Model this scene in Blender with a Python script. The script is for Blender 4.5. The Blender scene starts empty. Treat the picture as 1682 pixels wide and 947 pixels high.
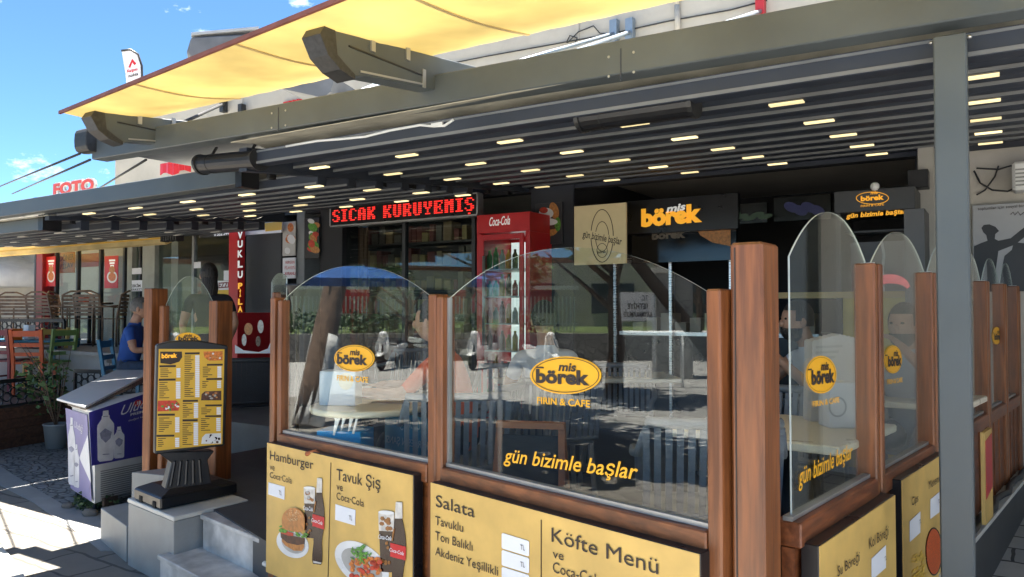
import bpy, bmesh, math, random
from mathutils import Vector, Matrix
random.seed(7)
R = math.radians
S = bpy.context.scene
COL = S.collection

# ---------------------------------------------------------------- camera
F, YAW, PITCH, EZ = 1280.0, R(32.48), math.atan(34.5 / 1280), 1.7
cam = bpy.data.cameras.new('camera')
cam.sensor_width = 36.0
cam.lens = 36.0 * F / 1682.0
cam.clip_start, cam.clip_end = 0.03, 2000
cam_o = bpy.data.objects.new('camera', cam)
cam_o.location = (0, 0, EZ)
cam_o.rotation_euler = (R(90) + PITCH, 0, YAW)
COL.objects.link(cam_o)
S.camera = cam_o

# ---------------------------------------------------------------- sky, sun, exposure
SUN = Vector((-0.2, 0.62, 3.0)).normalized()
W = bpy.data.worlds.new('World')
S.world = W
W.use_nodes = True
nt = W.node_tree
for n in list(nt.nodes):
    nt.nodes.remove(n)
wo = nt.nodes.new('ShaderNodeOutputWorld')
bg = nt.nodes.new('ShaderNodeBackground')
sk = nt.nodes.new('ShaderNodeTexSky')
sk.sky_type = 'NISHITA'
sk.sun_disc = False
sk.sun_elevation = math.asin(SUN.z)
sk.sun_rotation = math.atan2(SUN.x, SUN.y)
sk.air_density, sk.dust_density, sk.ozone_density, sk.altitude = 0.65, 0.0, 1.6, 1500
tcw = nt.nodes.new('ShaderNodeTexCoord')
mpw = nt.nodes.new('ShaderNodeMapping')
mpw.inputs['Scale'].default_value = (1, 1, 2.0)
nzw = nt.nodes.new('ShaderNodeTexNoise')
nzw.inputs['Scale'].default_value = 9.0
nzw.inputs['Detail'].default_value = 9
nzw.inputs['Roughness'].default_value = 0.62
rpw = nt.nodes.new('ShaderNodeValToRGB')
rpw.color_ramp.elements[0].position = 0.55
rpw.color_ramp.elements[1].position = 0.72
mxw = nt.nodes.new('ShaderNodeMix')
mxw.data_type = 'RGBA'
mxw.inputs['B'].default_value = (9.0, 9.3, 9.8, 1)
L = nt.links.new
L(tcw.outputs['Generated'], mpw.inputs['Vector'])
L(mpw.outputs['Vector'], nzw.inputs['Vector'])
L(nzw.outputs['Fac'], rpw.inputs['Fac'])
L(rpw.outputs['Color'], mxw.inputs['Factor'])
tnw = nt.nodes.new('ShaderNodeMix'); tnw.data_type = 'RGBA'; tnw.blend_type = 'MULTIPLY'; tnw.inputs['Factor'].default_value = 1
tnw.inputs['B'].default_value = (.66, .90, 1.0, 1)
L(sk.outputs['Color'], tnw.inputs['A'])
L(tnw.outputs['Result'], mxw.inputs['A'])
L(mxw.outputs['Result'], bg.inputs['Color'])
bg.inputs['Strength'].default_value = 0.054
L(bg.outputs['Background'], wo.inputs['Surface'])
sl = bpy.data.lights.new('sun', 'SUN')
sl.energy, sl.angle, sl.color = 5.0, R(0.53), (1.0, 0.95, 0.87)
so = bpy.data.objects.new('sun', sl)
so.rotation_euler = SUN.to_track_quat('Z', 'Y').to_euler()
so.location = SUN * 30
COL.objects.link(so)
S.view_settings.view_transform = 'Standard'
S.view_settings.look = 'None'
S.view_settings.gamma = 1
S.view_settings.use_curve_mapping = False
S.view_settings.exposure = 2.6
S.cycles.transparent_max_bounces = 32
S.cycles.max_bounces = 10
S.cycles.use_denoising = True
S.cycles.sample_clamp_indirect = 6.0

# ---------------------------------------------------------------- picture point -> place in the world
CAMP = Vector((0, 0, EZ))
def ray(px, py):
    x, z = (px - 841) / F, (473.5 - py) / F
    y = math.cos(PITCH) - z * math.sin(PITCH)
    z = math.sin(PITCH) + z * math.cos(PITCH)
    return Vector((math.cos(YAW) * x - math.sin(YAW) * y, math.sin(YAW) * x + math.cos(YAW) * y, z))
def onY(px, py, Y): r = ray(px, py); return CAMP + r * (Y / r.y)
def onX(px, py, X): r = ray(px, py); return CAMP + r * (X / r.x)
def onZ(px, py, Z): r = ray(px, py); return CAMP + r * ((Z - EZ) / r.z)
def onD(px, py, d): return CAMP + ray(px, py) * d
class Plane:                                        # a flat face: origin, normal towards the viewer
    def __init__(s, o, n):
        s.o, s.n = Vector(o), Vector(n).normalized()
    def px(s, x, y, e=0.0):
        r = ray(x, y); o = s.o + s.n * e
        return CAMP + r * ((o - CAMP).dot(s.n) / r.dot(s.n))
    def off(s, e): return Plane(s.o + s.n * e, s.n)
def vplane(a, b, e=0.0):                             # upright plane through a and b, facing the camera
    a, b = Vector(a), Vector(b)
    n = Vector((b.y - a.y, a.x - b.x, 0)).normalized()
    if n.dot(CAMP - a) < 0: n = -n
    return Plane(a + n * e, n)
YP = lambda Y: Plane((0, Y, 0), (0, -1, 0))

# ---------------------------------------------------------------- materials
MATS = {}
def nodes(m):
    m.use_nodes = True
    t = m.node_tree
    return t, t.nodes['Principled BSDF'], t.nodes['Material Output']
def mat(name, col, rough=0.6, metal=0.0, var=0.15, scale=6.0, bump=0.0, bscale=60.0, stretch=(1, 1, 1), emit=0.0, ecol=None, spec=0.5, coat=0.0, rot=0.0, dirt=0.0):
    if name in MATS: return MATS[name]
    m = bpy.data.materials.new(name)
    t, b, o = nodes(m)
    k = t.links.new
    tc = t.nodes.new('ShaderNodeTexCoord')
    mp = t.nodes.new('ShaderNodeMapping')
    mp.inputs['Scale'].default_value = stretch
    mp.inputs['Rotation'].default_value = (0, 0, rot)
    k(tc.outputs['Object'], mp.inputs['Vector'])
    nz = t.nodes.new('ShaderNodeTexNoise')
    nz.inputs['Scale'].default_value = scale
    nz.inputs['Detail'].default_value = 5
    k(mp.outputs['Vector'], nz.inputs['Vector'])
    rp = t.nodes.new('ShaderNodeValToRGB')
    c = Vector(col)
    lo, hi = c * (1 - var), c * (1 + var)
    rp.color_ramp.elements[0].position, rp.color_ramp.elements[1].position = 0.3, 0.7
    rp.color_ramp.elements[0].color = (*lo, 1)
    rp.color_ramp.elements[1].color = (min(hi.x, 1), min(hi.y, 1), min(hi.z, 1), 1)
    k(nz.outputs['Fac'], rp.inputs['Fac'])
    out = rp.outputs['Color']
    if dirt:
        n2 = t.nodes.new('ShaderNodeTexNoise')
        n2.inputs['Scale'].default_value = 2.3
        n2.inputs['Detail'].default_value = 9
        n2.inputs['Roughness'].default_value = 0.7
        k(tc.outputs['Object'], n2.inputs['Vector'])
        r2 = t.nodes.new('ShaderNodeValToRGB')
        r2.color_ramp.elements[0].position, r2.color_ramp.elements[1].position = 0.45, 0.72
        k(n2.outputs['Fac'], r2.inputs['Fac'])
        mu = t.nodes.new('ShaderNodeMath'); mu.operation = 'MULTIPLY'
        mu.inputs[1].default_value = dirt
        k(r2.outputs['Color'], mu.inputs[0])
        mx = t.nodes.new('ShaderNodeMix'); mx.data_type = 'RGBA'
        k(mu.outputs[0], mx.inputs['Factor']); k(out, mx.inputs['A'])
        mx.inputs['B'].default_value = (c.x * .45 + .03, c.y * .43 + .027, c.z * .4 + .02, 1)
        out = mx.outputs['Result']
    k(out, b.inputs['Base Color'])
    b.inputs['Metallic'].default_value = metal
    b.inputs['Specular IOR Level'].default_value = spec
    rr = t.nodes.new('ShaderNodeMapRange')
    rr.inputs['To Min'].default_value = max(rough - .1, .02)
    rr.inputs['To Max'].default_value = min(rough + .1, 1)
    k(nz.outputs['Fac'], rr.inputs['Value'])
    k(rr.outputs['Result'], b.inputs['Roughness'])
    if coat:
        b.inputs['Coat Weight'].default_value = coat
        b.inputs['Coat Roughness'].default_value = 0.15
    if bump:
        n3 = t.nodes.new('ShaderNodeTexNoise')
        n3.inputs['Scale'].default_value = bscale
        n3.inputs['Detail'].default_value = 4
        k(mp.outputs['Vector'], n3.inputs['Vector'])
        bp = t.nodes.new('ShaderNodeBump')
        bp.inputs['Strength'].default_value = bump
        bp.inputs['Distance'].default_value = 0.01
        k(n3.outputs['Fac'], bp.inputs['Height'])
        k(bp.outputs['Normal'], b.inputs['Normal'])
    if emit:
        b.inputs['Emission Color'].default_value = (*(ecol or col), 1)
        b.inputs['Emission Strength'].default_value = emit
    MATS[name] = m
    return m
def wood(name, col, stretch, rot=0.0, var=.32, rough=.42):
    m = mat(name, col, rough, var=var, scale=2.2, stretch=stretch, bump=.12, bscale=5.0, coat=.08, rot=rot)
    t = m.node_tree                                   # a few dark knots and long growth streaks over the fine grain
    b = t.nodes['Principled BSDF']; k = t.links.new
    src = b.inputs['Base Color'].links[0].from_socket
    wv = t.nodes.new('ShaderNodeTexNoise')
    wv.inputs['Scale'].default_value = 0.9
    wv.inputs['Detail'].default_value = 8
    wv.inputs['Distortion'].default_value = 1.2
    k(t.nodes['Mapping'].outputs['Vector'], wv.inputs['Vector'])
    rp = t.nodes.new('ShaderNodeValToRGB')
    rp.color_ramp.elements[0].position, rp.color_ramp.elements[1].position = .35, .62
    rp.color_ramp.elements[0].color = (.66, .60, .56, 1)
    rp.color_ramp.elements[1].color = (1.08, 1.05, 1.0, 1)
    k(wv.outputs['Fac'], rp.inputs['Fac'])
    mx = t.nodes.new('ShaderNodeMix'); mx.data_type = 'RGBA'; mx.blend_type = 'MULTIPLY'
    mx.inputs['Factor'].default_value = 1
    k(src, mx.inputs['A']); k(rp.outputs['Color'], mx.inputs['B'])
    k(mx.outputs['Result'], b.inputs['Base Color'])
    return m
def glass_mat(name, tint, ior=1.55):
    m = bpy.data.materials.new(name)
    t, b, o = nodes(m)
    t.nodes.remove(b)
    k = t.links.new
    tr = t.nodes.new('ShaderNodeBsdfTransparent'); tr.inputs['Color'].default_value = (*tint, 1)
    gl = t.nodes.new('ShaderNodeBsdfGlossy'); gl.inputs['Roughness'].default_value = 0.0
    gl.inputs['Color'].default_value = (1, 1, 1, 1)
    fr = t.nodes.new('ShaderNodeFresnel')
    ge = t.nodes.new('ShaderNodeNewGeometry')
    mr = t.nodes.new('ShaderNodeMapRange')            # same reflectance from either side of a thin sheet
    mr.inputs['To Min'].default_value, mr.inputs['To Max'].default_value = ior, 1 / ior
    k(ge.outputs['Backfacing'], mr.inputs['Value'])
    k(mr.outputs['Result'], fr.inputs['IOR'])
    mx = t.nodes.new('ShaderNodeMixShader')
    k(fr.outputs['Fac'], mx.inputs['Fac']); k(tr.outputs['BSDF'], mx.inputs[1]); k(gl.outputs['BSDF'], mx.inputs[2])
    tc = t.nodes.new('ShaderNodeTexCoord')            # a thin film of street dust and wiping marks
    n1 = t.nodes.new('ShaderNodeTexNoise'); n1.inputs['Scale'].default_value = 3.5; n1.inputs['Detail'].default_value = 10; n1.inputs['Roughness'].default_value = .7; n1.inputs['Distortion'].default_value = 1.5
    k(tc.outputs['Object'], n1.inputs['Vector'])
    m1 = t.nodes.new('ShaderNodeMapRange'); m1.inputs['From Min'].default_value = .4; m1.inputs['From Max'].default_value = .75; m1.inputs['To Min'].default_value = .001; m1.inputs['To Max'].default_value = .009
    k(n1.outputs['Fac'], m1.inputs['Value'])
    df = t.nodes.new('ShaderNodeBsdfDiffuse'); df.inputs['Color'].default_value = (.5, .48, .45, 1)
    m3 = t.nodes.new('ShaderNodeMixShader'); k(m1.outputs['Result'], m3.inputs['Fac']); k(mx.outputs['Shader'], m3.inputs[1]); k(df.outputs['BSDF'], m3.inputs[2])
    k(m3.outputs['Shader'], o.inputs['Surface'])
    MATS[name] = m
    return m
def fabric_mat(name, col, trans=.5, scale=3.0, seams=None):
    m = bpy.data.materials.new(name)
    t, b, o = nodes(m)
    k = t.links.new
    tc = t.nodes.new('ShaderNodeTexCoord')
    nz = t.nodes.new('ShaderNodeTexNoise'); nz.inputs['Scale'].default_value = scale; nz.inputs['Detail'].default_value = 6
    k(tc.outputs['Object'], nz.inputs['Vector'])
    rp = t.nodes.new('ShaderNodeValToRGB')
    rp.color_ramp.elements[0].color = (*[c * .82 for c in col], 1)
    rp.color_ramp.elements[1].color = (*[min(c * 1.12, 1) for c in col], 1)
    rp.color_ramp.elements[0].position, rp.color_ramp.elements[1].position = .35, .65
    k(nz.outputs['Fac'], rp.inputs['Fac'])
    k(rp.outputs['Color'], b.inputs['Base Color'])
    b.inputs['Roughness'].default_value = .8
    tl = t.nodes.new('ShaderNodeBsdfTranslucent')
    k(rp.outputs['Color'], tl.inputs['Color'])
    mx = t.nodes.new('ShaderNodeMixShader'); mx.inputs['Fac'].default_value = trans
    k(b.outputs['BSDF'], mx.inputs[1]); k(tl.outputs['BSDF'], mx.inputs[2])
    k(mx.outputs['Shader'], o.inputs['Surface'])
    MATS[name] = m
    return m
def cells_mat(name, col, joint, scale, bump=.5, jw=.06, var=.2, rough=.85, stretch=(1, 1, 1), brick=None):
    """paving: irregular cells (Voronoi) or coursed bricks, with joints"""
    m = bpy.data.materials.new(name)
    t, b, o = nodes(m)
    k = t.links.new
    tc = t.nodes.new('ShaderNodeTexCoord')
    mp = t.nodes.new('ShaderNodeMapping'); mp.inputs['Scale'].default_value = stretch
    k(tc.outputs['Object'], mp.inputs['Vector'])
    # bend the joints a little
    nz0 = t.nodes.new('ShaderNodeTexNoise'); nz0.inputs['Scale'].default_value = 3.0
    k(mp.outputs['Vector'], nz0.inputs['Vector'])
    ad = t.nodes.new('ShaderNodeMix'); ad.data_type = 'RGBA'; ad.blend_type = 'LINEAR_LIGHT'; ad.inputs['Factor'].default_value = .05
    k(mp.outputs['Vector'], ad.inputs['A']); k(nz0.outputs['Color'], ad.inputs['B'])
    nz = t.nodes.new('ShaderNodeTexNoise'); nz.inputs['Scale'].default_value = 1.1; nz.inputs['Detail'].default_value = 8
    nz.inputs['Roughness'].default_value = .65
    k(tc.outputs['Object'], nz.inputs['Vector'])
    c = Vector(col)
    rp = t.nodes.new('ShaderNodeValToRGB')
    rp.color_ramp.elements[0].position, rp.color_ramp.elements[1].position = .3, .7
    rp.color_ramp.elements[0].color = (*(c * (1 - var)), 1)
    rp.color_ramp.elements[1].color = (*(c * (1 + var)), 1)
    k(nz.outputs['Fac'], rp.inputs['Fac'])
    if brick:
        br = t.nodes.new('ShaderNodeTexBrick')
        br.inputs['Scale'].default_value = 1.0
        br.inputs['Brick Width'].default_value, br.inputs['Row Height'].default_value = brick
        br.inputs['Mortar Size'].default_value = jw
        br.inputs['Mortar Smooth'].default_value = .2
        br.inputs['Color1'].default_value = (1, 1, 1, 1); br.inputs['Color2'].default_value = (.82, .82, .82, 1)
        br.inputs['Mortar'].default_value = (0, 0, 0, 1)
        k(ad.outputs['Result'], br.inputs['Vector'])
        cell, tone = br.outputs['Fac'], br.outputs['Color']
        inv = t.nodes.new('ShaderNodeMath'); inv.operation = 'SUBTRACT'; inv.inputs[0].default_value = 1.0
        k(cell, inv.inputs[1]); mask = inv.outputs[0]
    else:
        vo = t.nodes.new('ShaderNodeTexVoronoi'); vo.feature = 'DISTANCE_TO_EDGE'; vo.inputs['Scale'].default_value = scale
        v2 = t.nodes.new('ShaderNodeTexVoronoi'); v2.inputs['Scale'].default_value = scale
        k(ad.outputs['Result'], vo.inputs['Vector']); k(ad.outputs['Result'], v2.inputs['Vector'])
        ss = t.nodes.new('ShaderNodeMapRange'); ss.inputs['From Max'].default_value = jw
        k(vo.outputs['Distance'], ss.inputs['Value']); mask = ss.outputs['Result']
        bw = t.nodes.new('ShaderNodeMapRange')
        bw.inputs['To Min'].default_value, bw.inputs['To Max'].default_value = .8, 1.12
        sp = t.nodes.new('ShaderNodeSeparateColor'); k(v2.outputs['Color'], sp.inputs['Color'])
        k(sp.outputs['Red'], bw.inputs['Value']); tone = bw.outputs['Result']
    ml = t.nodes.new('ShaderNodeMix'); ml.data_type = 'RGBA'; ml.blend_type = 'MULTIPLY'; ml.inputs['Factor'].default_value = .8
    k(rp.outputs['Color'], ml.inputs['A']); k(tone, ml.inputs['B'])
    mx = t.nodes.new('ShaderNodeMix'); mx.data_type = 'RGBA'
    mx.inputs['A'].default_value = (*joint, 1)
    k(mask, mx.inputs['Factor']); k(ml.outputs['Result'], mx.inputs['B'])
    k(mx.outputs['Result'], b.inputs['Base Color'])
    b.inputs['Roughness'].default_value = rough
    n3 = t.nodes.new('ShaderNodeTexNoise'); n3.inputs['Scale'].default_value = 40; n3.inputs['Detail'].default_value = 4
    k(tc.outputs['Object'], n3.inputs['Vector'])
    sm = t.nodes.new('ShaderNodeMath'); sm.operation = 'MULTIPLY_ADD'; sm.inputs[1].default_value = .25
    k(n3.outputs['Fac'], sm.inputs[0]); k(mask, sm.inputs[2])
    bp = t.nodes.new('ShaderNodeBump'); bp.inputs['Strength'].default_value = bump; bp.inputs['Distance'].default_value = .02
    k(sm.outputs[0], bp.inputs['Height']); k(bp.outputs['Normal'], b.inputs['Normal'])
    MATS[name] = m
    return m

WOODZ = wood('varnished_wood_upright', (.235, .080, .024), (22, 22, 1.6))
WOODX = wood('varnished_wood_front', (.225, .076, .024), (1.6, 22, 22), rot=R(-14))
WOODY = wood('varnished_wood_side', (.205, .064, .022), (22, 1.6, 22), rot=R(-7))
DECKW = wood('weathered_deck_wood', (.10, .045, .025), (1.6, 12, 18), rough=.7)
CHAIRW = wood('teak_slats', (.17, .11, .07), (6, 6, 6), rough=.6)
GREY = mat('anthracite_powder_coat', (.080, .094, .100), .42, var=.12, scale=3, bump=.03, bscale=300, dirt=.22)
SLAT = mat('slat_profile_blue_grey', (.028, .035, .052), .5, var=.12, scale=3)
SLATLIP = mat('slat_edge_grey', (.17, .175, .18), .4, var=.1)
BLACK = mat('black_plastic', (.012, .012, .014), .38, var=.2, scale=8, bump=.03, bscale=300)
BOXBLK = mat('black_sign_case', (.010, .010, .012), .3, var=.1)
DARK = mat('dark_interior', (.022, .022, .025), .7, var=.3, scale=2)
STEEL = mat('brushed_steel', (.55, .55, .55), .28, metal=1, var=.08, scale=4, stretch=(1, 1, 30))
ALU = mat('aluminium_strip', (.45, .45, .44), .4, metal=.7, var=.1)
STRUT = mat('galvanised_strut', (.30, .36, .42), .4, metal=.5, var=.12)
CREAM = mat('cream_render_wall', (.50, .46, .40), .85, var=.07, scale=1.5, bump=.15, bscale=35, dirt=.25)
WHITE = mat('white_plastic', (.78, .78, .76), .4, var=.04, scale=5, dirt=.12)
WHITEP = mat('white_paper', (.78, .78, .80), .6, var=.03)
GOLD = mat('golden_print', (.66, .42, .115), .5, var=.16, scale=5, dirt=.0)
MENUY = mat('menu_yellow', (.68, .40, .035), .45, var=.05, scale=4)
LOGOY = mat('logo_yellow', (.85, .42, .012), .5, var=.03)
SIGNO = mat('sign_orange_letters', (.85, .38, .02), .5, var=.03, emit=.10, ecol=(1, .45, .03))
SIGNW = mat('sign_white_letters', (.8, .8, .78), .5, var=.02, emit=.06)
INK = mat('dark_brown_ink', (.035, .022, .016), .6, var=.1)
YFAB = fabric_mat('yellow_awning_fabric', (.62, .53, .29), .5, 1.4)
VALF = fabric_mat('cream_yellow_valance', (.75, .62, .32), .45, 2)
PLEAT = fabric_mat('pergola_roof_fabric', (.46, .44, .37), .10, 5)
REDB = mat('red_brown_hem', (.22, .075, .055), .6, var=.2)
RED = mat('signal_red', (.55, .018, .022), .35, var=.08)
REDL = mat('red_led_dots', (.8, .02, .02), .5, emit=.22, ecol=(1, .03, .02))
LED = mat('warm_light_strip', (.9, .75, .45), .4, emit=.22, ecol=(1, .80, .40))
_t = LED.node_tree; _oi = _t.nodes.new('ShaderNodeObjectInfo'); _mr = _t.nodes.new('ShaderNodeMapRange'); _mr.inputs['To Min'].default_value, _mr.inputs['To Max'].default_value = .13, .30
_t.links.new(_oi.outputs['Random'], _mr.inputs['Value']); _t.links.new(_mr.outputs['Result'], _t.nodes['Principled BSDF'].inputs['Emission Strength'])
OFFL = mat('unlit_light_strip', (.62, .60, .54), .4, var=.03)
GLASS = glass_mat('clear_screen_glass', (.94, .97, .955), 1.52)
WGLASS = glass_mat('shop_window_glass', (.82, .87, .86), 1.5)
GEDGE = mat('polished_glass_edge', (.62, .68, .64), .15, var=.1, emit=0)
STONE = mat('grey_stone_cladding', (.31, .31, .295), .5, var=.16, scale=3, dirt=.35, bump=.06, bscale=80)
STONED = mat('dark_stone_cladding', (.06, .062, .064), .5, var=.2, scale=4, dirt=.3)
MARB = mat('veined_marble_step', (.56, .54, .51), .45, var=.34, scale=7, bump=.05, bscale=30, dirt=.55)
SLAB = mat('white_marble_slab', (.66, .63, .56), .5, var=.08, scale=6, dirt=.2)
TABLE = mat('cream_table_top', (.80, .71, .55), .3, var=.06, scale=5)
RATTAN = mat('grey_woven_plastic', (.17, .185, .205), .5, var=.15, scale=30, bump=.4, bscale=140)
RATTAND = mat('black_woven_plastic', (.018, .022, .03), .5, var=.15, scale=30, bump=.4, bscale=140)
SKIN = mat('skin', (.40, .22, .14), .55, var=.22, scale=14, bump=.25, bscale=50)
HAIR = mat('dark_hair', (.022, .016, .012), .6, var=.5, scale=60, bump=1.0, bscale=90, stretch=(1, 1, .3))
GREYH = mat('grey_hair', (.12, .11, .10), .6, var=.3, scale=40)
LEAF = mat('leaf_green', (.06, .12, .03), .55, var=.45, scale=9)
LEAFD = mat('leaf_dark_green', (.035, .075, .022), .55, var=.45, scale=9)
BARK = mat('bark', (.14, .09, .06), .9, var=.35, scale=9, bump=.6, bscale=18)
ASPH = mat('asphalt', (.11, .11, .112), .9, var=.2, scale=.5, bump=.3, bscale=70)
CONC = mat('worn_concrete', (.30, .30, .29), .85, var=.2, scale=1.4, bump=.25, bscale=40, dirt=.35)
PAVE = cells_mat('pale_clay_pavers', (.215, .195, .165), (.085, .077, .066), 1, bump=.35, jw=.012, var=.16, brick=(.46, .30))
COBB = cells_mat('dark_cobbles', (.24, .24, .235), (.045, .045, .045), 9, bump=.9, jw=.10, var=.25, stretch=(1, 1.6, 1))
PAVG = cells_mat('grey_street_pavers', (.40, .39, .365), (.07, .068, .064), 1, bump=.4, jw=.012, var=.18, brick=(.5, .28))
TILE = cells_mat('dark_floor_tiles', (.062, .064, .066), (.08, .08, .08), 1, bump=.1, jw=.006, var=.15, rough=.6, brick=(.6, .6))
BRICK = cells_mat('grey_brick_tiles', (.26, .26, .27), (.8, .8, .8), 1, bump=.3, jw=.012, var=.2, brick=(.26, .085))
GRASS = mat('lawn', (.10, .14, .04), .9, var=.4, scale=2, bump=.5, bscale=60)
def paint(name, c, rough=.45, **k): return mat(name, c, rough, **({'var': .08} | k))

# ---------------------------------------------------------------- mesh building
class MB:
    def __init__(s): s.v, s.f, s.m, s.sm = [], [], [], []
    def add(s, vs, fs, mi=0, M=None, smooth=False):
        b = len(s.v)
        s.v += [(M @ Vector(v)) if M else Vector(v) for v in vs]
        for f in fs:
            s.f.append([i + b for i in f]); s.m.append(mi); s.sm.append(smooth)
        return s
    def box(s, x0, x1, y0, y1, z0, z1, mi=0, M=None):
        return s.add([(x0, y0, z0), (x1, y0, z0), (x1, y1, z0), (x0, y1, z0), (x0, y0, z1), (x1, y0, z1), (x1, y1, z1), (x0, y1, z1)],
                     [(0, 3, 2, 1), (4, 5, 6, 7), (0, 1, 5, 4), (1, 2, 6, 5), (2, 3, 7, 6), (3, 0, 4, 7)], mi, M)
    def hexa(s, a, mi=0):                             # eight corners: bottom loop, then top loop
        return s.add(a, [(0, 3, 2, 1), (4, 5, 6, 7), (0, 1, 5, 4), (1, 2, 6, 5), (2, 3, 7, 6), (3, 0, 4, 7)], mi)
    def prism(s, pts, d, mi=0, side=None):            # 3D outline pushed along d
        n = len(pts); d = Vector(d); p = [Vector(q) for q in pts]
        b = len(s.v)
        s.v += p + [q + d for q in p]
        s.f.append([b + i for i in range(n)]); s.m.append(mi); s.sm.append(False)
        s.f.append([b + n + i for i in reversed(range(n))]); s.m.append(mi); s.sm.append(False)
        for i in range(n):
            j = (i + 1) % n
            s.f.append([b + j, b + i, b + n + i, b + n + j]); s.m.append(mi if side is None else side); s.sm.append(False)
        return s
    def bar(s, a, b, w, h=None, mi=0, up=(0, 0, 1)):   # square bar from a to b
        a, b = Vector(a), Vector(b); h = h or w
        t = (b - a).normalized(); u = Vector(up)
        if abs(t.dot(u)) > .98: u = Vector((0, 1, 0))
        x = t.cross(u).normalized() * (w / 2); y = x.cross(t).normalized() * (h / 2)
        return s.hexa([a - x - y, a + x - y, a + x + y, a - x + y, b - x - y, b + x - y, b + x + y, b - x + y], mi)
    def tube(s, pts, r, n=8, mi=0, cap=True):
        pts = [Vector(p) for p in pts]; b = len(s.v)
        rs = r if isinstance(r, (list, tuple)) else [r] * len(pts)
        px = None
        for i, p in enumerate(pts):
            t = (pts[min(i + 1, len(pts) - 1)] - pts[max(i - 1, 0)]).normalized()
            if px is None:
                px = t.cross(Vector((0, 0, 1)) if abs(t.z) < .9 else Vector((1, 0, 0))).normalized()
            px = (px - t * px.dot(t)).normalized()
            py = t.cross(px)
            for k in range(n):
                a = 2 * math.pi * k / n
                s.v.append(p + (px * math.cos(a) + py * math.sin(a)) * rs[i])
        for i in range(len(pts) - 1):
            for k in range(n):
                q = (k + 1) % n
                s.f.append([b + i * n + k, b + i * n + q, b + (i + 1) * n + q, b + (i + 1) * n + k]); s.m.append(mi); s.sm.append(True)
        if cap:
            s.f.append([b + k for k in reversed(range(n))]); s.m.append(mi); s.sm.append(False)
            e = b + (len(pts) - 1) * n
            s.f.append([e + k for k in range(n)]); s.m.append(mi); s.sm.append(False)
        return s
    def lathe(s, prof, n=20, mi=0, c=(0, 0, 0), ax=None):  # (radius, height) profile about z, or about ax
        b = len(s.v); c = Vector(c)
        z = Vector(ax).normalized() if ax else Vector((0, 0, 1))
        x = z.orthogonal().normalized(); y = z.cross(x)
        for r, h in prof:
            for k in range(n):
                a = 2 * math.pi * k / n
                s.v.append(c + (x * math.cos(a) + y * math.sin(a)) * max(r, 1e-4) + z * h)
        for i in range(len(prof) - 1):
            for k in range(n):
                q = (k + 1) % n
                s.f.append([b + i * n + k, b + i * n + q, b + (i + 1) * n + q, b + (i + 1) * n + k]); s.m.append(mi); s.sm.append(True)
        s.f.append([b + k for k in reversed(range(n))]); s.m.append(mi); s.sm.append(False)
        e = b + (len(prof) - 1) * n
        s.f.append([e + k for k in range(n)]); s.m.append(mi); s.sm.append(False)
        return s
    def ball(s, c, r, n=12, mi=0, jit=0):
        c = Vector(c); r = Vector(r) if hasattr(r, '__len__') else Vector((r, r, r))
        b = len(s.v); m = max(n // 2, 3)
        for i in range(m + 1):
            th = math.pi * i / m
            for k in range(n):
                a = 2 * math.pi * k / n
                q = 1 + random.uniform(-jit, jit)
                s.v.append(c + Vector((math.sin(th) * math.cos(a) * r.x, math.sin(th) * math.sin(a) * r.y, math.cos(th) * r.z)) * q)
        for i in range(m):
            for k in range(n):
                q = (k + 1) % n
                s.f.append([b + i * n + k, b + (i + 1) * n + k, b + (i + 1) * n + q, b + i * n + q]); s.m.append(mi); s.sm.append(True)
        return s
    def build(s, name, mats, parent=None, bevel=0.0, **tags):
        me = bpy.data.meshes.new(name)
        inv = Matrix.Identity(4)
        root = parent
        while root is not None and root.parent is not None: root = root.parent
        if root is not None:
            inv = (Matrix.Translation(root.location) @ Matrix.Rotation(root.rotation_euler.z, 4, 'Z')).inverted()
        me.from_pydata([tuple(inv @ v) for v in s.v], [], s.f)
        for m in (mats if isinstance(mats, (list, tuple)) else [mats]): me.materials.append(m)
        me.polygons.foreach_set('material_index', s.m)
        me.polygons.foreach_set('use_smooth', s.sm)
        bm = bmesh.new(); bm.from_mesh(me)
        bmesh.ops.recalc_face_normals(bm, faces=bm.faces)
        if bevel:
            eds = [e for e in bm.edges if len(e.link_faces) == 2 and e.calc_face_angle(0) > .6 and e.calc_length() > bevel * 2.5]
            bmesh.ops.bevel(bm, geom=eds, offset=bevel, segments=1, affect='EDGES', clamp_overlap=True)
        bm.to_mesh(me); bm.free()
        o = bpy.data.objects.new(name, me)
        COL.objects.link(o)
        if parent is not None: o.parent = parent
        for k, v in tags.items(): o[k] = v
        return o
def thing(name, label, cat, loc=(0, 0, 0), rz=0.0, group=None):
    o = bpy.data.objects.new(name, None)
    o.location = loc; o.rotation_euler = (0, 0, rz); o.empty_display_size = .2
    o['label'], o['category'] = label, cat
    if group: o['group'] = group
    COL.objects.link(o)
    return o
def tag(o, label, cat, group=None):
    o['label'], o['category'] = label, cat
    if group: o['group'] = group
    return o
def struct(mb, name, m, **k): return mb.build(name, m, kind='structure', **k)
def kids(o): return [c for c in COL.objects if c.parent == o]
def copy_tree(o, loc=None, rz=None, label=None, parent=None, kidmap=None):
    c = o.copy(); COL.objects.link(c)
    if loc is not None: c.location = loc
    if rz is not None: c.rotation_euler = (0, 0, rz)
    if label: c['label'] = label
    if parent is not None: c.parent = parent
    for ch in kids(o): copy_tree(ch, parent=c)
    return c

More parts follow.
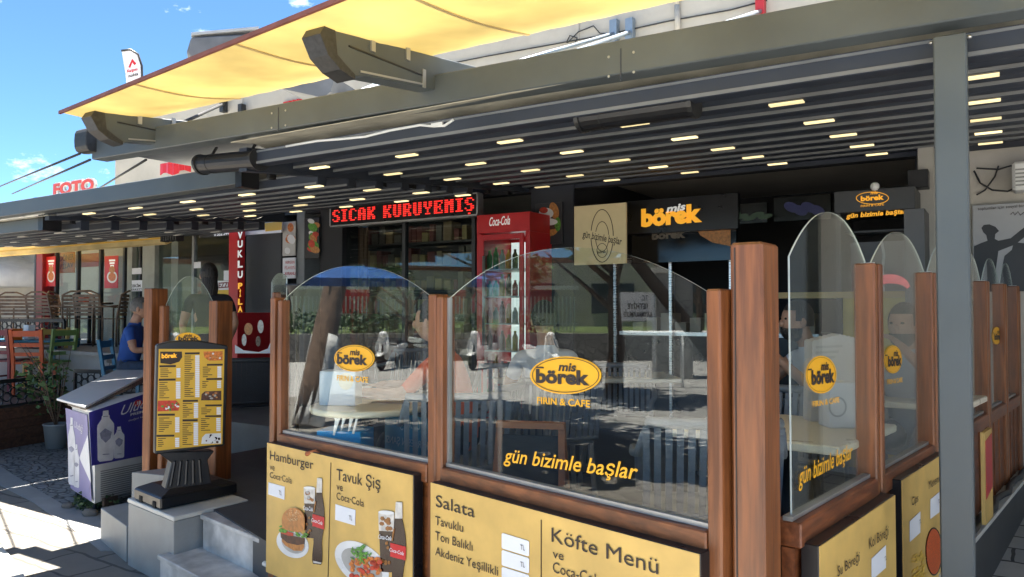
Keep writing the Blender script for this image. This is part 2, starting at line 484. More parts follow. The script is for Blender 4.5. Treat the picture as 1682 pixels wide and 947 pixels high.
# ---------------------------------------------------------------- lettering
_tc = {}
def text_geo(txt, bold, shear, slab=False):
    key = (txt, bold, shear)
    if key in _tc: return _tc[key]
    cu = bpy.data.curves.new('lettering', 'FONT')
    cu.body = txt; cu.size = 1.0; cu.offset = bold; cu.shear = shear; cu.resolution_u = 3
    cu.fill_mode = 'FRONT'
    o = bpy.data.objects.new('lettering', cu); COL.objects.link(o)
    dg = bpy.context.evaluated_depsgraph_get(); dg.update()
    me = bpy.data.meshes.new_from_object(o.evaluated_get(dg))
    vs = [v.co.copy() for v in me.vertices]; fs = [list(p.vertices) for p in me.polygons]
    bpy.data.objects.remove(o); bpy.data.curves.remove(cu); bpy.data.meshes.remove(me)
    _tc[key] = (vs, fs)
    return vs, fs
CAPH = 0.727                                          # capital height of the built-in face at size 1
def letters(mb, txt, P0, P1, cap, n, mi=0, bold=0.0, shear=0.0, e=0.0, up=None):
    """writes txt with its baseline from P0 to P1 (world) and capitals cap metres high, facing n"""
    vs, fs = text_geo(txt, bold, shear)
    if not vs: return
    x0, x1 = min(v.x for v in vs), max(v.x for v in vs)
    P0, P1, n = Vector(P0), Vector(P1), Vector(n).normalized()
    ux = P1 - P0; w = ux.length; ux.normalize()
    uy = n.cross(ux).normalized() if up is None else Vector(up)
    kx, ky = w / (x1 - x0), cap / CAPH
    mb.add([P0 + ux * ((v.x - x0) * kx) + uy * (v.y * ky) + n * e for v in vs], fs, mi)
def letters_px(mb, txt, pl, a, b, cap_px, mi=0, e=.003, **k):
    """the same, with the baseline given by two picture points on the plane"""
    P0, P1 = pl.px(*a), pl.px(*b)
    d = ((P0 + P1) / 2 - CAMP)
    depth = d.x * -math.sin(YAW) + d.y * math.cos(YAW)
    letters(mb, txt, P0, P1, cap_px * depth / F, pl.n, mi, e=e, up=(0, 0, 1) if abs(pl.n.z) < .3 else None, **k)
def flat(mb, pl, pts, e=.003, mi=0, t=.0015):
    """a printed shape: picture outline laid on the plane pl, e proud of it"""
    q = [pl.px(x, y, e) for x, y in pts]
    return mb.prism(q, -pl.n * t, mi)
def ell(cx, cy, rx, ry, n=28, a0=0, a1=360, tilt=0):
    c, s = math.cos(R(tilt)), math.sin(R(tilt))
    out = []
    for k in range(n + (a1 - a0 != 360)):
        a = R(a0 + (a1 - a0) * k / n)
        x, y = rx * math.cos(a), -ry * math.sin(a)
        out.append((cx + x * c - y * s, cy + x * s + y * c))
    return out
def ring(mb, pl, cx, cy, rx, ry, w, e=.003, mi=0, n=32):
    a, b = ell(cx, cy, rx, ry, n), ell(cx, cy, rx - w, ry - w, n)
    A, B = [pl.px(*p, e) for p in a], [pl.px(*p, e) for p in b]
    base = len(mb.v); mb.v += A + B
    for k in range(n):
        j = (k + 1) % n
        mb.f.append([base + k, base + j, base + n + j, base + n + k]); mb.m.append(mi); mb.sm.append(False)

# ================================================================ THE SETTING
FLOOR = .43
def sheet(name, pts, z, m, **k):
    mb = MB(); mb.prism([(p[0], p[1], z) for p in pts], (0, 0, -.05))
    return struct(mb, name, m)
def gp(*px, z=0.0): return [onZ(x, y, z) for x, y in px]
mb = MB(); mb.box(-400, 400, -400, 400, -.6, -.012); struct(mb, 'ground', ASPH)
mb = MB(); mb.box(-45, 2.2, -24, 3.2, -.3, -.004); struct(mb, 'plaza_paving', PAVG)
sheet('pavement', [(-14, -2.2), (-2.6, -2.2), (-2.6, 4.2), (-14, 4.2)], 0.0, PAVE)
sheet('concrete_strip', gp((-160, 690), (0, 766), (56, 801), (113, 834), (150, 840), (330, 880), (300, 900), (165, 905), (135, 880), (85, 847), (56, 826), (0, 797), (-160, 722)), .005, CONC)
sheet('cobbled_verge', gp((-160, 690), (0, 766), (56, 801), (113, 834), (150, 840), (330, 860), (420, 760), (200, 715), (-40, 728)), .009, COBB)
mb = MB(); mb.prism([(p.x, p.y, .02) for p in gp((-40, 850), (34, 938), (60, 990), (-120, 990))], (0, 0, -.05)); struct(mb, 'kerb_stones', SLAB)
# the side street climbs away on the right of the terrace
mb = MB(); nY = 24
for i in range(nY + 1):
    y = -6 + i * 1.25; z = .055 * max(0, y - 4.0)
    mb.v += [Vector((-.75, y, z + .002)), Vector((9.0, y, z + .002))]
for i in range(nY):
    mb.f.append([2 * i, 2 * i + 1, 2 * i + 3, 2 * i + 2]); mb.m.append(0); mb.sm.append(False)
struct(mb, 'side_street', PAVG)

# ---------------------------------------------------------------- terrace floor, steps
Lp, Mp, Cp = onZ(461, 704.5, 1.05), onZ(725, 757, 1.05), onZ(1175, 861, 1.05)
S0, S1 = onZ(1290, 850, 1.05), onZ(1524, 722, 1.05)
sdir = (S1 - S0).normalized()
def side(t, e=0.0, z=0.0):                            # along the side fence; e outwards
    p = S0 + (S1 - S0) * t
    n = Vector((sdir.y, -sdir.x, 0))
    return Vector((p.x, p.y, z)) + n * e
SEND = 2.55
fd1 = (Mp - Lp).normalized()
Lx = Lp - fd1 * .06
plat = [Lx, Mp, Cp, S0, side(SEND)]
pts = [(Lx.x, Lx.y - .03), (Mp.x, Mp.y - .04), (Cp.x, Cp.y - .04), (S0.x + .09, S0.y - .04), tuple(side(SEND, .09))[:2], (.2, 10.4), (-5.8, 10.4), (-5.8, 3.62), (-4.86, 3.58), (-4.3, 3.2)]
mb = MB(); mb.prism([(p[0], p[1], FLOOR) for p in pts], (0, 0, -FLOOR - .02), 0, 1)
mb.build('terrace_floor', [TILE, STONED], kind='structure')
# steps run parallel to the glass front
a2, b2 = onZ(334, 845, .42), onZ(432, 885, .42)
a1 = onZ(263.5, 911, .21); b1 = onZ(325, 943, .21)
st = thing('entrance_steps', 'grey veined marble entrance steps between the sign plinth and the hamburger board', 'steps', (a1.x, a1.y, 0))
for nm, a, b, z, ln, dp in (('upper_step', a2, b2, .42, 1.25, .62), ('lower_step', a1, a1 + (b2 - a2), .21, 1.75, .75)):
    u = (b - a); u.z = 0; u.normalize(); v = Vector((-u.y, u.x, 0))
    if v.y < 0: v = -v
    a = Vector((a.x, a.y, 0)); e = a + u * ln
    p = [a, e, e + v * dp, a + v * dp]
    s_ = MB(); s_.prism([q + Vector((0, 0, z - .03)) for q in p], (0, 0, -z + .01)); part = s_.build(nm, MARB, st)
    o_ = u * .02 + v * .012
    s_ = MB(); s_.prism([a - o_ + Vector((0, 0, z)), e - v * .012 + Vector((0, 0, z)), e + v * dp + Vector((0, 0, z)), a + v * dp - u * .02 + Vector((0, 0, z))], (0, 0, -.028))
    s_.build('tread_slab', MARB, part, bevel=.004)
# stone plinth the menu sign stands on, with its low side wing
TL, FR, BR = onZ(209, 818, .44), onZ(285, 849, .44), onZ(408, 820, .44)
BL = TL + (BR - FR)
pl_t = thing('stone_plinth', 'grey stone plinth with white marble slab under the menu sign', 'plinth', (FR.x, FR.y, 0))
cx_ = (TL + FR + BR + BL) / 4
s_ = MB(); q = [p + (cx_ - p) * .02 for p in (TL, FR, BR, BL)]
s_.prism([p - Vector((0, 0, .03)) for p in q], (0, 0, -.43)); s_.build('plinth_body', STONE, pl_t, bevel=.004)
s_ = MB(); s_.prism([TL, FR, BR, BL], (0, 0, -.028)); s_.build('marble_slab', SLAB, pl_t, bevel=.005)
P, Q = onZ(165, 888, 0), onZ(207, 923, 0)
nv = (BR - FR).normalized(); 
s_ = MB(); s_.prism([Vector((p.x, p.y, .24)) for p in (P, Q, Q + nv * .5, P + nv * .5)], (0, 0, -.25)); s_.build('side_wing', STONE, pl_t, bevel=.004)
s_ = MB(); g0, g1 = onD(216, 783, 5.75), onD(282, 783, 5.62)
s_.prism([(g0.x, g0.y, .5), (g1.x, g1.y, .5), (g1.x + .12, g1.y + .35, .5), (g0.x + .12, g0.y + .35, .5)], (0, 0, -.5)); s_.build('rear_block', STONE, pl_t, bevel=.004)

# ================================================================ BUILDINGS (one facade line, Y = 7.4)
YF = 7.4
bld = thing('shop_building', 'long low cream building with a row of shops behind the pergolas', 'building', (-5, YF, 0))
def rect(x0, x1, yt, yb, Y):                          # picture rectangle on the plane Y -> X0, X1, Z0, Z1
    xm = (x0 + x1) / 2
    return onY(x0, yt, Y).x, onY(x1, yt, Y).x, onY(xm, yb, Y).z, onY(xm, yt, Y).z
def slab(mb, x0, x1, yt, yb, Y, d=.03, mi=0, z0=None, z1=None):
    a, b, c, e = rect(x0, x1, yt, yb, Y)
    mb.box(a, b, Y - d, Y, c if z0 is None else z0, e if z1 is None else z1, mi)
    return a, b, c, e
mb = MB(); mb.box(-12.6, 6, YF, YF + .25, 3.12, 5.15)
for x in (-9.4, -6.6, -3.9, -1.2, 1.6): mb.box(x, x + .05, YF - .012, YF - .002, 3.14, 5.1)       # render joints
mb.box(-12.62, 6.02, YF - .05, YF + .3, 5.15, 5.27)
mb.build('upper_wall', CREAM, bld)
mb = MB(); mb.box(-30, 6, YF + .3, 14, 3.2, 3.4); mb.build('roof_slab', CREAM, bld)
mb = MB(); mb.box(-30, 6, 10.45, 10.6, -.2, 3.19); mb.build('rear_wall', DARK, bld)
# pillars and side walls between the shops
xa, xb = onY(940, 400, YF).x, onY(1505, 400, YF).x
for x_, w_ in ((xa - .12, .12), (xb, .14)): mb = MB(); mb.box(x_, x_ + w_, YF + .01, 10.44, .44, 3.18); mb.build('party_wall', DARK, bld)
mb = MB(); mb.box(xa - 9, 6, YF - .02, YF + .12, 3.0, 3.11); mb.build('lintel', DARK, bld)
def pillar(x0, x1, m, Y=YF - .04, z1=3.1, nm='pillar', d=.3):
    a, b = onY(x0, 400, Y).x, onY(x1, 400, Y).x
    q = MB(); q.box(a, b, Y, Y + d, .1, z1); return q.build(nm, m, bld, bevel=.006)
STUCC = paint('grey_beige_pillar', (.36, .37, .32), .8, var=.12, dirt=.3)
pillar(209, 217, STUCC); pillar(234, 254, STUCC); pillar(487, 500, paint('grey_pillar', (.24, .25, .25), .7))
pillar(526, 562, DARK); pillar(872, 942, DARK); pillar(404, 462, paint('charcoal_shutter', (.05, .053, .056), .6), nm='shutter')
pillar(1509, 1536, paint('beige_column', (.40, .38, .34), .7), Y=YF - .25)
# shop windows: frame with panes
FRM = paint('dark_window_frame', (.03, .032, .036), .4)
def shopwin(x0, x1, n, zb, zt, frm=FRM, Y=YF + .04, label=None):
    a, b = onY(x0, 400, Y).x, onY(x1, 400, Y).x
    q = MB(); w = .05
    q.box(a, b, Y - .03, Y + .03, zb, zb + w); q.box(a, b, Y - .03, Y + .03, zt - w, zt)
    for k in range(n + 1):
        x = a + (b - a - w) * k / n
        q.box(x, x + w, Y - .032, Y + .032, zb + w, zt - w)
    f = q.build('window_frame', frm, bld)
    q = MB(); q.box(a + .01, b - .01, Y - .004, Y + .004, zb + .02, zt - .02); q.build('window_pane', WGLASS, f)
    return a, b
shopwin(60, 208, 4, 1.0, 2.95); shopwin(256, 390, 2, .6, 2.9, paint('steel_frame', (.25, .26, .26), .4)); shopwin(217, 234, 1, .9, 2.9)
shopwin(562, 783, 2, .5, 2.95)
pillar(60, 70, paint('dark_red_post', (.25, .015, .02), .4), Y=YF - .1, nm='corner_post')
# right-hand wall beside the side street
x2, x3 = onY(1536, 300, YF).x, 6.0
mb = MB(); mb.box(x2 + .005, x3, YF + .0, YF + .2, .0, 3.11); mb.build('side_wall', CREAM, bld)

# ---------------------------------------------------------------- glass screens round the terrace
def glass_bay(par, a, b, zb, zend, zapex, name='glass_pane', asym=0, inset=.012):
    """arched pane between two upright posts; a, b are world points"""
    a, b = Vector((a.x, a.y, 0)), Vector((b.x, b.y, 0))
    u = (b - a); w = u.length; u.normalize(); n = Vector((u.y, -u.x, 0))
    N = 26; top = []
    for k in range(N + 1):
        s = k / N
        z = zend + (zapex - zend) * (1 - abs(2 * s - 1) ** 2.1)
        top.append(a + u * (w * s) + Vector((0, 0, z)))
    pts = [a + Vector((0, 0, zb)), b + Vector((0, 0, zb))] + top[::-1]
    q = MB(); d = n * .006
    q.prism([p - d / 2 for p in pts], d, 0, 1)
    return q.build(name, [GLASS, GEDGE], par)
def upright(par, p, w, d, z0, z1, u, m=WOODZ, nm='post', bev=.006):
    u = Vector((u.x, u.y, 0)).normalized(); v = Vector((-u.y, u.x, 0)); p = Vector((p.x, p.y, 0))
    q = MB(); c = [p - u * w / 2 - v * d / 2, p + u * w / 2 - v * d / 2, p + u * w / 2 + v * d / 2, p - u * w / 2 + v * d / 2]
    q.hexa([k + Vector((0, 0, z0)) for k in c] + [k + Vector((0, 0, z1)) for k in c])
    return q.build(nm, m, par, bevel=bev)
def rail(par, a, b, z0, z1, d, m, nm='rail', bev=.005, e=0.0):
    a, b = Vector((a.x, a.y, 0)), Vector((b.x, b.y, 0)); u = (b - a).normalized(); v = Vector((-u.y, u.x, 0))
    q = MB(); c = [a - v * (d / 2 - e), b - v * (d / 2 - e), b + v * (d / 2 + e), a + v * (d / 2 + e)]
    q.hexa([k + Vector((0, 0, z0)) for k in c] + [k + Vector((0, 0, z1)) for k in c])
    return q.build(nm, m, par, bevel=bev)
fr = thing('glass_screen_fence', 'front glass screen with two arched panes and brown posts facing the street', 'glass fence', (Mp.x, Mp.y, .3))
fd2 = (Cp - Mp).normalized()
upright(fr, Lp - fd1 * .035, .045, .075, .25, 1.765, fd1); upright(fr, Lp + fd1 * .025, .035, .06, .25, 1.75, fd1)
upright(fr, Lp + fd1 * .0, .012, .02, 1.05, 1.74, fd1, ALU, 'seal_strip', 0)
upright(fr, Mp - fd1 * .022, .05, .08, .25, 1.765, fd1); upright(fr, Mp + fd2 * .028, .042, .075, .25, 1.755, fd2)
upright(fr, Mp + fd2 * .055, .010, .02, 1.05, 1.75, fd2, ALU, 'seal_strip', 0)
upright(fr, Cp + fd2 * .02, .05, .075, .25, 1.762, fd2)
for a, b, u in ((Lp + fd1 * .045, Mp - fd1 * .05, fd1), (Mp + fd2 * .05, Cp - fd2 * .006, fd2)):
    rail(fr, a, b, .955, 1.035, .085, WOODX); rail(fr, a, b, 1.036, 1.052, .03, ALU, 'seal_strip', 0)
    rail(fr, a, b, .3, .954, .03, WOODX, 'kick_panel', 0)
pane1 = glass_bay(fr, Lp + fd1 * .012, Mp - fd1 * .048, 1.045, 1.745, 1.915)
pane2 = glass_bay(fr, Mp + fd2 * .052, Cp - fd2 * .004, 1.045, 1.745, 1.925)
# corner post: a tall mitred timber
K0, K1, K2 = onD(1200, 600, 2.33), onD(1254, 600, 2.27), onD(1281, 600, 2.40)
cpost = thing('corner_post', 'tall thick reddish wood corner post where the two glass screens meet', 'post', (K1.x, K1.y, 0))
bk = K2 + (K0 - K1)
q = MB(); z1 = 1.90
c = [K0, K1, K2, bk]
q.hexa([Vector((p.x, p.y, .0)) for p in c] + [Vector((p.x, p.y, z1)) for p in c]); tb_ = q.build('timber', WOODZ, cpost, bevel=.008)
kn = Vector((K0.y - K1.y, K1.x - K0.x, 0)).normalized(); kn = kn if kn.dot(CAMP - K1) > 0 else -kn
for s_ in (.16,):
    g = K0.lerp(K1, s_) + kn * .0005; e_ = (K1 - K0).normalized() * .0022
    q = MB(); q.prism([Vector(((g - e_).x, (g - e_).y, .02)), Vector(((g + e_).x, (g + e_).y, .02)), Vector(((g + e_).x, (g + e_).y, 1.885)), Vector(((g - e_).x, (g - e_).y, 1.885))], kn * .001); q.build('joint_groove', INK, tb_)
sf = thing('glass_screen_fence', 'side glass screen of narrow arched panes running back along the side street', 'glass fence', (S0.x, S0.y, .3))
T = [0.02, .48, 1.0, 1.40, 1.80, 2.18, 2.53]
for i, t in enumerate(T):
    if i > 0:
        p = side(t)
        upright(sf, p - sdir * .034, .042, .08, .44, 1.885, sdir); upright(sf, p + sdir * .034, .050, .085, .44, 1.885, sdir)
        upright(sf, p - sdir * .001, .014, .05, 1.06, 1.89, sdir, paint('white_silicone', (.66, .66, .64)), 'seal_strip', 0)
    if i + 1 < len(T):
        a, b = side(t) + sdir * (.05 if i else -.02), side(T[i + 1]) - sdir * .052
        rail(sf, a, b, .955, 1.035, .085, WOODY); rail(sf, a, b, 1.036, 1.05, .03, ALU, 'seal_strip', 0)
        rail(sf, a, b, .45, .953, .04, WOODY, 'kick_panel', 0)
        if i > 2:
            for s_ in (.33, .66): upright(sf, a + (b - a) * s_ + Vector((sdir.y, -sdir.x, 0)) * .024, .015, .01, .46, .95, sdir, WOODZ, 'panel_batten', 0)
        glass_bay(sf, side(t) + sdir * .012, side(T[i + 1]) - sdir * .014, 1.045, 1.87, 2.05)
SPL = vplane(S0, S1)
# dark stone kerb wall under it, with the black hose along the top
kw = thing('kerb_wall', 'dark grey stone base wall under the side screen, white mortar on top', 'kerb wall', tuple(side(1.3))[:2] + (0,))
rail(kw, side(.9, .05), side(SEND, .05), -.05, .425, .05, STONED, 'wall_body', 0, e=0); rail(kw, side(.9, .06), side(SEND, .06), .426, .452, .09, SLAB, 'mortar_cap', 0)
q = MB(); q.tube([side(1.0 + .1 * k, .075 + .012 * math.sin(k * 2.1), .475 + .012 * math.sin(k * 1.7)) for k in range(16)], .02, 8)
tag(q.build('drain_hose', BLACK), 'black corrugated hose lying along the kerb wall of the side street', 'hose')
# screen left of the entrance
A0, A1, B0, B1 = onD(241, 600, 6.1), onD(277, 600, 6.05), onD(344, 600, 5.76), onD(382, 600, 5.82)
lf = thing('glass_screen_fence', 'small glass screen between two thick posts left of the entrance, behind the menu sign', 'glass fence', (B0.x, B0.y, FLOOR))
ud = (B0 - A0); ud.z = 0; ud.normalize()
for p, z, w in ((onD(255, 600, 6.12), 1.865, .15), (onD(362, 600, 5.85), 1.765, .145)):
    upright(lf, p, w * .62, .15, .4, z, ud.lerp(Vector((1, 0, 0)), .35).normalized(), WOODZ)
pa, pb = onD(272, 600, 6.07), onD(350, 600, 5.82)
upright(lf, onD(269, 600, 6.05), .05, .06, .44, 1.73, ud)
rail(lf, pa, pb, .955, 1.035, .07, WOODX); rail(lf, pa, pb, .44, .953, .04, WOODX, 'kick_panel', 0)
glass_bay(lf, pa, pb, 1.04, 1.74, 1.955)
lf2 = thing('glass_screen_fence', 'dark narrow glass screen deeper inside the entrance beside the red cooler', 'glass fence', tuple(onD(458, 640, 5.6))[:2] + (FLOOR,))
pa, pb = onD(445, 600, 6.3), onD(520, 600, 4.9)
upright(lf2, onD(458, 600, 5.9), .085, .10, .44, 1.83, pb - pa)
glass_bay(lf2, pa, onD(470, 600, 5.3), .9, 1.92, 1.97)

# ---------------------------------------------------------------- pergolas
def zroof(Y, zb): return zb + .089 * (Y - 3.4)
def pergola(name, label, beam, rails, X0, X1, ys, zb, cols, lrows, lit=LED, lw=.165, post=None, bz=(2.89, 2.76), bxs=(-6.12, 3.3), by=3.4, bh=.165, edge=True):
    t = thing('pergola', label, 'pergola', (bxs[0], by, 0))
    q = MB(); x0, x1 = bxs; d = .13
    q.hexa([(x0, by, bz[0]), (x1, by, bz[1]), (x1, by + d, bz[1]), (x0, by + d, bz[0]), (x0, by, bz[0] + bh), (x1, by, bz[1] + bh), (x1, by + d, bz[1] + bh), (x0, by + d, bz[0] + bh)])
    q.build('front_beam', GREY, t, bevel=.006)
    for Y in ys:
        z = zroof(Y, zb)
        q = MB(); q.box(X0, X1, Y - .045, Y + .045, z, z + .10); q.box(X0 + .01, X1 - .01, Y - .053, Y - .0455, z + .003, z + .02, 1)
        q.box(X0 + .01, X1 - .01, Y - .05, Y - .0455, z + .082, z + .094, 1)
        s_ = q.build('roof_slat', [SLAT, SLATLIP], t)
        j = min(range(len(lrows)), key=lambda i: abs(lrows[i] - Y)) if lrows else None
        if j is not None and abs(lrows[j] - Y) < .03:
            for X in cols:
                if not X0 < X < X1: continue
                q = MB(); q.box(X - lw / 2, X + lw / 2, Y - .022, Y + .02, z - .009, z - .001)
                q.build('light_strip', lit, s_)
    q = MB(); N = len(ys)
    for i in range(N - 1):                            # fabric hangs in shallow folds between the slats
        ya, yb = ys[i], ys[i + 1]
        for k in range(4):
            y0, y1 = ya + (yb - ya) * k / 4, ya + (yb - ya) * (k + 1) / 4
            f = lambda s: -.035 * math.sin(math.pi * s)
            za, zc = zroof(y0, zb) + .165 + f(k / 4), zroof(y1, zb) + .165 + f((k + 1) / 4)
            q.hexa([(X0, y0, za - .004), (X1, y0, za - .004), (X1, y1, zc - .004), (X0, y1, zc - .004), (X0, y0, za), (X1, y0, za), (X1, y1, zc), (X0, y1, zc)])
    xf0 = X0                                          # the cloth reaches forward to the beam
    ya, yb = by + (-.08 if by > 4.1 else .01), ys[0]; q.hexa([(xf0, ya, zroof(ya, zb) + .15), (X1, ya, zroof(ya, zb) + .15), (X1, yb, zroof(yb, zb) + .16), (xf0, yb, zroof(yb, zb) + .16), (xf0, ya, zroof(ya, zb) + .155), (X1, ya, zroof(ya, zb) + .155), (X1, yb, zroof(yb, zb) + .166), (xf0, yb, zroof(yb, zb) + .166)])
    if 3.5 < by < 4.1: q.hexa([(X0, ys[-1], zroof(ys[-1], zb) + .16), (X1, ys[-1], zroof(ys[-1], zb) + .16), (X1, 7.36, zroof(7.36, zb) + .17), (X0, 7.36, zroof(7.36, zb) + .17), (X0, ys[-1], zroof(ys[-1], zb) + .165), (X1, ys[-1], zroof(ys[-1], zb) + .165), (X1, 7.36, zroof(7.36, zb) + .175), (X0, 7.36, zroof(7.36, zb) + .175)])
    q.build('roof_fabric', PLEAT, t)
    return t
Xc = [-.92 - .82 * k for k in range(-4, 5)]
ys1 = [3.62 + .4 * k - .02 for k in range(10)]
ys1 = [3.6 + .4 * k for k in range(10)]
X_L1 = -4.43
pg1 = pergola('pergola', 'large anthracite pergola over the terrace with a long front beam and lit slats', None, None, -4.43, 3.2, ys1, 2.68, Xc, [4.0 + .8 * j for j in range(5)])
# post under the beam
q = MB(); q.box(-5.9, X_L1, 3.54, 4.15, 2.93, 2.96); q.build('sun_block_panel', SLAT, pg1)  # added dark panel that closes the roof gap to the sun
pp0, pp1 = onY(1535.5, 300, 3.4), onY(1591, 300, 3.4)
q = MB(); q.box(pp0.x, pp1.x, 3.4, 3.4 + .13, 0.0, 2.757); post = q.build('post', GREY, pg1, bevel=.006)
for xx in (pp0.x - .008, pp1.x + .008): q = MB(); q.lathe([(.008, 0), (.012, .006), (.006, .014)], 8, 0, (xx, 3.45, 2.742)); q.build('bolt', STEEL, post)
for X in (-3.95, -1.55, .8):
    q = MB(); z = 2.89 - .0221 * (X + 6.12); q.box(X, X + .006, 3.3975, 3.3995, z + .004, z + .16); q.build('beam_joint', SLAT, pg1)
    for dx in (-.06, .07):
        for dz in (.035, .13): q = MB(); q.lathe([(.007, 0), (.006, .004)], 8, 0, (X + dx, 3.4, z + dz), (0, -1, 0)); q.build('rivet', ALU, pg1)
q = MB(); q.box(pp0.x - .05, pp1.x + .05, 3.35, 3.58, .003, .015); q.build('base_plate', GREY, pg1)
# guide rails with rounded noses reaching out over the beam
NOSE = paint('rail_nose_grey', (.032, .032, .032), .5, var=.4, scale=40)
def guide(X, y0, w=.11, cut=1.0, x_off=0):
    q = MB(); y1 = 7.3
    zz = lambda y: 2.825 + .115 * (y - 2.55)
    h = .19
    prof = [(y0 + .02, zz(y0) + h), (y0, zz(y0) + h * .8), (y0 + .05, zz(y0) + h * .38), (y0 + .13, zz(y0) + .03), (y0 + .22, zz(y0) + .012), (y0 + .3, zz(y0 + .3)), (y1, zz(y1)), (y1, zz(y1) + h)]
    q.prism([(X - w / 2, a, b) for a, b in prof], (w, 0, 0))
    r = q.build('guide_rail', GREY, pg1, bevel=.004)
    q = MB()                                          # end cap a touch larger, dark
    prof = [(y0 + .015, zz(y0) + h + .006), (y0 - .012, zz(y0) + h * .8), (y0 + .04, zz(y0) + h * .36), (y0 + .12, zz(y0) + .02), (y0 + .22, zz(y0) - .004), (y0 + .22, zz(y0) + .02), (y0 + .16, zz(y0) + .05), (y0 + .10, zz(y0) + h * .45), (y0 + .085, zz(y0) + h + .006)]
    q.prism([(X - w / 2 - .006, a, b) for a, b in prof], (w + .012, 0, 0)); q.build('end_cap', NOSE, r)
    q = MB(); q.box(X + w / 2 + .0005, X + w / 2 + .004, y0 + .18, y0 + .74, zz(y0 + .4) + .10, zz(y0 + .4) + .108, 0)
    q.box(X + w / 2 + .0005, X + w / 2 + .008, y0 + .74, y0 + .765, zz(y0 + .74) + .0, zz(y0 + .74) + .10, 1)
    q.box(X + w / 2 + .0005, X + w / 2 + .010, y0 + .33, y0 + .36, zz(y0 + .34) + .13, zz(y0 + .34) + .2, 1)
    q.box(X + w / 2 + .0005, X + w / 2 + .010, y0 + .60, y0 + .63, zz(y0 + .6) + .13, zz(y0 + .6) + .2, 1)
    q.hexa([(X + w / 2 + .0005, y0 + .26, zz(y0 + .26) + .012), (X + w / 2 + .004, y0 + .26, zz(y0 + .26) + .012), (X + w / 2 + .004, y0 + .76, zz(y0 + .76) + .012), (X + w / 2 + .0005, y0 + .76, zz(y0 + .76) + .012)] + [(X + w / 2 + .0005, y0 + .26, zz(y0 + .26) + .022), (X + w / 2 + .004, y0 + .26, zz(y0 + .26) + .022), (X + w / 2 + .004, y0 + .76, zz(y0 + .76) + .022), (X + w / 2 + .0005, y0 + .76, zz(y0 + .76) + .022)], 1)
    q.build('rail_groove', [BLACK, ALU], r)
    return r
for X, y0 in ((-2.73, 2.55), (-5.33, 2.93), (-.05, 2.2)): guide(X, y0)
q = MB(); cap = onD(139, 232, 6.22)
q.prism([(cap.x - .02, cap.y + .075 * math.copysign(abs(math.cos(k * .3927)) ** .6, math.cos(k * .3927)), cap.z - .005 + .095 * math.copysign(abs(math.sin(k * .3927)) ** .6, math.sin(k * .3927))) for k in range(16)], (.17, 0, 0))
mh = q.build('motor_housing', NOSE, pg1, bevel=.01)
q = MB(); q.prism([(cap.x - .028, cap.y + .06 * math.copysign(abs(math.cos(k * .3927)) ** .6, math.cos(k * .3927)), cap.z - .005 + .078 * math.copysign(abs(math.sin(k * .3927)) ** .6, math.sin(k * .3927))) for k in range(16)], (.0075, 0, 0)); q.build('housing_cover', GREY, mh)
# dark hanging rail where the next, lower pergola begins
def drop_rail(par, X, y0, y1, zb, nm='boundary_rail'):
    q = MB(); q.hexa([(X - .04, y0, zroof(y0, zb) - .035), (X + .04, y0, zroof(y0, zb) - .035), (X + .04, y1, zroof(y1, zb) - .035), (X - .04, y1, zroof(y1, zb) - .035)] +
           [(X - .04, y0, zroof(y0, zb) + .13), (X + .04, y0, zroof(y0, zb) + .13), (X + .04, y1, zroof(y1, zb) + .13), (X - .04, y1, zroof(y1, zb) + .13)])
    r = q.build(nm, SLAT, par)
    y = y0 + .3
    while y < y1 - .1:
        q = MB(); q.box(X - .075, X - .041, y - .03, y + .03, zroof(y, zb) - .07, zroof(y, zb) + .05); q.build('rail_bracket', BLACK, r); y += .4
    return r
drop_rail(pg1, -4.47, 3.54, 7.3, 2.68)
ys2 = [4.25 + .325 * k for k in range(7)]
pg2 = pergola('pergola', 'second lower anthracite pergola left of the entrance with lit slats', None, None, -8.2, -4.435, ys2, 2.58, [-4.46 - .79 * k - .06 for k in range(5)], [4.25 + .65 * j for j in range(5)], bxs=(-10.2, -5.12), by=4.0, bz=(2.665, 2.69), bh=.15)
drop_rail(pg2, -8.26, 4.14, 7.2, 2.58)
q = MB(); q.box(-5.115, -5.04, 3.98, 4.15, 2.66, 2.85); q.build('beam_end_cap', BLACK, pg2)
pg3 = pergola('pergola', 'third and lowest anthracite pergola at the far left with unlit pale strips', None, None, -13.2, -8.205, [4.5 + .33 * k for k in range(8)], 2.44, [-8.7 - .8 * k for k in range(6)], [4.5 + .66 * j for j in range(4)], lit=OFFL, bxs=(-14, -8.5), by=4.2, bz=(2.53, 2.53), bh=.13)
q = MB(); q.box(-8.495, -8.4, 4.17, 4.36, 2.52, 2.70); q.build('beam_end_cap', BLACK, pg3)

# the yellow sun awning stretched over the front ends of the rails
def zc(Y): return 3.125 + .115 * (Y - 3.4)
aw = thing('sun_awning', 'yellow fabric sun awning with red brown hem above the front beam', 'awning', (-2.5, 3.0, 3.05))
f0, f1 = Vector((-5.56, 2.88)), Vector((.9, 1.88))
q = MB(); NX, NYs = 60, 10; top = []
for i in range(NX + 1):
    s = i / NX
    a = f0.lerp(f1, s); b = Vector((a.x + .06 * (1 - s), 3.46))
    for j in range(NYs + 1):
        w = j / NYs
        p = a.lerp(b, w)
        seam = abs(((p.x + 5.56) / 1.25) % 1 - .5)
        z = zc(p.y) + .012 - .028 * math.sin(math.pi * w) + .004 * math.sin(p.x * 9 + p.y * 14) * w * (1 - w) * 4 + .002 * math.sin(p.x * 31)
        top.append(Vector((p.x, p.y, z)))
m_ = NYs + 1
q.v = top + [p - Vector((0, 0, .002)) for p in top]; o_ = len(top)
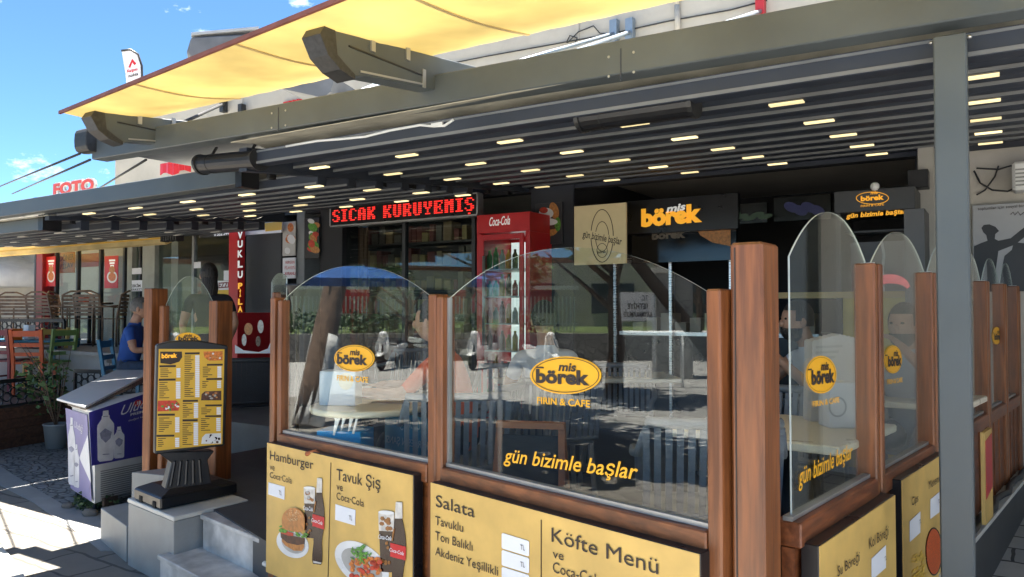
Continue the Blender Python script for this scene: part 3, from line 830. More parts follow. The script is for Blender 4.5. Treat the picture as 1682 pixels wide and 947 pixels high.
for i in range(NX):
    for j in range(NYs):
        k = i * m_ + j
        q.f += [[k, k + m_, k + m_ + 1, k + 1], [o_ + k, o_ + k + 1, o_ + k + m_ + 1, o_ + k + m_]]; q.m += [0, 0]; q.sm += [True, True]
q.build('awning_fabric', YFAB, aw)
q = MB(); q.bar((f0.x - .02, f0.y - .01, zc(f0.y) + .012), (f1.x, f1.y - .01, zc(f1.y) + .012), .016, .022, 0); q.build('hem_bar', REDB, aw)
SEAM = paint('awning_seam', (.50, .38, .18), .8)
for X in (-4.4, -3.25, -2.1, -.9):
    q = MB(); s = (X - f0.x) / (f1.x - f0.x); ya = f0.y + (f1.y - f0.y) * s
    for k in range(12):                               # follows the sag of the cloth
        w0, w1 = k / 12, (k + 1) / 12
        g = lambda w: (ya + (3.46 - ya) * w, zc(ya + (3.46 - ya) * w) + .008 - .028 * math.sin(math.pi * w))
        (u0, z0), (u1, z1) = g(w0), g(w1)
        q.hexa([(X - .009, u0, z0 - .006), (X + .009, u0, z0 - .006), (X + .009, u1, z1 - .006), (X - .009, u1, z1 - .006), (X - .009, u0, z0), (X + .009, u0, z0), (X + .009, u1, z1), (X - .009, u1, z1)])
    q.build('seam_band', SEAM, aw)

# tie bars from the wall to the pergola rails
def strut(a, b, r=.022, lab='galvanised tie bar from the cream wall down to the pergola', m=STRUT, br=None, wallp=None):
    t = thing('tie_bar', lab, 'tie bar', tuple(a))
    q = MB(); q.tube([a, b], r, 10); q.build('bar', m, t)
    q = MB(); q.box(a.x - .04, a.x + .04, a.y - .05, a.y + .03, a.z - .13, a.z + .13); q.build('wall_bracket', br or m, t)
    return t
def W_(x, y, Y=YF - .04): return onY(x, y, Y)
def down(x, y, Y=4.4): return onY(x, y, Y)
strut(W_(1250, 18), down(1070, 80), lab='blue grey tie bar ending on the red wall bracket, top right', br=paint('red_bracket', (.5, .03, .04), .5))
strut(W_(1036, 52), down(842, 121), lab='upper bar of the crossed tie bars on the cream wall')
strut(W_(1010, 54), down(800, 116, 4.9), .018, 'lower bar of the crossed tie bars on the cream wall')
strut(W_(690, 118), down(528, 172, 4.8), lab='tie bar on the wall just left of the awning rail'); strut(W_(640, 128), down(560, 162, 5.2), .016, 'thin tie bar crossing behind the left edge of the awning rail')
strut(W_(398, 186), down(300, 228, 5.0), .025, 'short dark tie bar on the wall right of the feather flag', NOSE); strut(W_(368, 170), down(276, 212, 5.0), .02, 'long dark tie bar nearest the left end of the cream wall', NOSE)
# dark stay rods running down to the left from the beam end
for (x0, y0, x1, y1, w) in ((131, 252, -30, 318, 'uppermost dark stay rod running down to the left from the beam end'), (148, 262, 20, 318, 'middle dark stay rod running down to the left from the beam end'), (240, 262, 120, 335, 'lowest dark stay rod running down to the left from the beam end')):
    a, b = onD(x0, y0, 6.2), onY(x1, y1, 6.4)
    q = MB(); q.tube([a, b], .010, 8); tag(q.build('stay_rod', NOSE), w, 'stay rod')

# ================================================================ MENU BOARDS on the front screens
PIC = [paint('bun_crust', (.50, .20, .05), var=.3, scale=40), paint('lettuce', (.10, .28, .03), var=.5, scale=60), paint('tomato', (.55, .05, .02), var=.3, scale=50), paint('patty', (.09, .035, .02), var=.5, scale=60),
       paint('plate', (.75, .74, .72), .3), paint('cola', (.022, .006, .005), .25, var=.3, scale=20), paint('glass_print', (.62, .58, .52), var=.25, scale=30), paint('cola_red', (.58, .015, .02)), WHITEP,
       paint('cola_amber', (.32, .13, .03), var=.4, scale=50), paint('chicken', (.58, .17, .03), var=.5, scale=70), paint('fries', (.72, .45, .06), var=.3, scale=60), paint('lentil', (.60, .10, .02), var=.35, scale=160), paint('plate_shade', (.42, .40, .37), var=.2, scale=10), INK, paint('sesame', (.8, .6, .35), .5)]
BUN, LET, TOM, PAT, PLA, COL_, GLS, CRD, WHT, AMB, CHK, FRI, LEN, PSH, INKI, SES = range(16)
class ZP:                                             # zoomed-picture coordinates
    def __init__(s, ox, oy, k): s.o = (ox, oy, k)
    def __call__(s, *p): return [(s.o[0] + x * s.o[2], s.o[1] + y * s.o[2]) for x, y in p]
    def one(s, x, y): return (s.o[0] + x * s.o[2], s.o[1] + y * s.o[2])
def board(name, label, tl, tr, zb, depth, base, group='golden menu boards hung on the glass screens'):
    pl = base.off(depth + .03); n = pl.n
    a, b = pl.px(*tl), pl.px(*tr); ztop = (a.z + b.z) / 2
    t = thing(name, label, 'menu board', (a.x, a.y, zb), group=group)
    A, B = Vector((a.x, a.y, 0)), Vector((b.x, b.y, 0))
    q = MB(); i = -n * depth; e = -n * .004
    q.hexa([A + e + Vector((0, 0, zb)), B + e + Vector((0, 0, zb)), B + i + Vector((0, 0, zb)), A + i + Vector((0, 0, zb)), A + e + Vector((0, 0, ztop - .002)), B + e + Vector((0, 0, ztop - .002)), B + i + Vector((0, 0, ztop - .002)), A + i + Vector((0, 0, ztop - .002))])
    q.build('case', BOXBLK, t, bevel=.003)
    q = MB(); u = (B - A).normalized() * .002
    q.hexa([A - e * 0 + u + e * .9 + Vector((0, 0, zb + .003)), B - u + e * .9 + Vector((0, 0, zb + .003)), B - u + e * .9 - e * .0 + n * .003 + Vector((0, 0, zb + .003)), A + u + e * .9 + n * .003 + Vector((0, 0, zb + .003)),
            A + u + e * .9 + Vector((0, 0, ztop - .004)), B - u + e * .9 + Vector((0, 0, ztop - .004)), B - u + e * .9 + n * .003 + Vector((0, 0, ztop - .004)), A + u + e * .9 + n * .003 + Vector((0, 0, ztop - .004))])
    q.build('printed_face', GOLD, t)
    return t, pl
def bottle_pic(q, pl, z, cx0, y0, y1, w, lean=0.0):
    """bottle outline from cap (y0) to foot (y1) in zoomed coordinates"""
    h = y1 - y0
    pr = [(0, .19), (.04, .19), (.05, .225), (.07, .19), (.13, .19), (.2, .27), (.27, .38), (.34, .46), (.42, .5), (.52, .5), (.60, .46), (.68, .38), (.75, .35), (.82, .39), (.90, .43), (.96, .42), (1, .34)]
    L_ = [(cx0 + lean * s * h - f * w, y0 + s * h) for s, f in pr]; R_ = [(cx0 + lean * s * h + f * w, y0 + s * h + 6 * (f > .3)) for s, f in pr]
    flat(q, pl, z(*(L_ + R_[::-1])), .003, COL_)
    c = [(cx0 + lean * s * h, y0 + s * h) for s in (0, .17)]
    flat(q, pl, z((c[0][0] - .2 * w, c[0][1]), (c[0][0] + .2 * w, c[0][1] + 3), (c[1][0] + .24 * w, c[1][1]), (c[1][0] - .24 * w, c[1][1])), .0055, GLS)
    flat(q, pl, z((cx0 + lean * .42 * h - .5 * w, y0 + .42 * h), (cx0 + lean * .42 * h + .5 * w, y0 + .46 * h), (cx0 + lean * .58 * h + .49 * w, y0 + .60 * h), (cx0 + lean * .56 * h - .49 * w, y0 + .56 * h)), .0055, CRD)
    letters_px(q, 'Coca-Cola', pl, z.one(cx0 + lean * .5 * h - .46 * w, y0 + .50 * h), z.one(cx0 + lean * .5 * h + .46 * w, y0 + .545 * h), 26 * z.o[2] * .9, WHT, e=.0075, bold=.01, shear=.35)
    flat(q, pl, z((cx0 - .33 * w + lean * .3 * h, y0 + .28 * h), (cx0 - .24 * w + lean * .3 * h, y0 + .27 * h), (cx0 - .32 * w + lean * .6 * h, y0 + .4 * h), (cx0 - .42 * w + lean * .6 * h, y0 + .4 * h)), .0055, AMB)
    flat(q, pl, z((cx0 + lean * .98 * h - .34 * w, y0 + .965 * h), (cx0 + lean * h + .36 * w, y0 + .985 * h), (cx0 + lean * h + .34 * w, y0 + 1.0 * h), (cx0 + lean * h - .3 * w, y0 + .99 * h)), .0055, GLS)
def glass_pic(q, pl, z, cx0, y0, y1, w, lab=True):
    h = y1 - y0
    flat(q, pl, z((cx0 - .5 * w, y0), (cx0 + .5 * w, y0 + 6), (cx0 + .36 * w, y1), (cx0 - .34 * w, y1 - 4)), .0025, COL_)
    flat(q, pl, z((cx0 - .5 * w, y0), (cx0 + .5 * w, y0 + 6), (cx0 + .46 * w, y0 + .32 * h), (cx0 - .46 * w, y0 + .31 * h)), .0045, GLS)
    random.seed(int(cx0))
    for k in range(9):
        x, y = cx0 + random.uniform(-.3, .3) * w, y0 + random.uniform(.06, .28) * h
        flat(q, pl, z(*ell(x, y, .16 * w, .13 * w, 6, tilt=random.uniform(0, 90))), .006 + k * .0002, random.choice((AMB, PSH, AMB)))
    flat(q, pl, z(*ell(cx0, y0 + 3, .5 * w, .13 * w, 18, tilt=4)), .0052, PLA)
    for k in range(6):
        x, y = cx0 + random.uniform(-.28, .28) * w, y0 + random.uniform(.5, .92) * h
        flat(q, pl, z(*ell(x, y, .09 * w, .12 * w, 6)), .0048, AMB)
    letters_px(q, 'Coca-Cola', pl, z.one(cx0 - .42 * w, y0 + .43 * h), z.one(cx0 + .42 * w, y0 + .465 * h), 30 * z.o[2] * .9, WHT, e=.0078, bold=.012, shear=.35)
z5 = ZP(420, 700, .26074)
bd, pl = board('menu_board', 'golden menu board with the burger and the chicken skewers, each with cola', (438.2, 721.6), (678, 784), .305, .06, vplane(Lp, Mp))
q = MB()
def line(q, pl, z, txt, a, b, cap, mi=0, **k): letters_px(q, txt, pl, z.one(*a), z.one(*b), cap * z.o[2], mi, **k)
line(q, pl, z5, 'Hamburger', (92, 207), (366, 271), 60); line(q, pl, z5, 've', (92, 272), (122, 279), 42); line(q, pl, z5, 'Coca·Cola', (92, 322), (230, 361), 40)
line(q, pl, z5, 'Tavuk Şiş', (512, 335), (787, 399), 75); line(q, pl, z5, 've', (512, 399), (551, 409), 50); line(q, pl, z5, 'Coca·Cola', (512, 458), (684, 508), 48)
flat(q, pl, z5((471, 228), (474, 229), (456, 958), (453, 957)), .002)
q.build('lettering', INK, bd)
def tagpx(q, pl, pts): flat(q, pl, pts, .003)
def price(pts, a, b, cap=28):
    q = MB(); tagpx(q, pl, pts); tg = q.build('price_tag', WHITEP, bd); q = MB(); line(q, pl, z5 if bd is B5 else z7, 'TL', a, b, cap, e=.007); q.build('currency_lettering', INK, tg)
B5 = bd
price(z5((80, 352), (182, 380), (180, 462), (78, 428)), (153, 428), (170, 433)); price(z5((502, 490), (628, 527), (625, 625), (500, 588)), (595, 585), (614, 591))
q = MB(); random.seed(3)
flat(q, pl, z5(*ell(232, 738, 108, 84, 32, tilt=34)), .0025, PLA); flat(q, pl, z5(*ell(236, 736, 80, 58, 28, tilt=34)), .004, PSH)
flat(q, pl, z5((165, 695), (300, 735), (305, 760), (290, 785), (240, 783), (185, 750), (165, 725)), .005, BUN)
flat(q, pl, z5((155, 662), (230, 690), (308, 705), (306, 740), (265, 748), (200, 735), (158, 700)), .006, PAT)
flat(q, pl, z5((152, 648), (235, 672), (235, 690), (205, 688), (158, 672)), .007, TOM)
for k in range(22):
    x = random.uniform(150, 318); y = 640 + (x - 150) * .22 + random.uniform(-14, 22)
    flat(q, pl, z5(*ell(x, y, random.uniform(9, 17), random.uniform(5, 9), 7, tilt=random.uniform(-40, 60))), .0075 + k * .0001, LET)
flat(q, pl, z5(*(ell(236, 592, 72, 78, 26, -5, 185) + [(168, 640), (200, 656), (270, 668), (305, 655)])), .0105, BUN)
for k in range(34):
    a, r_ = random.uniform(0, 6.28), random.random() ** .5
    flat(q, pl, z5(*ell(240 + 55 * r_ * math.cos(a), 566 + 42 * r_ * math.sin(a), 3.2, 2.2, 5)), .0125, SES)
q.build('burger_picture', PIC, bd)
q = MB(); glass_pic(q, pl, z5, 338, 385, 705, 72); q.build('cola_glass_picture', PIC, bd)
q = MB(); bottle_pic(q, pl, z5, 402, 325, 866, 74, -.03); q.build('cola_bottle_picture', PIC, bd)
q = MB(); glass_pic(q, pl, z5, 822, 540, 920, 100); q.build('cola_glass_picture', PIC, bd)
q = MB(); bottle_pic(q, pl, z5, 902, 476, 1090, 98, -.02); q.build('cola_bottle_picture', PIC, bd)
q = MB(); flat(q, pl, z5(*ell(668, 872, 195, 118, 36, tilt=38)), .0022, PLA); flat(q, pl, z5(*ell(668, 878, 150, 80, 30, tilt=38)), .0035, PSH)
for k in range(46):
    x, y = random.uniform(600, 775), random.uniform(835, 985)
    flat(q, pl, z5(*ell(x, y, random.uniform(11, 22), random.uniform(9, 17), 8, tilt=random.uniform(0, 90))), .005 + k * .00008, random.choice((CHK, CHK, CHK, TOM)))
for k in range(30):
    x, y = random.gauss(658, 24), random.gauss(808, 22)
    flat(q, pl, z5(*ell(x, y, random.uniform(14, 24), random.uniform(3, 6), 7, tilt=random.uniform(-80, 80))), .0095 + k * .00006, LET)
for k in range(7): flat(q, pl, z5(*ell(random.uniform(725, 790), random.uniform(850, 905), 17, 15, 9)), .0118, TOM)
q.build('chicken_plate_picture', PIC, bd)
# dry leaf lying on the board, pipes under it
q = MB(); lp = pl.px(512, 741); lp.z = .974; q.tube([lp + Vector((-.05, .01, .004)), lp + Vector((0, .02, .014)), lp + Vector((.06, .03, .006))], [.012, .018, .002], 6)
q.tube([lp + Vector((.05, .03, .008)), lp + Vector((.12, .05, .012))], .003, 5)
tag(q.build('dry_leaf', paint('dry_leaf', (.35, .10, .03), .7, var=.4, scale=30)), 'curled dry orange leaf on top of the burger board', 'leaf')
cp = thing('conduit_pipe', 'thin white conduit pipe under the burger board', 'pipe', tuple(pl.px(440, 930))[:2] + (.27,))
a, b = pl.off(-.03).px(434, 925), pl.off(-.03).px(520, 965)
q = MB(); q.tube([a, b, b + (b - a) * 1.5], .014, 10); q.build('pipe', WHITE, cp)
q = MB(); m_ = a.lerp(b, .28); q.tube([m_ - (b - a) * .03, m_ + (b - a) * .03], .02, 10); q.build('pipe_clip', paint('brass_clip', (.35, .22, .06), .4, metal=.8), cp)

z6 = ZP(690, 760, .3032)
bd, pl = board('menu_board', 'golden menu board with the salads and the meatball menu, nearest to the corner post', (706.7, 790.3), (1149, 908.6), .30, .06, vplane(Mp, Cp))
q = MB()
line(q, pl, z6, 'Salata', (88, 235), (298, 296), 68); line(q, pl, z6, 'Tavuklu', (85, 333), (236, 375), 50); line(q, pl, z6, 'Ton Balıklı', (85, 415), (287, 478), 50)
line(q, pl, z6, 'Akdeniz Yeşillikli', (85, 498), (425, 612), 50); line(q, pl, z6, 'Köfte Menü', (715, 425), (1293, 603), 84); line(q, pl, z6, 've', (722, 513), (780, 528), 50)
line(q, pl, z6, 'Coca-Cola', (722, 590), (985, 668), 60); flat(q, pl, z6((653, 308), (657, 309), (657, 960), (653, 959)), .002)
q.build('lettering', INK, bd)
for k in range(3):
    q = MB(); y = 92 * k; tagpx(q, pl, z6((447, 380 + y), (586, 423 + y), (590, 430 + y), (590, 502 + y), (584, 506 + y), (447, 464 + y), (442, 457 + y), (442, 386 + y)))
    tg = q.build('price_tag', WHITEP, bd)
    q = MB(); line(q, pl, z6, 'TL', (550, 466 + y), (574, 473 + y), 28, e=.007); q.build('currency_lettering', INK, tg)
z7 = ZP(1260, 700, .2608)
bd, pl = board('menu_board', 'golden menu board of savoury pastries, first on the side screen behind the corner post', (1347, 905), (1471, 804), .25, .06, vplane(S0, S1))
q = MB()
line(q, pl, z7, 'Su Böreği', (440, 947), (578, 846), 66); line(q, pl, z7, 'Kol Böreği', (640, 770), (760, 684), 66); q.build('lettering', INK, bd)
q = MB(); tagpx(q, pl, z7((660, 833), (749, 748), (749, 890), (660, 968))); tg = q.build('price_tag', WHITEP, bd)
q = MB(); line(q, pl, z7, 'TL', (728, 848), (742, 834), 28, e=.007); q.build('currency_lettering', INK, tg)
bd, pl = board('menu_board', 'golden menu board with fries and a red egg dish, beside the tall grey post', (1482, 793), (1552, 738), .2, .05, vplane(S0, S1))
q = MB()
line(q, pl, z7, 'Cips', (908, 500), (948, 470), 52); line(q, pl, z7, 'Menemen', (1015, 395), (1096, 338), 52); q.build('lettering', INK, bd)
price(z7((900, 598), (966, 536), (966, 668), (900, 728)), (949, 615), (960, 605)); price(z7((1030, 460), (1086, 413), (1086, 540), (1030, 582)), (1068, 488), (1078, 478))
q = MB(); flat(q, pl, z7(*ell(1052, 788, 52, 152, 34)), .0028, COL_); flat(q, pl, z7(*ell(1052, 788, 46, 143, 34)), .0045, LEN); q.build('egg_dish_picture', PIC, bd)
q = MB(); random.seed(5)
for k in range(34):
    x, y = random.uniform(925, 990), random.uniform(800, 960)
    flat(q, pl, z7(*ell(x, y, random.uniform(14, 30), 5, 6, tilt=random.uniform(-80, 10))), .003 + k * .0001, FRI)
q.build('fries_picture', PIC, bd)
# narrow red and yellow notice further along the wall
a, b = side(1.42, .10), side(1.55, .10)
q = MB(); q.hexa([a + Vector((0, 0, .48)), b + Vector((0, 0, .48)), b + Vector((.02, 0, .48)), a + Vector((.02, 0, .48)), a + Vector((0, 0, 1.0)), b + Vector((0, 0, 1.0)), b + Vector((.02, 0, 1.0)), a + Vector((.02, 0, 1.0))])
nb = thing('notice_board', 'narrow yellow and red notice half hidden behind the tall grey post', 'notice board', tuple(a)[:2] + (.48,))
q.build('board', GOLD, nb)
q = MB(); d_ = (b - a)
q.hexa([a + d_ * .1 + Vector((.0205, 0, .62)), a + d_ * .9 + Vector((.0205, 0, .66)), a + d_ * .9 + Vector((.023, 0, .66)), a + d_ * .1 + Vector((.023, 0, .62)), a + d_ * .1 + Vector((.0205, 0, .95)), a + d_ * .9 + Vector((.0205, 0, .97)), a + d_ * .9 + Vector((.023, 0, .97)), a + d_ * .1 + Vector((.023, 0, .95))])
q.build('red_print', RED, nb)

# ================================================================ DECALS on the glass
SLABS = {'b': [(-.02, 1)], 'k': [(-.02, 1)]}
def logo(par, pl, cx, cy, rx, ry, slope=0.0, ink=None, fill=LOGOY, base=True):
    """yellow oval with the two-line café name in dark letters"""
    q = MB(); flat(q, pl, ell(cx, cy, rx, ry, 40), .006)
    o = q.build('oval_decal', fill, par)
    q = MB(); ring(q, pl, cx, cy, rx * .945, ry * .925, rx * .02, .0085, 0)
    yy = lambda dx: slope * dx * rx
    letters_px(q, 'börek', pl, (cx - .79 * rx, cy + .43 * ry + yy(-.79)), (cx + .72 * rx, cy + .43 * ry + yy(.72)), .72 * ry, 0, e=.0085, bold=.045)
    letters_px(q, 'mis', pl, (cx - .16 * rx, cy - .24 * ry + yy(-.1)), (cx + .34 * rx, cy - .24 * ry + yy(.34)), .46 * ry, 0, e=.0085, bold=.03, shear=.18)
    for x0, x1, y in ((-.84, -.62, -.305),):   # slab feet of the letters
        flat(q, pl, [(cx + x0 * rx, cy + y * ry + yy(x0)), (cx + x1 * rx, cy + y * ry + yy(x1)), (cx + x1 * rx, cy + (y - .075) * ry + yy(x1)), (cx + x0 * rx, cy + (y - .075) * ry + yy(x0))], .0087)
    q.build('decal_lettering', INK, o)
    return o
def words(par, pl, txt, a, b, cap, m=LOGOY, nm='decal_lettering', **k):
    q = MB(); letters_px(q, txt, pl, a, b, cap, 0, e=.006, **k)
    return q.build(nm, m, par)
PA, PB = vplane(Lp, Mp), vplane(Mp, Cp)
logo(pane1, PA, 582, 588, 33, 22, .05); words(pane1, PA, 'FIRIN & CAFE', (555, 624), (606, 628), 9, bold=.02)
logo(pane2, PB, 929, 616, 58.5, 31, .05); words(pane2, PB, 'FIRIN & CAFE', (884, 662), (971, 668.5), 11.5, bold=.02)
words(pane2, PB, 'gün bizimle başlar', (829, 757), (1050, 787), 25, bold=.012, shear=.28)
panes = [o for o in kids(sf) if o.name.startswith('glass_pane')]
logo(panes[0], SPL, 1349, 615, 25, 31, -.12); words(panes[0], SPL, 'FIRIN & CAFE', (1332, 668), (1376, 660), 9, bold=.02)
words(panes[0], SPL, 'gün bizimle başlar', (1309, 797), (1398, 751), 28, bold=.012, shear=.2)
logo(panes[1], SPL, 1467, 590, 14.5, 23, -.1); words(panes[1], SPL, 'FIRIN & CAFE', (1455, 631), (1480, 627), 8, bold=.02)
logo(panes[2], SPL, 1541, 572, 10, 20, -.1); logo(panes[4], SPL, 1637, 551, 7, 14.5, -.1)

# ================================================================ THINGS IN FRONT: menu sign, freezer
def signboard():
    dl, dr = 4.70, 4.93
    c0, c1 = onD(257, 735, dl), onD(367, 730, dr)
    pl = vplane(c0, c1); n = pl.n
    t = thing('menu_sign', 'black framed menu sign with yellow price list on the stone plinth', 'sign', (c0.x, c0.y, .44))
    z = ZP(250, 545, .2167)
    # frame: arched outline with thickness
    q = MB()
    out = [(33, 95), (120, 72), (230, 62), (330, 62), (450, 80), (572, 102), (566, 400), (548, 860), (300, 895), (18, 928), (22, 500)]
    P = [pl.px(*p) for p in z(*out)]
    q.prism([p + n * .012 for p in P], -n * .06); q.build('frame', BLACK, t, bevel=.008)
    q = MB(); P = [pl.px(*p, .0125) for p in z((50, 128), (547, 130), (530, 848), (30, 900))]
    q.prism([p + n * .003 for p in P], -n * .003); poster = q.build('poster', MENUY, t)
    pp = pl.off(.0155)
    q = MB()                                          # the black logo cloud and section bars
    flat(q, pp, z((60, 148), (225, 148), (228, 190), (205, 225), (140, 246), (62, 235)), .001, 0)
    for x0, y0, x1, y1 in ((55, 250, 180, 268), (50, 352, 178, 370), (42, 618, 172, 636), (34, 778, 168, 795), (248, 153, 360, 170), (232, 513, 347, 530), (230, 660, 345, 678), (415, 240, 535, 256), (410, 348, 532, 364), (402, 548, 528, 564), (402, 630, 524, 645)):
        flat(q, pp, z((x0, y0 + 2), (x1, y0), (x1, y1 - 2), (x0, y1)), .001, 0)
    letters_px(q, 'börek', pp, z.one(70, 198), z.one(188, 192), 34 * .2167, 1, e=.003, bold=.04)
    random.seed(11)
    for x0, x1, y0, y1, px0, px1 in ((62, 150, 278, 345, 184, 214), (54, 140, 380, 500, 180, 214), (50, 150, 650, 765, 174, 206), (44, 130, 805, 868, 174, 205), (245, 320, 180, 485, 326, 358), (232, 310, 540, 655, 316, 348), (230, 312, 690, 850, 314, 348), (384, 470, 264, 345, 494, 524), (380, 440, 372, 430, 492, 522), (372, 450, 574, 622, 488, 520), (370, 440, 655, 745, 486, 518)):
        y = y0
        while y < y1:                                 # rows too small to read in the photograph
            w = x0 + (x1 - x0) * random.uniform(.35, 1)
            flat(q, pp, z((x0, y), (w, y - 1), (w, y + 4.5), (x0, y + 5.5)), .001, 0, t=.0008)
            flat(q, pp, z((px0, y - 3), (px1, y - 4), (px1, y + 8), (px0, y + 9)), .001, 2, t=.0008)
            y += 14.5
    q.build('price_list_print', [INK, SIGNO, WHITEP], poster)
    for pts, cols in ((((388, 148), (535, 145), (533, 215), (430, 218), (395, 190)), (BUN, CHK, PLA)), (((370, 518), (375, 470), (400, 450), (524, 445), (524, 518)), (BUN, PAT, PSH)), (((44, 520), (180, 518), (208, 545), (200, 596), (40, 602)), (LET, TOM, PLA)), (((372, 848), (378, 800), (405, 772), (522, 766), (522, 846)), (PAT, PLA, COL_))):
        q = MB(); flat(q, pp, z(*pts), .001, cols[1])
        xs, ysx = [p[0] for p in pts], [p[1] for p in pts]
        for k in range(16):
            x, y = random.uniform(min(xs) + 24, max(xs) - 12), random.uniform(min(ysx) + 16, max(ysx) - 12)
            flat(q, pp, z(*ell(x, y, random.uniform(6, 15), random.uniform(5, 12), 8)), .0025 + k * .0001, random.choice(cols), t=.0008)
        q.build('dish_picture', PIC, poster)
    q = MB(); P = [pl.px(*p) for p in z(*ell(272, 62, 96, 58, 24, 0, 180))]
    q.prism([p + n * .006 for p in P], -n * .02); badge = q.build('badge', LOGOY, t)
    q = MB(); letters_px(q, 'mis', pl, z.one(240, 36), z.one(300, 36), 24 * .2167, 0, e=.009, bold=.03, shear=.15); letters_px(q, 'börek', pl, z.one(195, 62), z.one(350, 60), 30 * .2167, 0, e=.009, bold=.04); q.build('badge_lettering', INK, badge)
    # flared ribbed neck and long foot
    z4 = ZP(150, 740, .21866)
    pn = pl.off(-.05)
    q = MB(); P = [pn.px(*p) for p in z4((480, 0), (910, -8), (858, 60), (888, 235), (540, 280), (590, 80))]
    q.prism([p + n * .05 for p in P], -n * .11)
    for k in range(5):
        s = .15 + .17 * k
        a, b = pn.px(*z4.one(590 + 268 * s, 80 - 20 * s), .055), pn.px(*z4.one(545 + 340 * s, 275 - 42 * s), .055)
        q.bar(a, b, .012, .02)
    q.build('neck', BLACK, t, bevel=.006)
    # foot: rounded slab on the plinth
    f0, f1 = onZ(520 * .21866 + 150, 740 + 447 * .21866, .445), onZ(1100 * .21866 + 150, 740 + 320 * .21866, .445)
    fl = onZ(318 * .21866 + 150, 740 + 362 * .21866, .445)
    u, v = (f1 - f0), (fl - f0)
    q = MB(); b_ = [f0, f1, f1 + v, f0 + v]; c = (b_[0] + b_[2]) / 2
    q.hexa([p for p in b_] + [p + Vector((0, 0, .075)) for p in b_])
    q.hexa([p + (c - p) * .02 + Vector((0, 0, .0752)) for p in b_] + [p + (c - p) * .34 + Vector((0, 0, .105)) for p in b_])
    foot = q.build('foot', BLACK, t, bevel=.010)
    q = MB()
    for s in (.22, .72):
        p = f0 + v * s - u.normalized() * .004; w = v.normalized() * .022
        q.hexa([p - w, p + w, p + w + u.normalized() * .05, p - w + u.normalized() * .05] + [k + Vector((0, 0, .04)) for k in (p - w, p + w, p + w + u.normalized() * .05, p - w + u.normalized() * .05)])
    q.build('wheel_slot', paint('slot_black', (.004, .004, .004), .9), foot)
signboard()

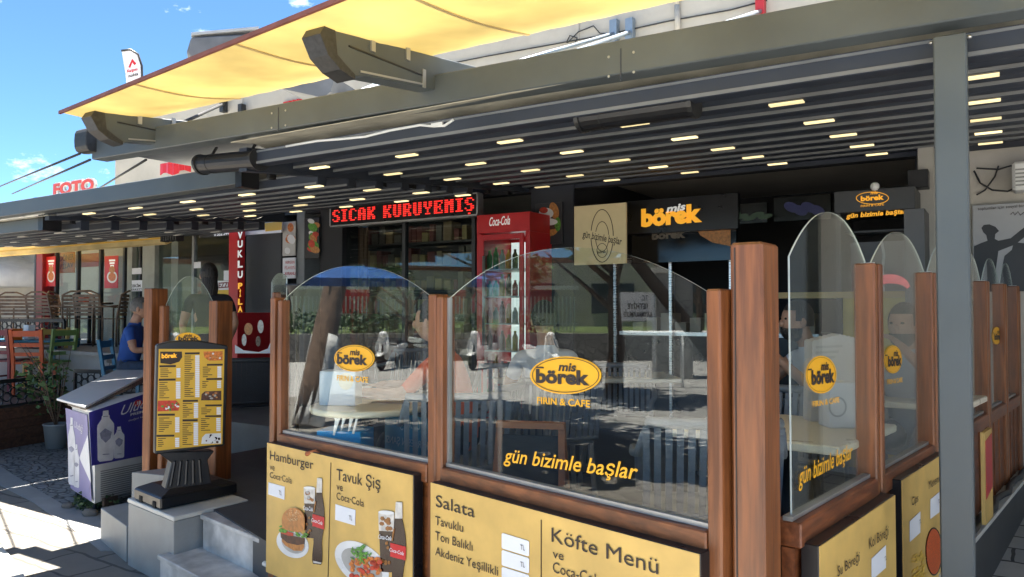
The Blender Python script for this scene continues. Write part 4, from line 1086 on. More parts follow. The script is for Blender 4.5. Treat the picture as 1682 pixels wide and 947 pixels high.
def freezer():
    zt, zb_ = .86, .09
    P0, P1, P2_ = onZ(153, 829, zb_), onZ(116, 805, zb_), onZ(241, 814 - 16, zb_)
    side_ = P1 - P0; u = (P2_ - P0); u.z = 0; u = u.normalized() * 1.15
    t = thing('chest_freezer', 'white and blue drinks chest freezer with water bottle pictures, loose board on top', 'freezer', (P0.x, P0.y, 0))
    P0, P1 = Vector((P0.x, P0.y, 0)), Vector((P1.x, P1.y, 0)); s = P1 - P0
    base = [P0, P0 + u, P0 + u + s, P1]
    c = (base[0] + base[2]) / 2
    q = MB(); q.hexa([c + (p - c) * .975 + Vector((0, 0, zb_)) for p in base] + [c + (p - c) * 1.0 + Vector((0, 0, zt - .03)) for p in base]); body = q.build('body', WHITE, t, bevel=.008)
    q = MB(); q.hexa([c + (p - c) * 1.02 + Vector((0, 0, zt - .0295)) for p in base] + [c + (p - c) * 1.02 + Vector((0, 0, zt)) for p in base]); q.build('top_rim', WHITE, t, bevel=.006)
    fp, lp = vplane(P0, P0 + u, .008), vplane(P0, P1, .008)
    BLUE, LIL = paint('deep_blue_print', (.040, .036, .27), .35), paint('lilac_print', (.27, .25, .47), .4)
    z = ZP(80, 590, .26415)
    q = MB(); flat(q, fp, z((250, 330), (640, 200), (640, 588), (268, 662)), .002, 0)
    q.build('front_print', BLUE, t)
    q = MB(); flat(q, lp, z((104, 302), (238, 345), (266, 885), (136, 800)), .002, 0)
    q.build('end_print', LIL, t)
    BOT = [paint('bottle_white', (.74, .75, .80), .35, var=.1, scale=12), paint('label_grey', (.30, .31, .42), .4, var=.3, scale=30), RED, WHITEP]
    def bottle(q, pl, x, y0, y1, w, sh=0):
        h = y1 - y0; pr = [(0, .16), (.09, .17), (.1, .22), (.16, .24), (.27, .48), (.34, .5), (.96, .47), (1, .36)]
        flat(q, pl, z(*([(x - f * w, y0 + s_ * h - sh * -f * w) for s_, f in pr] + [(x + f * w, y0 + s_ * h - sh * f * w) for s_, f in pr[::-1]])), .005, 0)
        yl = y0 + .46 * h; r_ = .36 * w
        flat(q, pl, z((x - r_, yl - .2 * r_ + sh * r_), (x - .1 * r_, yl - .9 * r_), (x + r_, yl - .2 * r_ - sh * r_), (x + .8 * r_, yl + .7 * r_), (x, yl + 1.5 * r_), (x - .8 * r_, yl + .8 * r_)), .007, 1)
        flat(q, pl, z((x - .5 * r_, y0 + .86 * h), (x + .6 * r_, y0 + .85 * h), (x + .6 * r_, y0 + .87 * h), (x - .5 * r_, y0 + .88 * h)), .007, 1)
        flat(q, pl, z((x - .15 * w, y0 + .11 * h), (x + .15 * w, y0 + .105 * h), (x + .15 * w, y0 + .12 * h), (x - .15 * w, y0 + .125 * h)), .007, 1)
    q = MB(); bottle(q, fp, 355, 318, 632, 104, .12); bottle(q, fp, 438, 418, 614, 66, .12); q.build('bottle_picture', BOT, t)
    q = MB(); bottle(q, lp, 142, 362, 780, 44, -.3); bottle(q, lp, 172, 528, 796, 34, -.3); q.build('bottle_picture', BOT, t)
    q = MB(); flat(q, lp, z((242, 470), (190, 612), (262, 770)), .004, 0); q.build('white_wedge', WHITEP, t)
    q = MB(); flat(q, fp, z(*ell(556, 272, 27, 20, 20, tilt=-18)), .004, 0); em = q.build('emblem', RED, t)
    q = MB(); letters_px(q, 'Uludağ', fp, z.one(445, 348), z.one(690, 268), 60 * .264, 0, e=.006, bold=.0, shear=.45)
    letters_px(q, 'PREMIUM', fp, z.one(505, 352), z.one(640, 315), 15 * .264, 0, e=.006, bold=.02); letters_px(q, 'doğal kaynak suyu', fp, z.one(492, 386), z.one(690, 330), 10 * .264, 0, e=.006)
    letters_px(q, '18', fp, z.one(545, 282), z.one(568, 275), 20 * .264, 0, e=.0075, bold=.05)
    q.build('brand_lettering', WHITEP, t)
    q = MB(); letters_px(q, 'Uludağ', lp, z.one(165, 420), z.one(215, 455), 44 * .264, 0, e=.006, shear=.3); q.build('end_lettering', WHITEP, t)
    q = MB()                                          # louvred grille
    for k in range(15):
        y = 684 + k * 13.2
        a, b, c_, d_ = fp.px(*z.one(322, y + 10), .001), fp.px(*z.one(640, y - 52 - k * .8), .001), fp.px(*z.one(640, y - 47 - k * .8), .001), fp.px(*z.one(322, y + 16), .001)
        q.prism([a, b, c_, d_], fp.n * .004)
    q.build('vent_grille', paint('grille_grey', (.30, .30, .29), .5), t)
    q = MB(); flat(q, fp, z((345, 862), (430, 846), (430, 898), (345, 915)), .02, 0, t=.02); q.build('motor_block', paint('rust_brown', (.09, .06, .045), .8, var=.4, scale=20), t)
    for p in (P0 + u * .06 + s * .1, P1 + u * .06 - s * .1, P0 + u * .93 + s * .1, P1 + u * .93 - s * .1):
        q = MB(); q.lathe([(.036, -.014), (.04, -.01), (.04, .01), (.036, .014)], 14, 0, p + Vector((0, 0, .04)), (u.y, -u.x, .0)); q.bar(p + Vector((0, 0, .05)), p + Vector((0, 0, .1)), .03); q.build('castor', BLACK, t)
    # loose board on top
    Q = [onZ(93, 656, .905), onZ(140, 669, .885), onZ(262, 606, .965), onZ(214, 597, .985)]
    t2 = thing('white_board', 'loose white board lying slanted on the chest freezer', 'board', (Q[0].x, Q[0].y, .86))
    q = MB(); q.prism([p + Vector((0, 0, .012)) for p in Q], (0, 0, -.02)); q.build('panel', WHITE, t2, bevel=.003)
    q = MB(); a, b = Q[1], Q[2]; v = (Q[0] - Q[1]) * .6
    q.prism([a + Vector((0, 0, -.01)), b + Vector((0, 0, -.01)), b + Vector((0, 0, -.075)), a + Vector((0, 0, -.022))], v); q.build('wood_edge', paint('worn_board_edge', (.24, .20, .16), .8, var=.4, scale=14), t2)
freezer()
# weeds and stones by the freezer foot
def leafy(mb, c, r, n, size, mi=0, flatten=1.0, seed=1):
    rd = random.Random(seed); c = Vector(c)
    for _ in range(n):
        d = Vector((rd.gauss(0, 1), rd.gauss(0, 1), rd.gauss(0, 1))).normalized() * rd.random() ** .45
        p = c + Vector((d.x * r[0], d.y * r[1], d.z * r[2]))
        x = Vector((rd.gauss(0, 1), rd.gauss(0, 1), rd.gauss(0, .6))).normalized(); y = x.orthogonal().normalized()
        y = (y * math.cos(rd.random() * 6) + x.cross(y) * math.sin(rd.random() * 6)); s_ = size * rd.uniform(.6, 1.3)
        mb.add([p - x * s_, p + y * s_ * .45, p + x * s_, p - y * s_ * .45], [(0, 1, 2, 3)], mi)
q = MB(); c = onZ(140, 832, .02); leafy(q, c + Vector((.06, .05, .05)), (.26, .16, .09), 420, .022, seed=4)
o = q.build('weeds', LEAFD); o['kind'] = 'stuff'; tag(o, 'small green weeds growing under the chest freezer', 'weeds')
for x, y, r_, lb in ((148, 842, .06, 'grey brown loose stone lying on the verge in front of the freezer castor'), (112, 830, .05, 'dark loose stone lying at the cobbles left of the freezer')):
    q = MB(); p = onZ(x, y, .02); q.ball(p, (r_ * 1.4, r_, r_ * .6), 9, jit=.12); tag(q.build('stone', paint('loose_stone', (.17, .15, .13), .9, var=.3, scale=12)), lb, 'stone')

# ================================================================ HEATERS under the pergolas
def heater(x0, x1, y0, y1, Y, label):
    a, b = onY(x0, y0, Y), onY(x1, y1, Y)
    t = thing('patio_heater', label, 'heater', tuple((a + b) / 2))
    u = (b - a).normalized()
    q = MB(); r_ = .088; prof = []
    for k in range(17):
        an = R(20 + 320 * k / 16 - 90 - 180); prof.append((math.cos(an) * r_ * .9, math.sin(an) * r_ * .78))
    v = Vector((0, 1, 0)); w = Vector((0, 0, 1))
    q.prism([a + v * p[0] + w * p[1] for p in prof], b - a); q.build('housing', BLACK, t, bevel=.004)
    HC = paint('heater_cap', (.02, .02, .021), .45)
    for p in (a, b): q = MB(); q.prism([p + v * k[0] * 1.12 + w * k[1] * 1.12 - u * .012 for k in prof], u * .024); q.build('end_cap', HC, t)
    q = MB(); q.prism([a + u * .12 + v * k[0] * 1.03 + w * k[1] * 1.03 for k in prof], u * .006)
    q.build('seam_ring', HC, t)
    for s in (.15, .85): q = MB(); p = a.lerp(b, s); q.bar(p + w * .05, p + w * .13 + v * .05, .02, .012); q.build('hanger', BLACK, t)
    return t
heater(957, 1140, 194, 168, 3.66, 'long black tubular patio heater hanging under the beam near the centre')
heater(333, 425, 270, 262, 3.58, 'short black tubular patio heater hanging under the left end of the beam')
# white cable clipped under the front beam
pts_ = [(470, 240), (520, 231), (560, 228), (600, 224), (640, 214), (690, 205), (712, 207), (730, 206), (745, 196)]
q = MB(); q.tube([onY(x, y, 3.55) for x, y in pts_], .008, 6); tag(q.build('cable', WHITE), 'white cable sagging under the front beam of the big pergola', 'cable')
q = MB()
p = onY(719, 204, 3.54); q.box(p.x - .05, p.x + .03, p.y, p.y + .03, p.z - .008, p.z + .012)
tag(q.build('cable_clip', WHITE), 'white junction clip of the cable under the front beam', 'clip')

# ================================================================ SIGNS AND GOODS on the facade
def panel(name, label, cat, x0, x1, yt, yb, Y, m, d=.04, group=None, bevel=.003):
    a, b, c, e = rect(x0, x1, yt, yb, Y)
    t = thing(name, label, cat, ((a + b) / 2, Y, c), group=group)
    q = MB(); q.box(a, b, Y - d, Y, c, e); q.build('panel', m, t, bevel=bevel)
    return t, YP(Y - d), (a, b, c, e)
def wr(par, pl, rows, m, nm='lettering', e=.003):
    q = MB()
    for txt, a, b, cap, kw in rows: letters_px(q, txt, pl, a, b, cap, 0, e=e, **kw)
    return q.build(nm, m, par)
# red dot-matrix sign
t, pl, bx = panel('led_sign', 'black LED sign with red dot letters above the nut shop window', 'led sign', 553, 791, 331, 362, YF - .25, BOXBLK, .10)
FR_ = paint('sign_alu_frame', (.4, .4, .4), .4, metal=.6)
q = MB(); a, b, c, e = bx; y = YF - .35
q.box(a - .01, b + .01, y - .004, y + .104, e + .0005, e + .015); q.box(a - .01, b + .01, y - .004, y + .104, c - .018, c - .0005); q.box(a - .02, a - .0005, y - .004, y + .104, c, e); q.box(b + .0005, b + .02, y - .004, y + .104, c, e); q.build('sign_frame', FR_, t)
q = MB()
FONT = {'S': '01110 11001 11000 01110 00011 10011 01110', 'I': '1111 0110 0110 0110 0110 0110 1111', 'C': '01110 11001 11000 11000 11000 11001 01110', 'A': '01110 11011 11011 11111 11011 11011 11011', 'K': '11011 11011 11110 11100 11110 11011 11011',
        'U': '11011 11011 11011 11011 11011 11011 01110', 'R': '11110 11011 11011 11110 11110 11011 11011', 'Y': '11011 11011 11011 01110 00100 00100 01110', 'E': '11111 11001 11010 11110 11010 11001 11111', 'M': '11011 11111 11111 11011 11011 11011 11011', 'İ': '1111 0110 0110 0110 0110 0110 1111', 'Ş': '01110 11001 11000 01110 00011 10011 01110', ' ': '000 000 000 000 000 000 000'}
txt = 'SICAK KURUYEMİŞ'; cols_ = sum(len(FONT[ch].split()[0]) + 1 for ch in txt) - 1
cw = (b - a - .06) / cols_; rh = (e - c - .07) / 7; x = a + .03
for ch in txt:
    rows_ = FONT[ch].split()
    for r_, row in enumerate(rows_):
        for k, on in enumerate(row):
            if on == '1': q.box(x + k * cw + cw * .08, x + (k + 1) * cw - cw * .08, y - .004, y - .001, e - .03 - (r_ + .88) * rh, e - .03 - (r_ + .30) * rh)
    if ch == 'Ş': q.box(x + cw * 1.8, x + cw * 3.1, y - .004, y - .001, c + .006, c + .02)
    if ch == 'İ': q.box(x + cw * 1.2, x + cw * 2.8, y - .004, y - .001, e - .018, e - .006)
    x += (len(rows_[0]) + 1) * cw
q.build('dot_lettering', REDL, t)
q = MB()
for xx in (a + .2, b - .2): q.box(xx - .02, xx + .02, YF - .249, YF - .021, c + .1, c + .14)
q.build('bracket', DARK, t)
# red drinks cooler
Yc = YF + .12
a, b, c, e = rect(783, 870, 350, 640, Yc - .62)
t = thing('drinks_cooler', 'tall red glass door drinks cooler full of cans and bottles', 'drinks cooler', ((a + b) / 2, Yc, FLOOR))
c = FLOOR; d0, d1 = Yc - .62, Yc - .001; hd = onY(826, 381, d0).z
dl, dr = a + .06, b - .06
q = MB(); q.box(a, b, d0, d1, hd, e); q.box(a, a + .055, d0 + .002, d1, c + .1, hd - .001); q.box(b - .055, b, d0 + .002, d1, c + .1, hd - .001); q.box(a, b, d0 + .001, d1, c, c + .099); q.box(a + .056, b - .056, d1 - .03, d1 - .002, c + .1, hd - .001)
body = q.build('body', RED, t, bevel=.004)
q = MB(); q.box(dl, dl + .05, d0 - .03, d0 - .002, c + .12, hd - .02); q.box(dr - .05, dr, d0 - .03, d0 - .002, c + .12, hd - .02); q.box(dl + .051, dr - .051, d0 - .03, d0 - .002, hd - .08, hd - .021); q.box(dl + .051, dr - .051, d0 - .03, d0 - .002, c + .121, c + .2)
door = q.build('door', RED, t, bevel=.004)
q = MB(); q.box(dl + .052, dr - .052, d0 - .018, d0 - .012, c + .202, hd - .082); q.build('door_glass', WGLASS, door)
q = MB(); q.tube([(dl + .07, d0 - .055, hd - .25), (dl + .07, d0 - .055, hd - 1.2)], .016, 8); q.build('handle', ALU, door)
q = MB(); zz = [c + .24 + k * .29 for k in range(6)]
for z in zz: q.box(a + .06, b - .06, d0 + .05, d1 - .05, z, z + .012)
q.build('shelf', WHITE, t)
CAN = [paint('can_' + n_, c_, .3) for n_, c_ in (('red', (.5, .02, .02)), ('green', (.05, .25, .08)), ('orange', (.7, .25, .02)), ('clear', (.4, .45, .45)), ('cola', (.05, .015, .01)), ('yellow', (.6, .45, .05)))]
random.seed(21)
for k, z in enumerate(zz):
    n_ = 7
    for i in range(n_):
        x = a + .09 + (b - a - .18) * i / (n_ - 1); m_ = random.choice(CAN); h = random.choice((.17, .21, .24)); r_ = .032
        q = MB(); q.lathe([(r_, 0), (r_, h * .68), (r_ * .45, h * .85), (r_ * .45, h)], 8, 0, (x, d0 + .12, z + .0125))
        tag(q.build('drink_bottle', m_), 'small drink bottle standing in a row on a shelf of the tall red cooler', 'bottle', 'drinks on the cooler shelves')
wr(t, YP(d0), [('Coca-Cola', (804, 371), (838, 368), 15, dict(bold=.01, shear=.35))], SIGNW)
# food posters beside the windows
def food_poster(x0, x1, yt, yb, Y, base, cols, label, n=12, seed=1, rx=(.12, .3)):
    t, pl, bx = panel('food_poster', label, 'poster', x0, x1, yt, yb, Y, base, .02)
    q = MB(); rd = random.Random(seed); w, h = x1 - x0, yb - yt
    for k in range(n):
        r_ = rd.uniform(*rx) * w
        flat(q, pl, ell(rd.uniform(x0 + r_, x1 - r_), rd.uniform(yt + r_ * .7, yb - r_ * .7), r_, r_ * rd.uniform(.5, .9), 14, tilt=rd.uniform(0, 90)), .003 + .0006 * k, rd.choice(cols))
    q.build('food_picture', PIC, t)
    return t, pl
DKP = paint('dark_poster', (.03, .028, .03), .4); LTP = paint('light_poster', (.5, .48, .44), .5)
t, pl = food_poster(881, 925, 333, 401, YF - .05, DKP, (BUN,), 'dark poster of a sandwich on a pillar right of the tall cooler', 1, 2, (.3, .32))
q = MB(); flat(q, pl, ell(899, 378, 17, 10, 20), .006, BUN); flat(q, pl, ell(899, 372, 17, 5, 20), .007, PAT); flat(q, pl, ell(899, 364, 17, 6, 20), .008, PLA); flat(q, pl, ell(897, 350, 12, 9, 20), .009, PLA); flat(q, pl, ell(893, 345, 7, 5, 14), .010, TOM); flat(q, pl, ell(916, 368, 5, 12, 9), .007, LET); q.build('sandwich_picture', PIC, t)
food_poster(466, 487, 364, 420, YF - .06, LTP, (PLA, PSH, CHK, PLA), 'narrow pale picture strip of plates beside the charcoal shutter', 7, 6, (.25, .4))
food_poster(502, 526, 358, 424, YF - .06, DKP, (TOM, BUN, LET, PLA, TOM), 'narrow picture strip with tomatoes on the grey pillar', 12, 8, (.2, .4))
t, pl, _ = panel('notice', 'white notice with red writing under the plate pictures', 'notice', 466, 487, 423, 457, YF - .06, WHITEP, .02)
wr(t, pl, [('HERGÜN', (469, 433), (484, 432.4), 5, {}), ('PİLAVÜSTÜ', (468, 442), (485.5, 441.6), 5, {}), ('AYRANLI', (468, 451.5), (485.5, 451), 5, dict(bold=.02))], RED)
# tall red vertical shop sign
t, pl, bx = panel('vertical_sign', 'tall narrow red sign with white and orange letters stacked vertically', 'sign', 388, 403, 369, 512, YF - .22, RED, .12)
rows = []
for ch, y in zip('TAVUKLU', (379, 379, 380, 398, 414, 431, 449)):
    pass
q = MB(); q2 = MB()
for ch, y in (('A', 376), ('V', 391), ('U', 406), ('K', 422), ('L', 439), ('U', 456)): letters_px(q, ch, pl, (390.5, y), (399, y - .8), 11, 0, bold=.05)
a_, b_ = pl.px(388.5, 461, .002), pl.px(400.5, 512, .002)
for ch, y in (('P', 474), ('İ', 487), ('L', 500), ('A', 512)): letters_px(q2, ch, pl, (391 if ch != 'İ' else 393.5, y), (398.5 if ch != 'İ' else 396, y - .6), 9.5, 0, bold=.05)
q.build('lettering', SIGNW, t); q2.build('lower_lettering', SIGNO, t)
# shop front details at the left
POST_R = [(75.5, 92, 421, 470), (173, 195, 420, 473)]
for k, (x0, x1, yt, yb) in enumerate(POST_R):
    t, pl, _ = panel('menu_poster', ('left' if k == 0 else 'right') + 'most red food poster in the far left shop window', 'poster', x0, x1, yt, yb, YF - .02, RED, .012)
    q = MB(); xm, ym = (x0 + x1) / 2, (yt + yb) / 2
    flat(q, pl, ell(xm, ym + 8, (x1 - x0) * .38, 10, 20), .003, PLA); flat(q, pl, ell(xm, ym + 8, (x1 - x0) * .28, 7, 18), .0045, CHK); flat(q, pl, ell(xm, ym - 4, (x1 - x0) * .22, 6, 14), .0045, BUN); q.build('dish_picture', PIC, t)
    q = MB()
    for j in range(3): flat(q, pl, [(xm - 5 + j, yt + 6 + j * 4.5), (xm + 5 - j, yt + 5.6 + j * 4.5), (xm + 5 - j, yt + 8.6 + j * 4.5), (xm - 5 + j, yt + 9 + j * 4.5)], .003)
    q.build('print_bars', SIGNW, t)
t, pl, _ = panel('shop_sign', 'orange sign with dark red writing inside the far left shop window', 'sign', 96, 124, 414, 448, YF + .35, paint('orange_sign', (.75, .16, .03), .5), .03)
wr(t, pl, [('DÖNER', (98, 429), (122, 425), 9, dict(bold=.03)), ('PİLAV', (99, 442), (121, 438), 8, dict(bold=.03))], paint('dark_red_ink', (.18, .01, .01)))
t, pl, _ = panel('shop_banner', 'crimson banner across the inside of the far left shop window', 'banner', 126, 172, 416, 438, YF + .5, paint('crimson_cloth', (.42, .02, .06), .7), .02)
q = MB(); pl = YP(YF - .045)
for x0, x1, yt, yb, lb, rows in ((212, 233, 440, 450, 'small white paper on the dark strip between two pillars', ()),
        (210, 236, 460, 478, 'white notice with black writing on the pillar, lowest of the papers', (('ÇEKİM', (214, 471.5), (231, 471), 4.5, dict(bold=.03)), ('MERKEZİ', (212.5, 477), (233, 476.5), 3.4, dict(bold=.02)))),
        (319, 330, 430, 440, 'blank white paper in the middle of the left shop glass', ()), (379, 390, 401, 415, 'pale paper high up beside the tall red vertical sign', ()),
        (368, 384, 444, 460, 'white notice with two grey lines, right in the left shop glass', ())):
    t, p_, _ = panel('paper_notice', lb, 'notice', x0, x1, yt, yb, YF - .03, WHITEP, .006, bevel=0)
    if rows: wr(t, p_, rows, INK, e=.002)
t, p_, _ = panel('window_lettering', 'strip of dark red and yellow window lettering above the yellow umbrella reflections', 'sign', 334, 388, 462, 484, YF - .03, paint('yellow_vinyl', (.75, .5, .04), .5), .004, bevel=0)
t, p_, _ = panel('shop_sign', 'pale strip sign with dark red letters in the left shop glass', 'sign', 333, 386, 461, 476, YF - .05, WHITEP, .006, bevel=0)
wr(t, p_, [('ÖZEL', (335, 474), (352, 473), 9, dict(bold=.03)), ('LEZZET', (355, 473), (384, 471), 9, dict(bold=.03))], paint('dark_red_ink', (.18, .01, .01)))
t, p_, _ = panel('phone_sign', 'long dark fascia strip with a pale telephone number', 'sign', 330, 392, 372, 388, YF - .10, paint('fascia_dark', (.05, .05, .05), .5), .03)
wr(t, p_, [('0 532 344 26', (352, 387.5), (384, 384), 6.5, dict(bold=.03))], SIGNW)
t, p_, _ = panel('fascia_sign', 'white sign with a yellow patch above the charcoal shutter', 'sign', 404, 465, 366, 384, YF - .12, WHITEP, .03)
q = MB(); flat(q, p_, [(434, 366), (463, 363), (463, 377), (436, 380)], .003); q.build('yellow_patch', MENUY, t)
# rolled cream awning of the far left shop with its hooks
va, vb = onY(-40, 402, 6.6), onY(272, 379, 6.6)
t = thing('shop_awning', 'cream and yellow awning edge over the far left shop', 'awning', tuple(vb))
q = MB(); h = .16
q.prism([(va.x, 6.6, vb.z + .0), (va.x, 6.58, vb.z - .17), (va.x, 6.62, vb.z - .19), (va.x, 7.36, vb.z + .18), (va.x, 7.36, vb.z + .21), (va.x, 6.63, vb.z + .03)], (vb.x - va.x, 0, 0)); q.build('awning_cloth', VALF, t)
q = MB(); q.bar((va.x, 6.575, vb.z - .10), (vb.x, 6.575, vb.z - .10), .02, .018); q.build('hem_bar', MENUY, t)
q = MB()
for k in range(7): q.box(vb.x + .03 + k * .055, vb.x + .06 + k * .055, 6.5, 6.62, vb.z - .16 + .01 * (k % 2), vb.z + .02)
tag(q.build('awning_hooks', NOSE), 'bunch of folded dark awning arms at the right end of the cream awning', 'awning arms')
# red flags and boxes on the upper wall
for x0, x1, yt, yb, lb in ((466, 500, 164, 183, 'red flag hung flat on the cream wall above the front beam'), (218, 240, 184, 195, 'small red sign just above the left end of the front beam'), (264, 312, 265, 284, 'red sign board seen between the two pergola beams at left')):
    Y_ = YF - .03 if x0 != 264 else YF - .2
    a, b, c, e = rect(x0, x1, yt, yb, Y_); q = MB(); N = 10
    for k in range(N):
        xa_, xb_ = a + (b - a) * k / N, a + (b - a) * (k + 1) / N; f = lambda s: .02 * math.sin(s * 3.3)
        q.hexa([(xa_, Y_ - .01 + f(k), c + .03 * math.sin(k)), (xb_, Y_ - .01 + f(k + 1), c + .03 * math.sin(k + 1)), (xb_, Y_ + f(k + 1), c + .03 * math.sin(k + 1)), (xa_, Y_ + f(k), c + .03 * math.sin(k)), (xa_, Y_ - .01 + f(k), e), (xb_, Y_ - .01 + f(k + 1), e), (xb_, Y_ + f(k + 1), e), (xa_, Y_ + f(k), e)])
    tag(q.build('red_flag' if x0 == 466 else 'red_sign', RED), lb, 'flag' if x0 == 466 else 'sign')
# conduit, cables on the wall
q = MB(); q.tube([onY(1112, 8, YF - .03), onY(1114, 62, YF - .03)], .03, 8); q.tube([onY(1112, 8, YF - .03), onY(1110, -60, YF - .03)], .03, 8)
tag(q.build('wall_pipe', CREAM), 'cream vertical pipe on the upper wall right of the crossed bars', 'pipe')
q = MB(); q.tube([onY(x, y, YF - .02) for x, y in ((620, 125), (700, 112), (800, 92), (900, 74), (1000, 56), (1100, 34), (1200, 16), (1260, 0))], .008, 5); q.tube([onY(x, y, YF - .03) for x, y in ((930, 70), (936, 58), (948, 62), (944, 72), (932, 70), (950, 52), (975, 42), (985, 54), (1000, 57))], .007, 5)
tag(q.build('wall_cable', NOSE), 'thin dark cable with loose loops along the cream upper wall', 'cable')
# folded parasol or cover above the awning, flap below it
rA = [onD(x, y, 9.0) for x, y in ((314, 60), (306, 86), (318, 98), (420, 95), (425, 54))]
t = thing('canvas_cover', 'folded grey canvas cover standing above the awning edge against the sky', 'cover', tuple(rA[0]))
CANV = paint('grey_canvas', (.16, .165, .18), .8, var=.2, scale=4)
q = MB(); back = ray(360, 80).normalized(); back.z = 0; dv = back.normalized() * .9
q.prism(rA, dv); q.build('canvas', CANV, t, bevel=.02)
q = MB(); q.prism([rA[0] + Vector((0, 0, .02)), rA[0] + dv + Vector((0, 0, .02)), rA[4] + dv + Vector((0, 0, .05)), rA[4] + Vector((0, 0, .05))], (0, 0, .03)); q.build('pale_top', paint('pale_canvas', (.45, .46, .48), .8), t)
rB = [onD(x, y, 7.2) for x, y in ((462, 145), (550, 126), (543, 150), (530, 160))]
q = MB(); q.prism(rB, Vector((-.2, .6, 0))); tag(q.build('canvas_flap', CANV), 'dark hanging canvas flap under the yellow awning left of the big rail', 'flap')
# feather flag on the roof
fb = onD(232, 150, 13.5)
t = thing('feather_flag', 'white feather flag with red chevron against the blue sky', 'flag', (fb.x, fb.y, 3.3))
FP = Plane(fb, -Vector((ray(215, 110).x, ray(215, 110).y, 0)))
q = MB(); P = [FP.px(*p) for p in ((200, 84), (214, 82), (226, 90), (232, 108), (233, 140), (208, 141), (206, 120))]
q.prism(P, FP.n * -.012); q.build('flag_cloth', paint('white_flag', (.72, .70, .72), .8, var=.06), t)
q = MB(); q.tube([FP.px(x, y, .0) for x, y in ((199, 83), (214, 81), (227, 89), (233, 108), (234, 150), (236, 182))] , .02, 6); q.build('flag_pole', NOSE, t)
q = MB(); flat(q, FP, [(211, 110), (217, 96), (224, 104), (221, 107), (217.5, 102), (214, 111)], .004); letters_px(q, 'Kargom', FP, (209, 119), (226, 115), 5, 0, e=.004, bold=.03); q.build('red_print', RED, t)
q = MB(); letters_px(q, 'nokta', FP, (211, 127), (227, 123), 5, 0, e=.004, bold=.03); q.build('dark_print', INK, t)
# neighbour building far left with the FOTO letters on its edge
nb = thing('neighbour_building', 'low grey building at the far left beyond the pergolas', 'building', (-24, 9, 0))
q = MB(); q.box(-44, -13.2, 9.0, 15, 0, 4.05); q.build('wall', CREAM, nb)
q = MB(); q.prism([(-44, 8.7, 4.06), (-44, 15.2, 4.06), (-44, 12, 4.75)], (30.9, 0, 0)); q.build('roof', paint('grey_roof', (.22, .2, .22), .8, var=.2), nb)
q = MB(); q.tube([(-44, 8.64, 4.0), (-13.1, 8.64, 4.0)], .06, 8); q.build('gutter', WHITE, nb)
t = thing('roof_letters', 'big red FOTO letters with pale edges on the far roof edge', 'sign', tuple(onY(125, 312, 8.5)))
q = MB(); pl = YP(8.5); letters_px(q, 'FOTO', pl, (91, 321), (158, 312), 19, 0, e=.05, bold=.05); q.build('letter_face', paint('letter_red', (.62, .06, .03), .4), t)
q = MB()
for k in range(4): letters_px(q, 'FOTO', pl, (92.5 + k * .25, 320), (159.5 + k * .25, 311), 19.5, 0, e=.04 - .012 * k, bold=.07)
q.build('letter_edge', WHITE, t)

# ================================================================ CAFE INTERIOR
t, pl, _ = panel('wall_poster', 'beige wall poster with an egg outline and slanted writing', 'poster', 945, 1030, 336, 434, 7.34, paint('beige_poster', (.55, .44, .24), .6, var=.06, emit=.03), .03)  # poster colour also emits faintly
q = MB()
for (rx, ry, cy, w) in ((19, 44, 387, 1.4), (11.5, 25, 388, 1.2), (9, 12, 411, 1.0)): ring(q, pl, 989, cy, rx, ry, w, .003, 0, 36)
q.build('egg_outline', INK, t)
q = MB(); flat(q, pl, [(952, 386), (1024, 404), (1024, 391), (952, 374)], .0045); q.build('blank_band', MATS['beige_poster'], t)
wr(t, pl, [('gün bizimle başlar', (957, 389), (1022, 402), 12, dict(bold=.015, shear=.25)), ('börek', (982, 416), (996, 415), 4, dict(bold=.03))], INK, e=.006)
t, pl, _ = panel('shop_sign', 'black cafe sign with bright orange and white letters over the counter', 'sign', 1036, 1216, 325, 381, 7.7, BOXBLK, .08)
wr(t, pl, [('börek', (1054, 371), (1154, 362), 28, dict(bold=.06))], SIGNO, e=.012)
wr(t, pl, [('mis', (1095, 349), (1127, 344), 12, dict(bold=.04, shear=.2))], SIGNW, 'small_lettering', e=.012)
t, pl, _ = panel('counter_hood', 'dark glossy hood panel under the orange cafe sign', 'hood', 1040, 1212, 382, 430, 7.8, paint('glossy_black', (.008, .009, .012), .08), .05)
wr(t, pl, [('mis', (1095, 380.5), (1111, 379), 5, dict(bold=.03, shear=.2)), ('börek', (1071, 393), (1126, 389), 13, dict(bold=.05))], paint('reflected_lettering', (.16, .12, .08), .5))  # the sign's reflection in the glossy panel, drawn as dim letters
q = MB(); flat(q, pl, [(1144, 375), (1200, 374), (1200, 404), (1170, 398), (1150, 386)], .006); q.build('bread_picture', PIC[BUN], t)
t, pl, _ = panel('menu_screen', 'dim menu screen with green picture over the counter', 'screen', 1182, 1262, 335, 368, 7.7, paint('screen_black', (.01, .012, .012), .2), .04)
q = MB()
for k in range(5): flat(q, pl, ell(1205 + k * 13, 352 + (k % 3) * 3, 12, 4, 14, tilt=-12), .003 + k * .0005)
q.build('screen_picture', paint('screen_green', (.02, .05, .02), .4, emit=.008), t)
t, pl, _ = panel('menu_screen', 'dim menu screen with blue picture left of the kiosk header', 'screen', 1272, 1366, 322, 362, 7.8, MATS['screen_black'], .04)
q = MB()
for k in range(4): flat(q, pl, ell(1300 + k * 14, 340 + (k % 2) * 5, 13, 8, 14, tilt=20), .003 + k * .0005)
q.build('screen_picture', paint('screen_blue', (.012, .016, .10), .4, emit=.01), t)
ct = thing('service_counter', 'dark service counter with steel top at the back of the cafe', 'counter', (-2.4, 8.2, FLOOR))
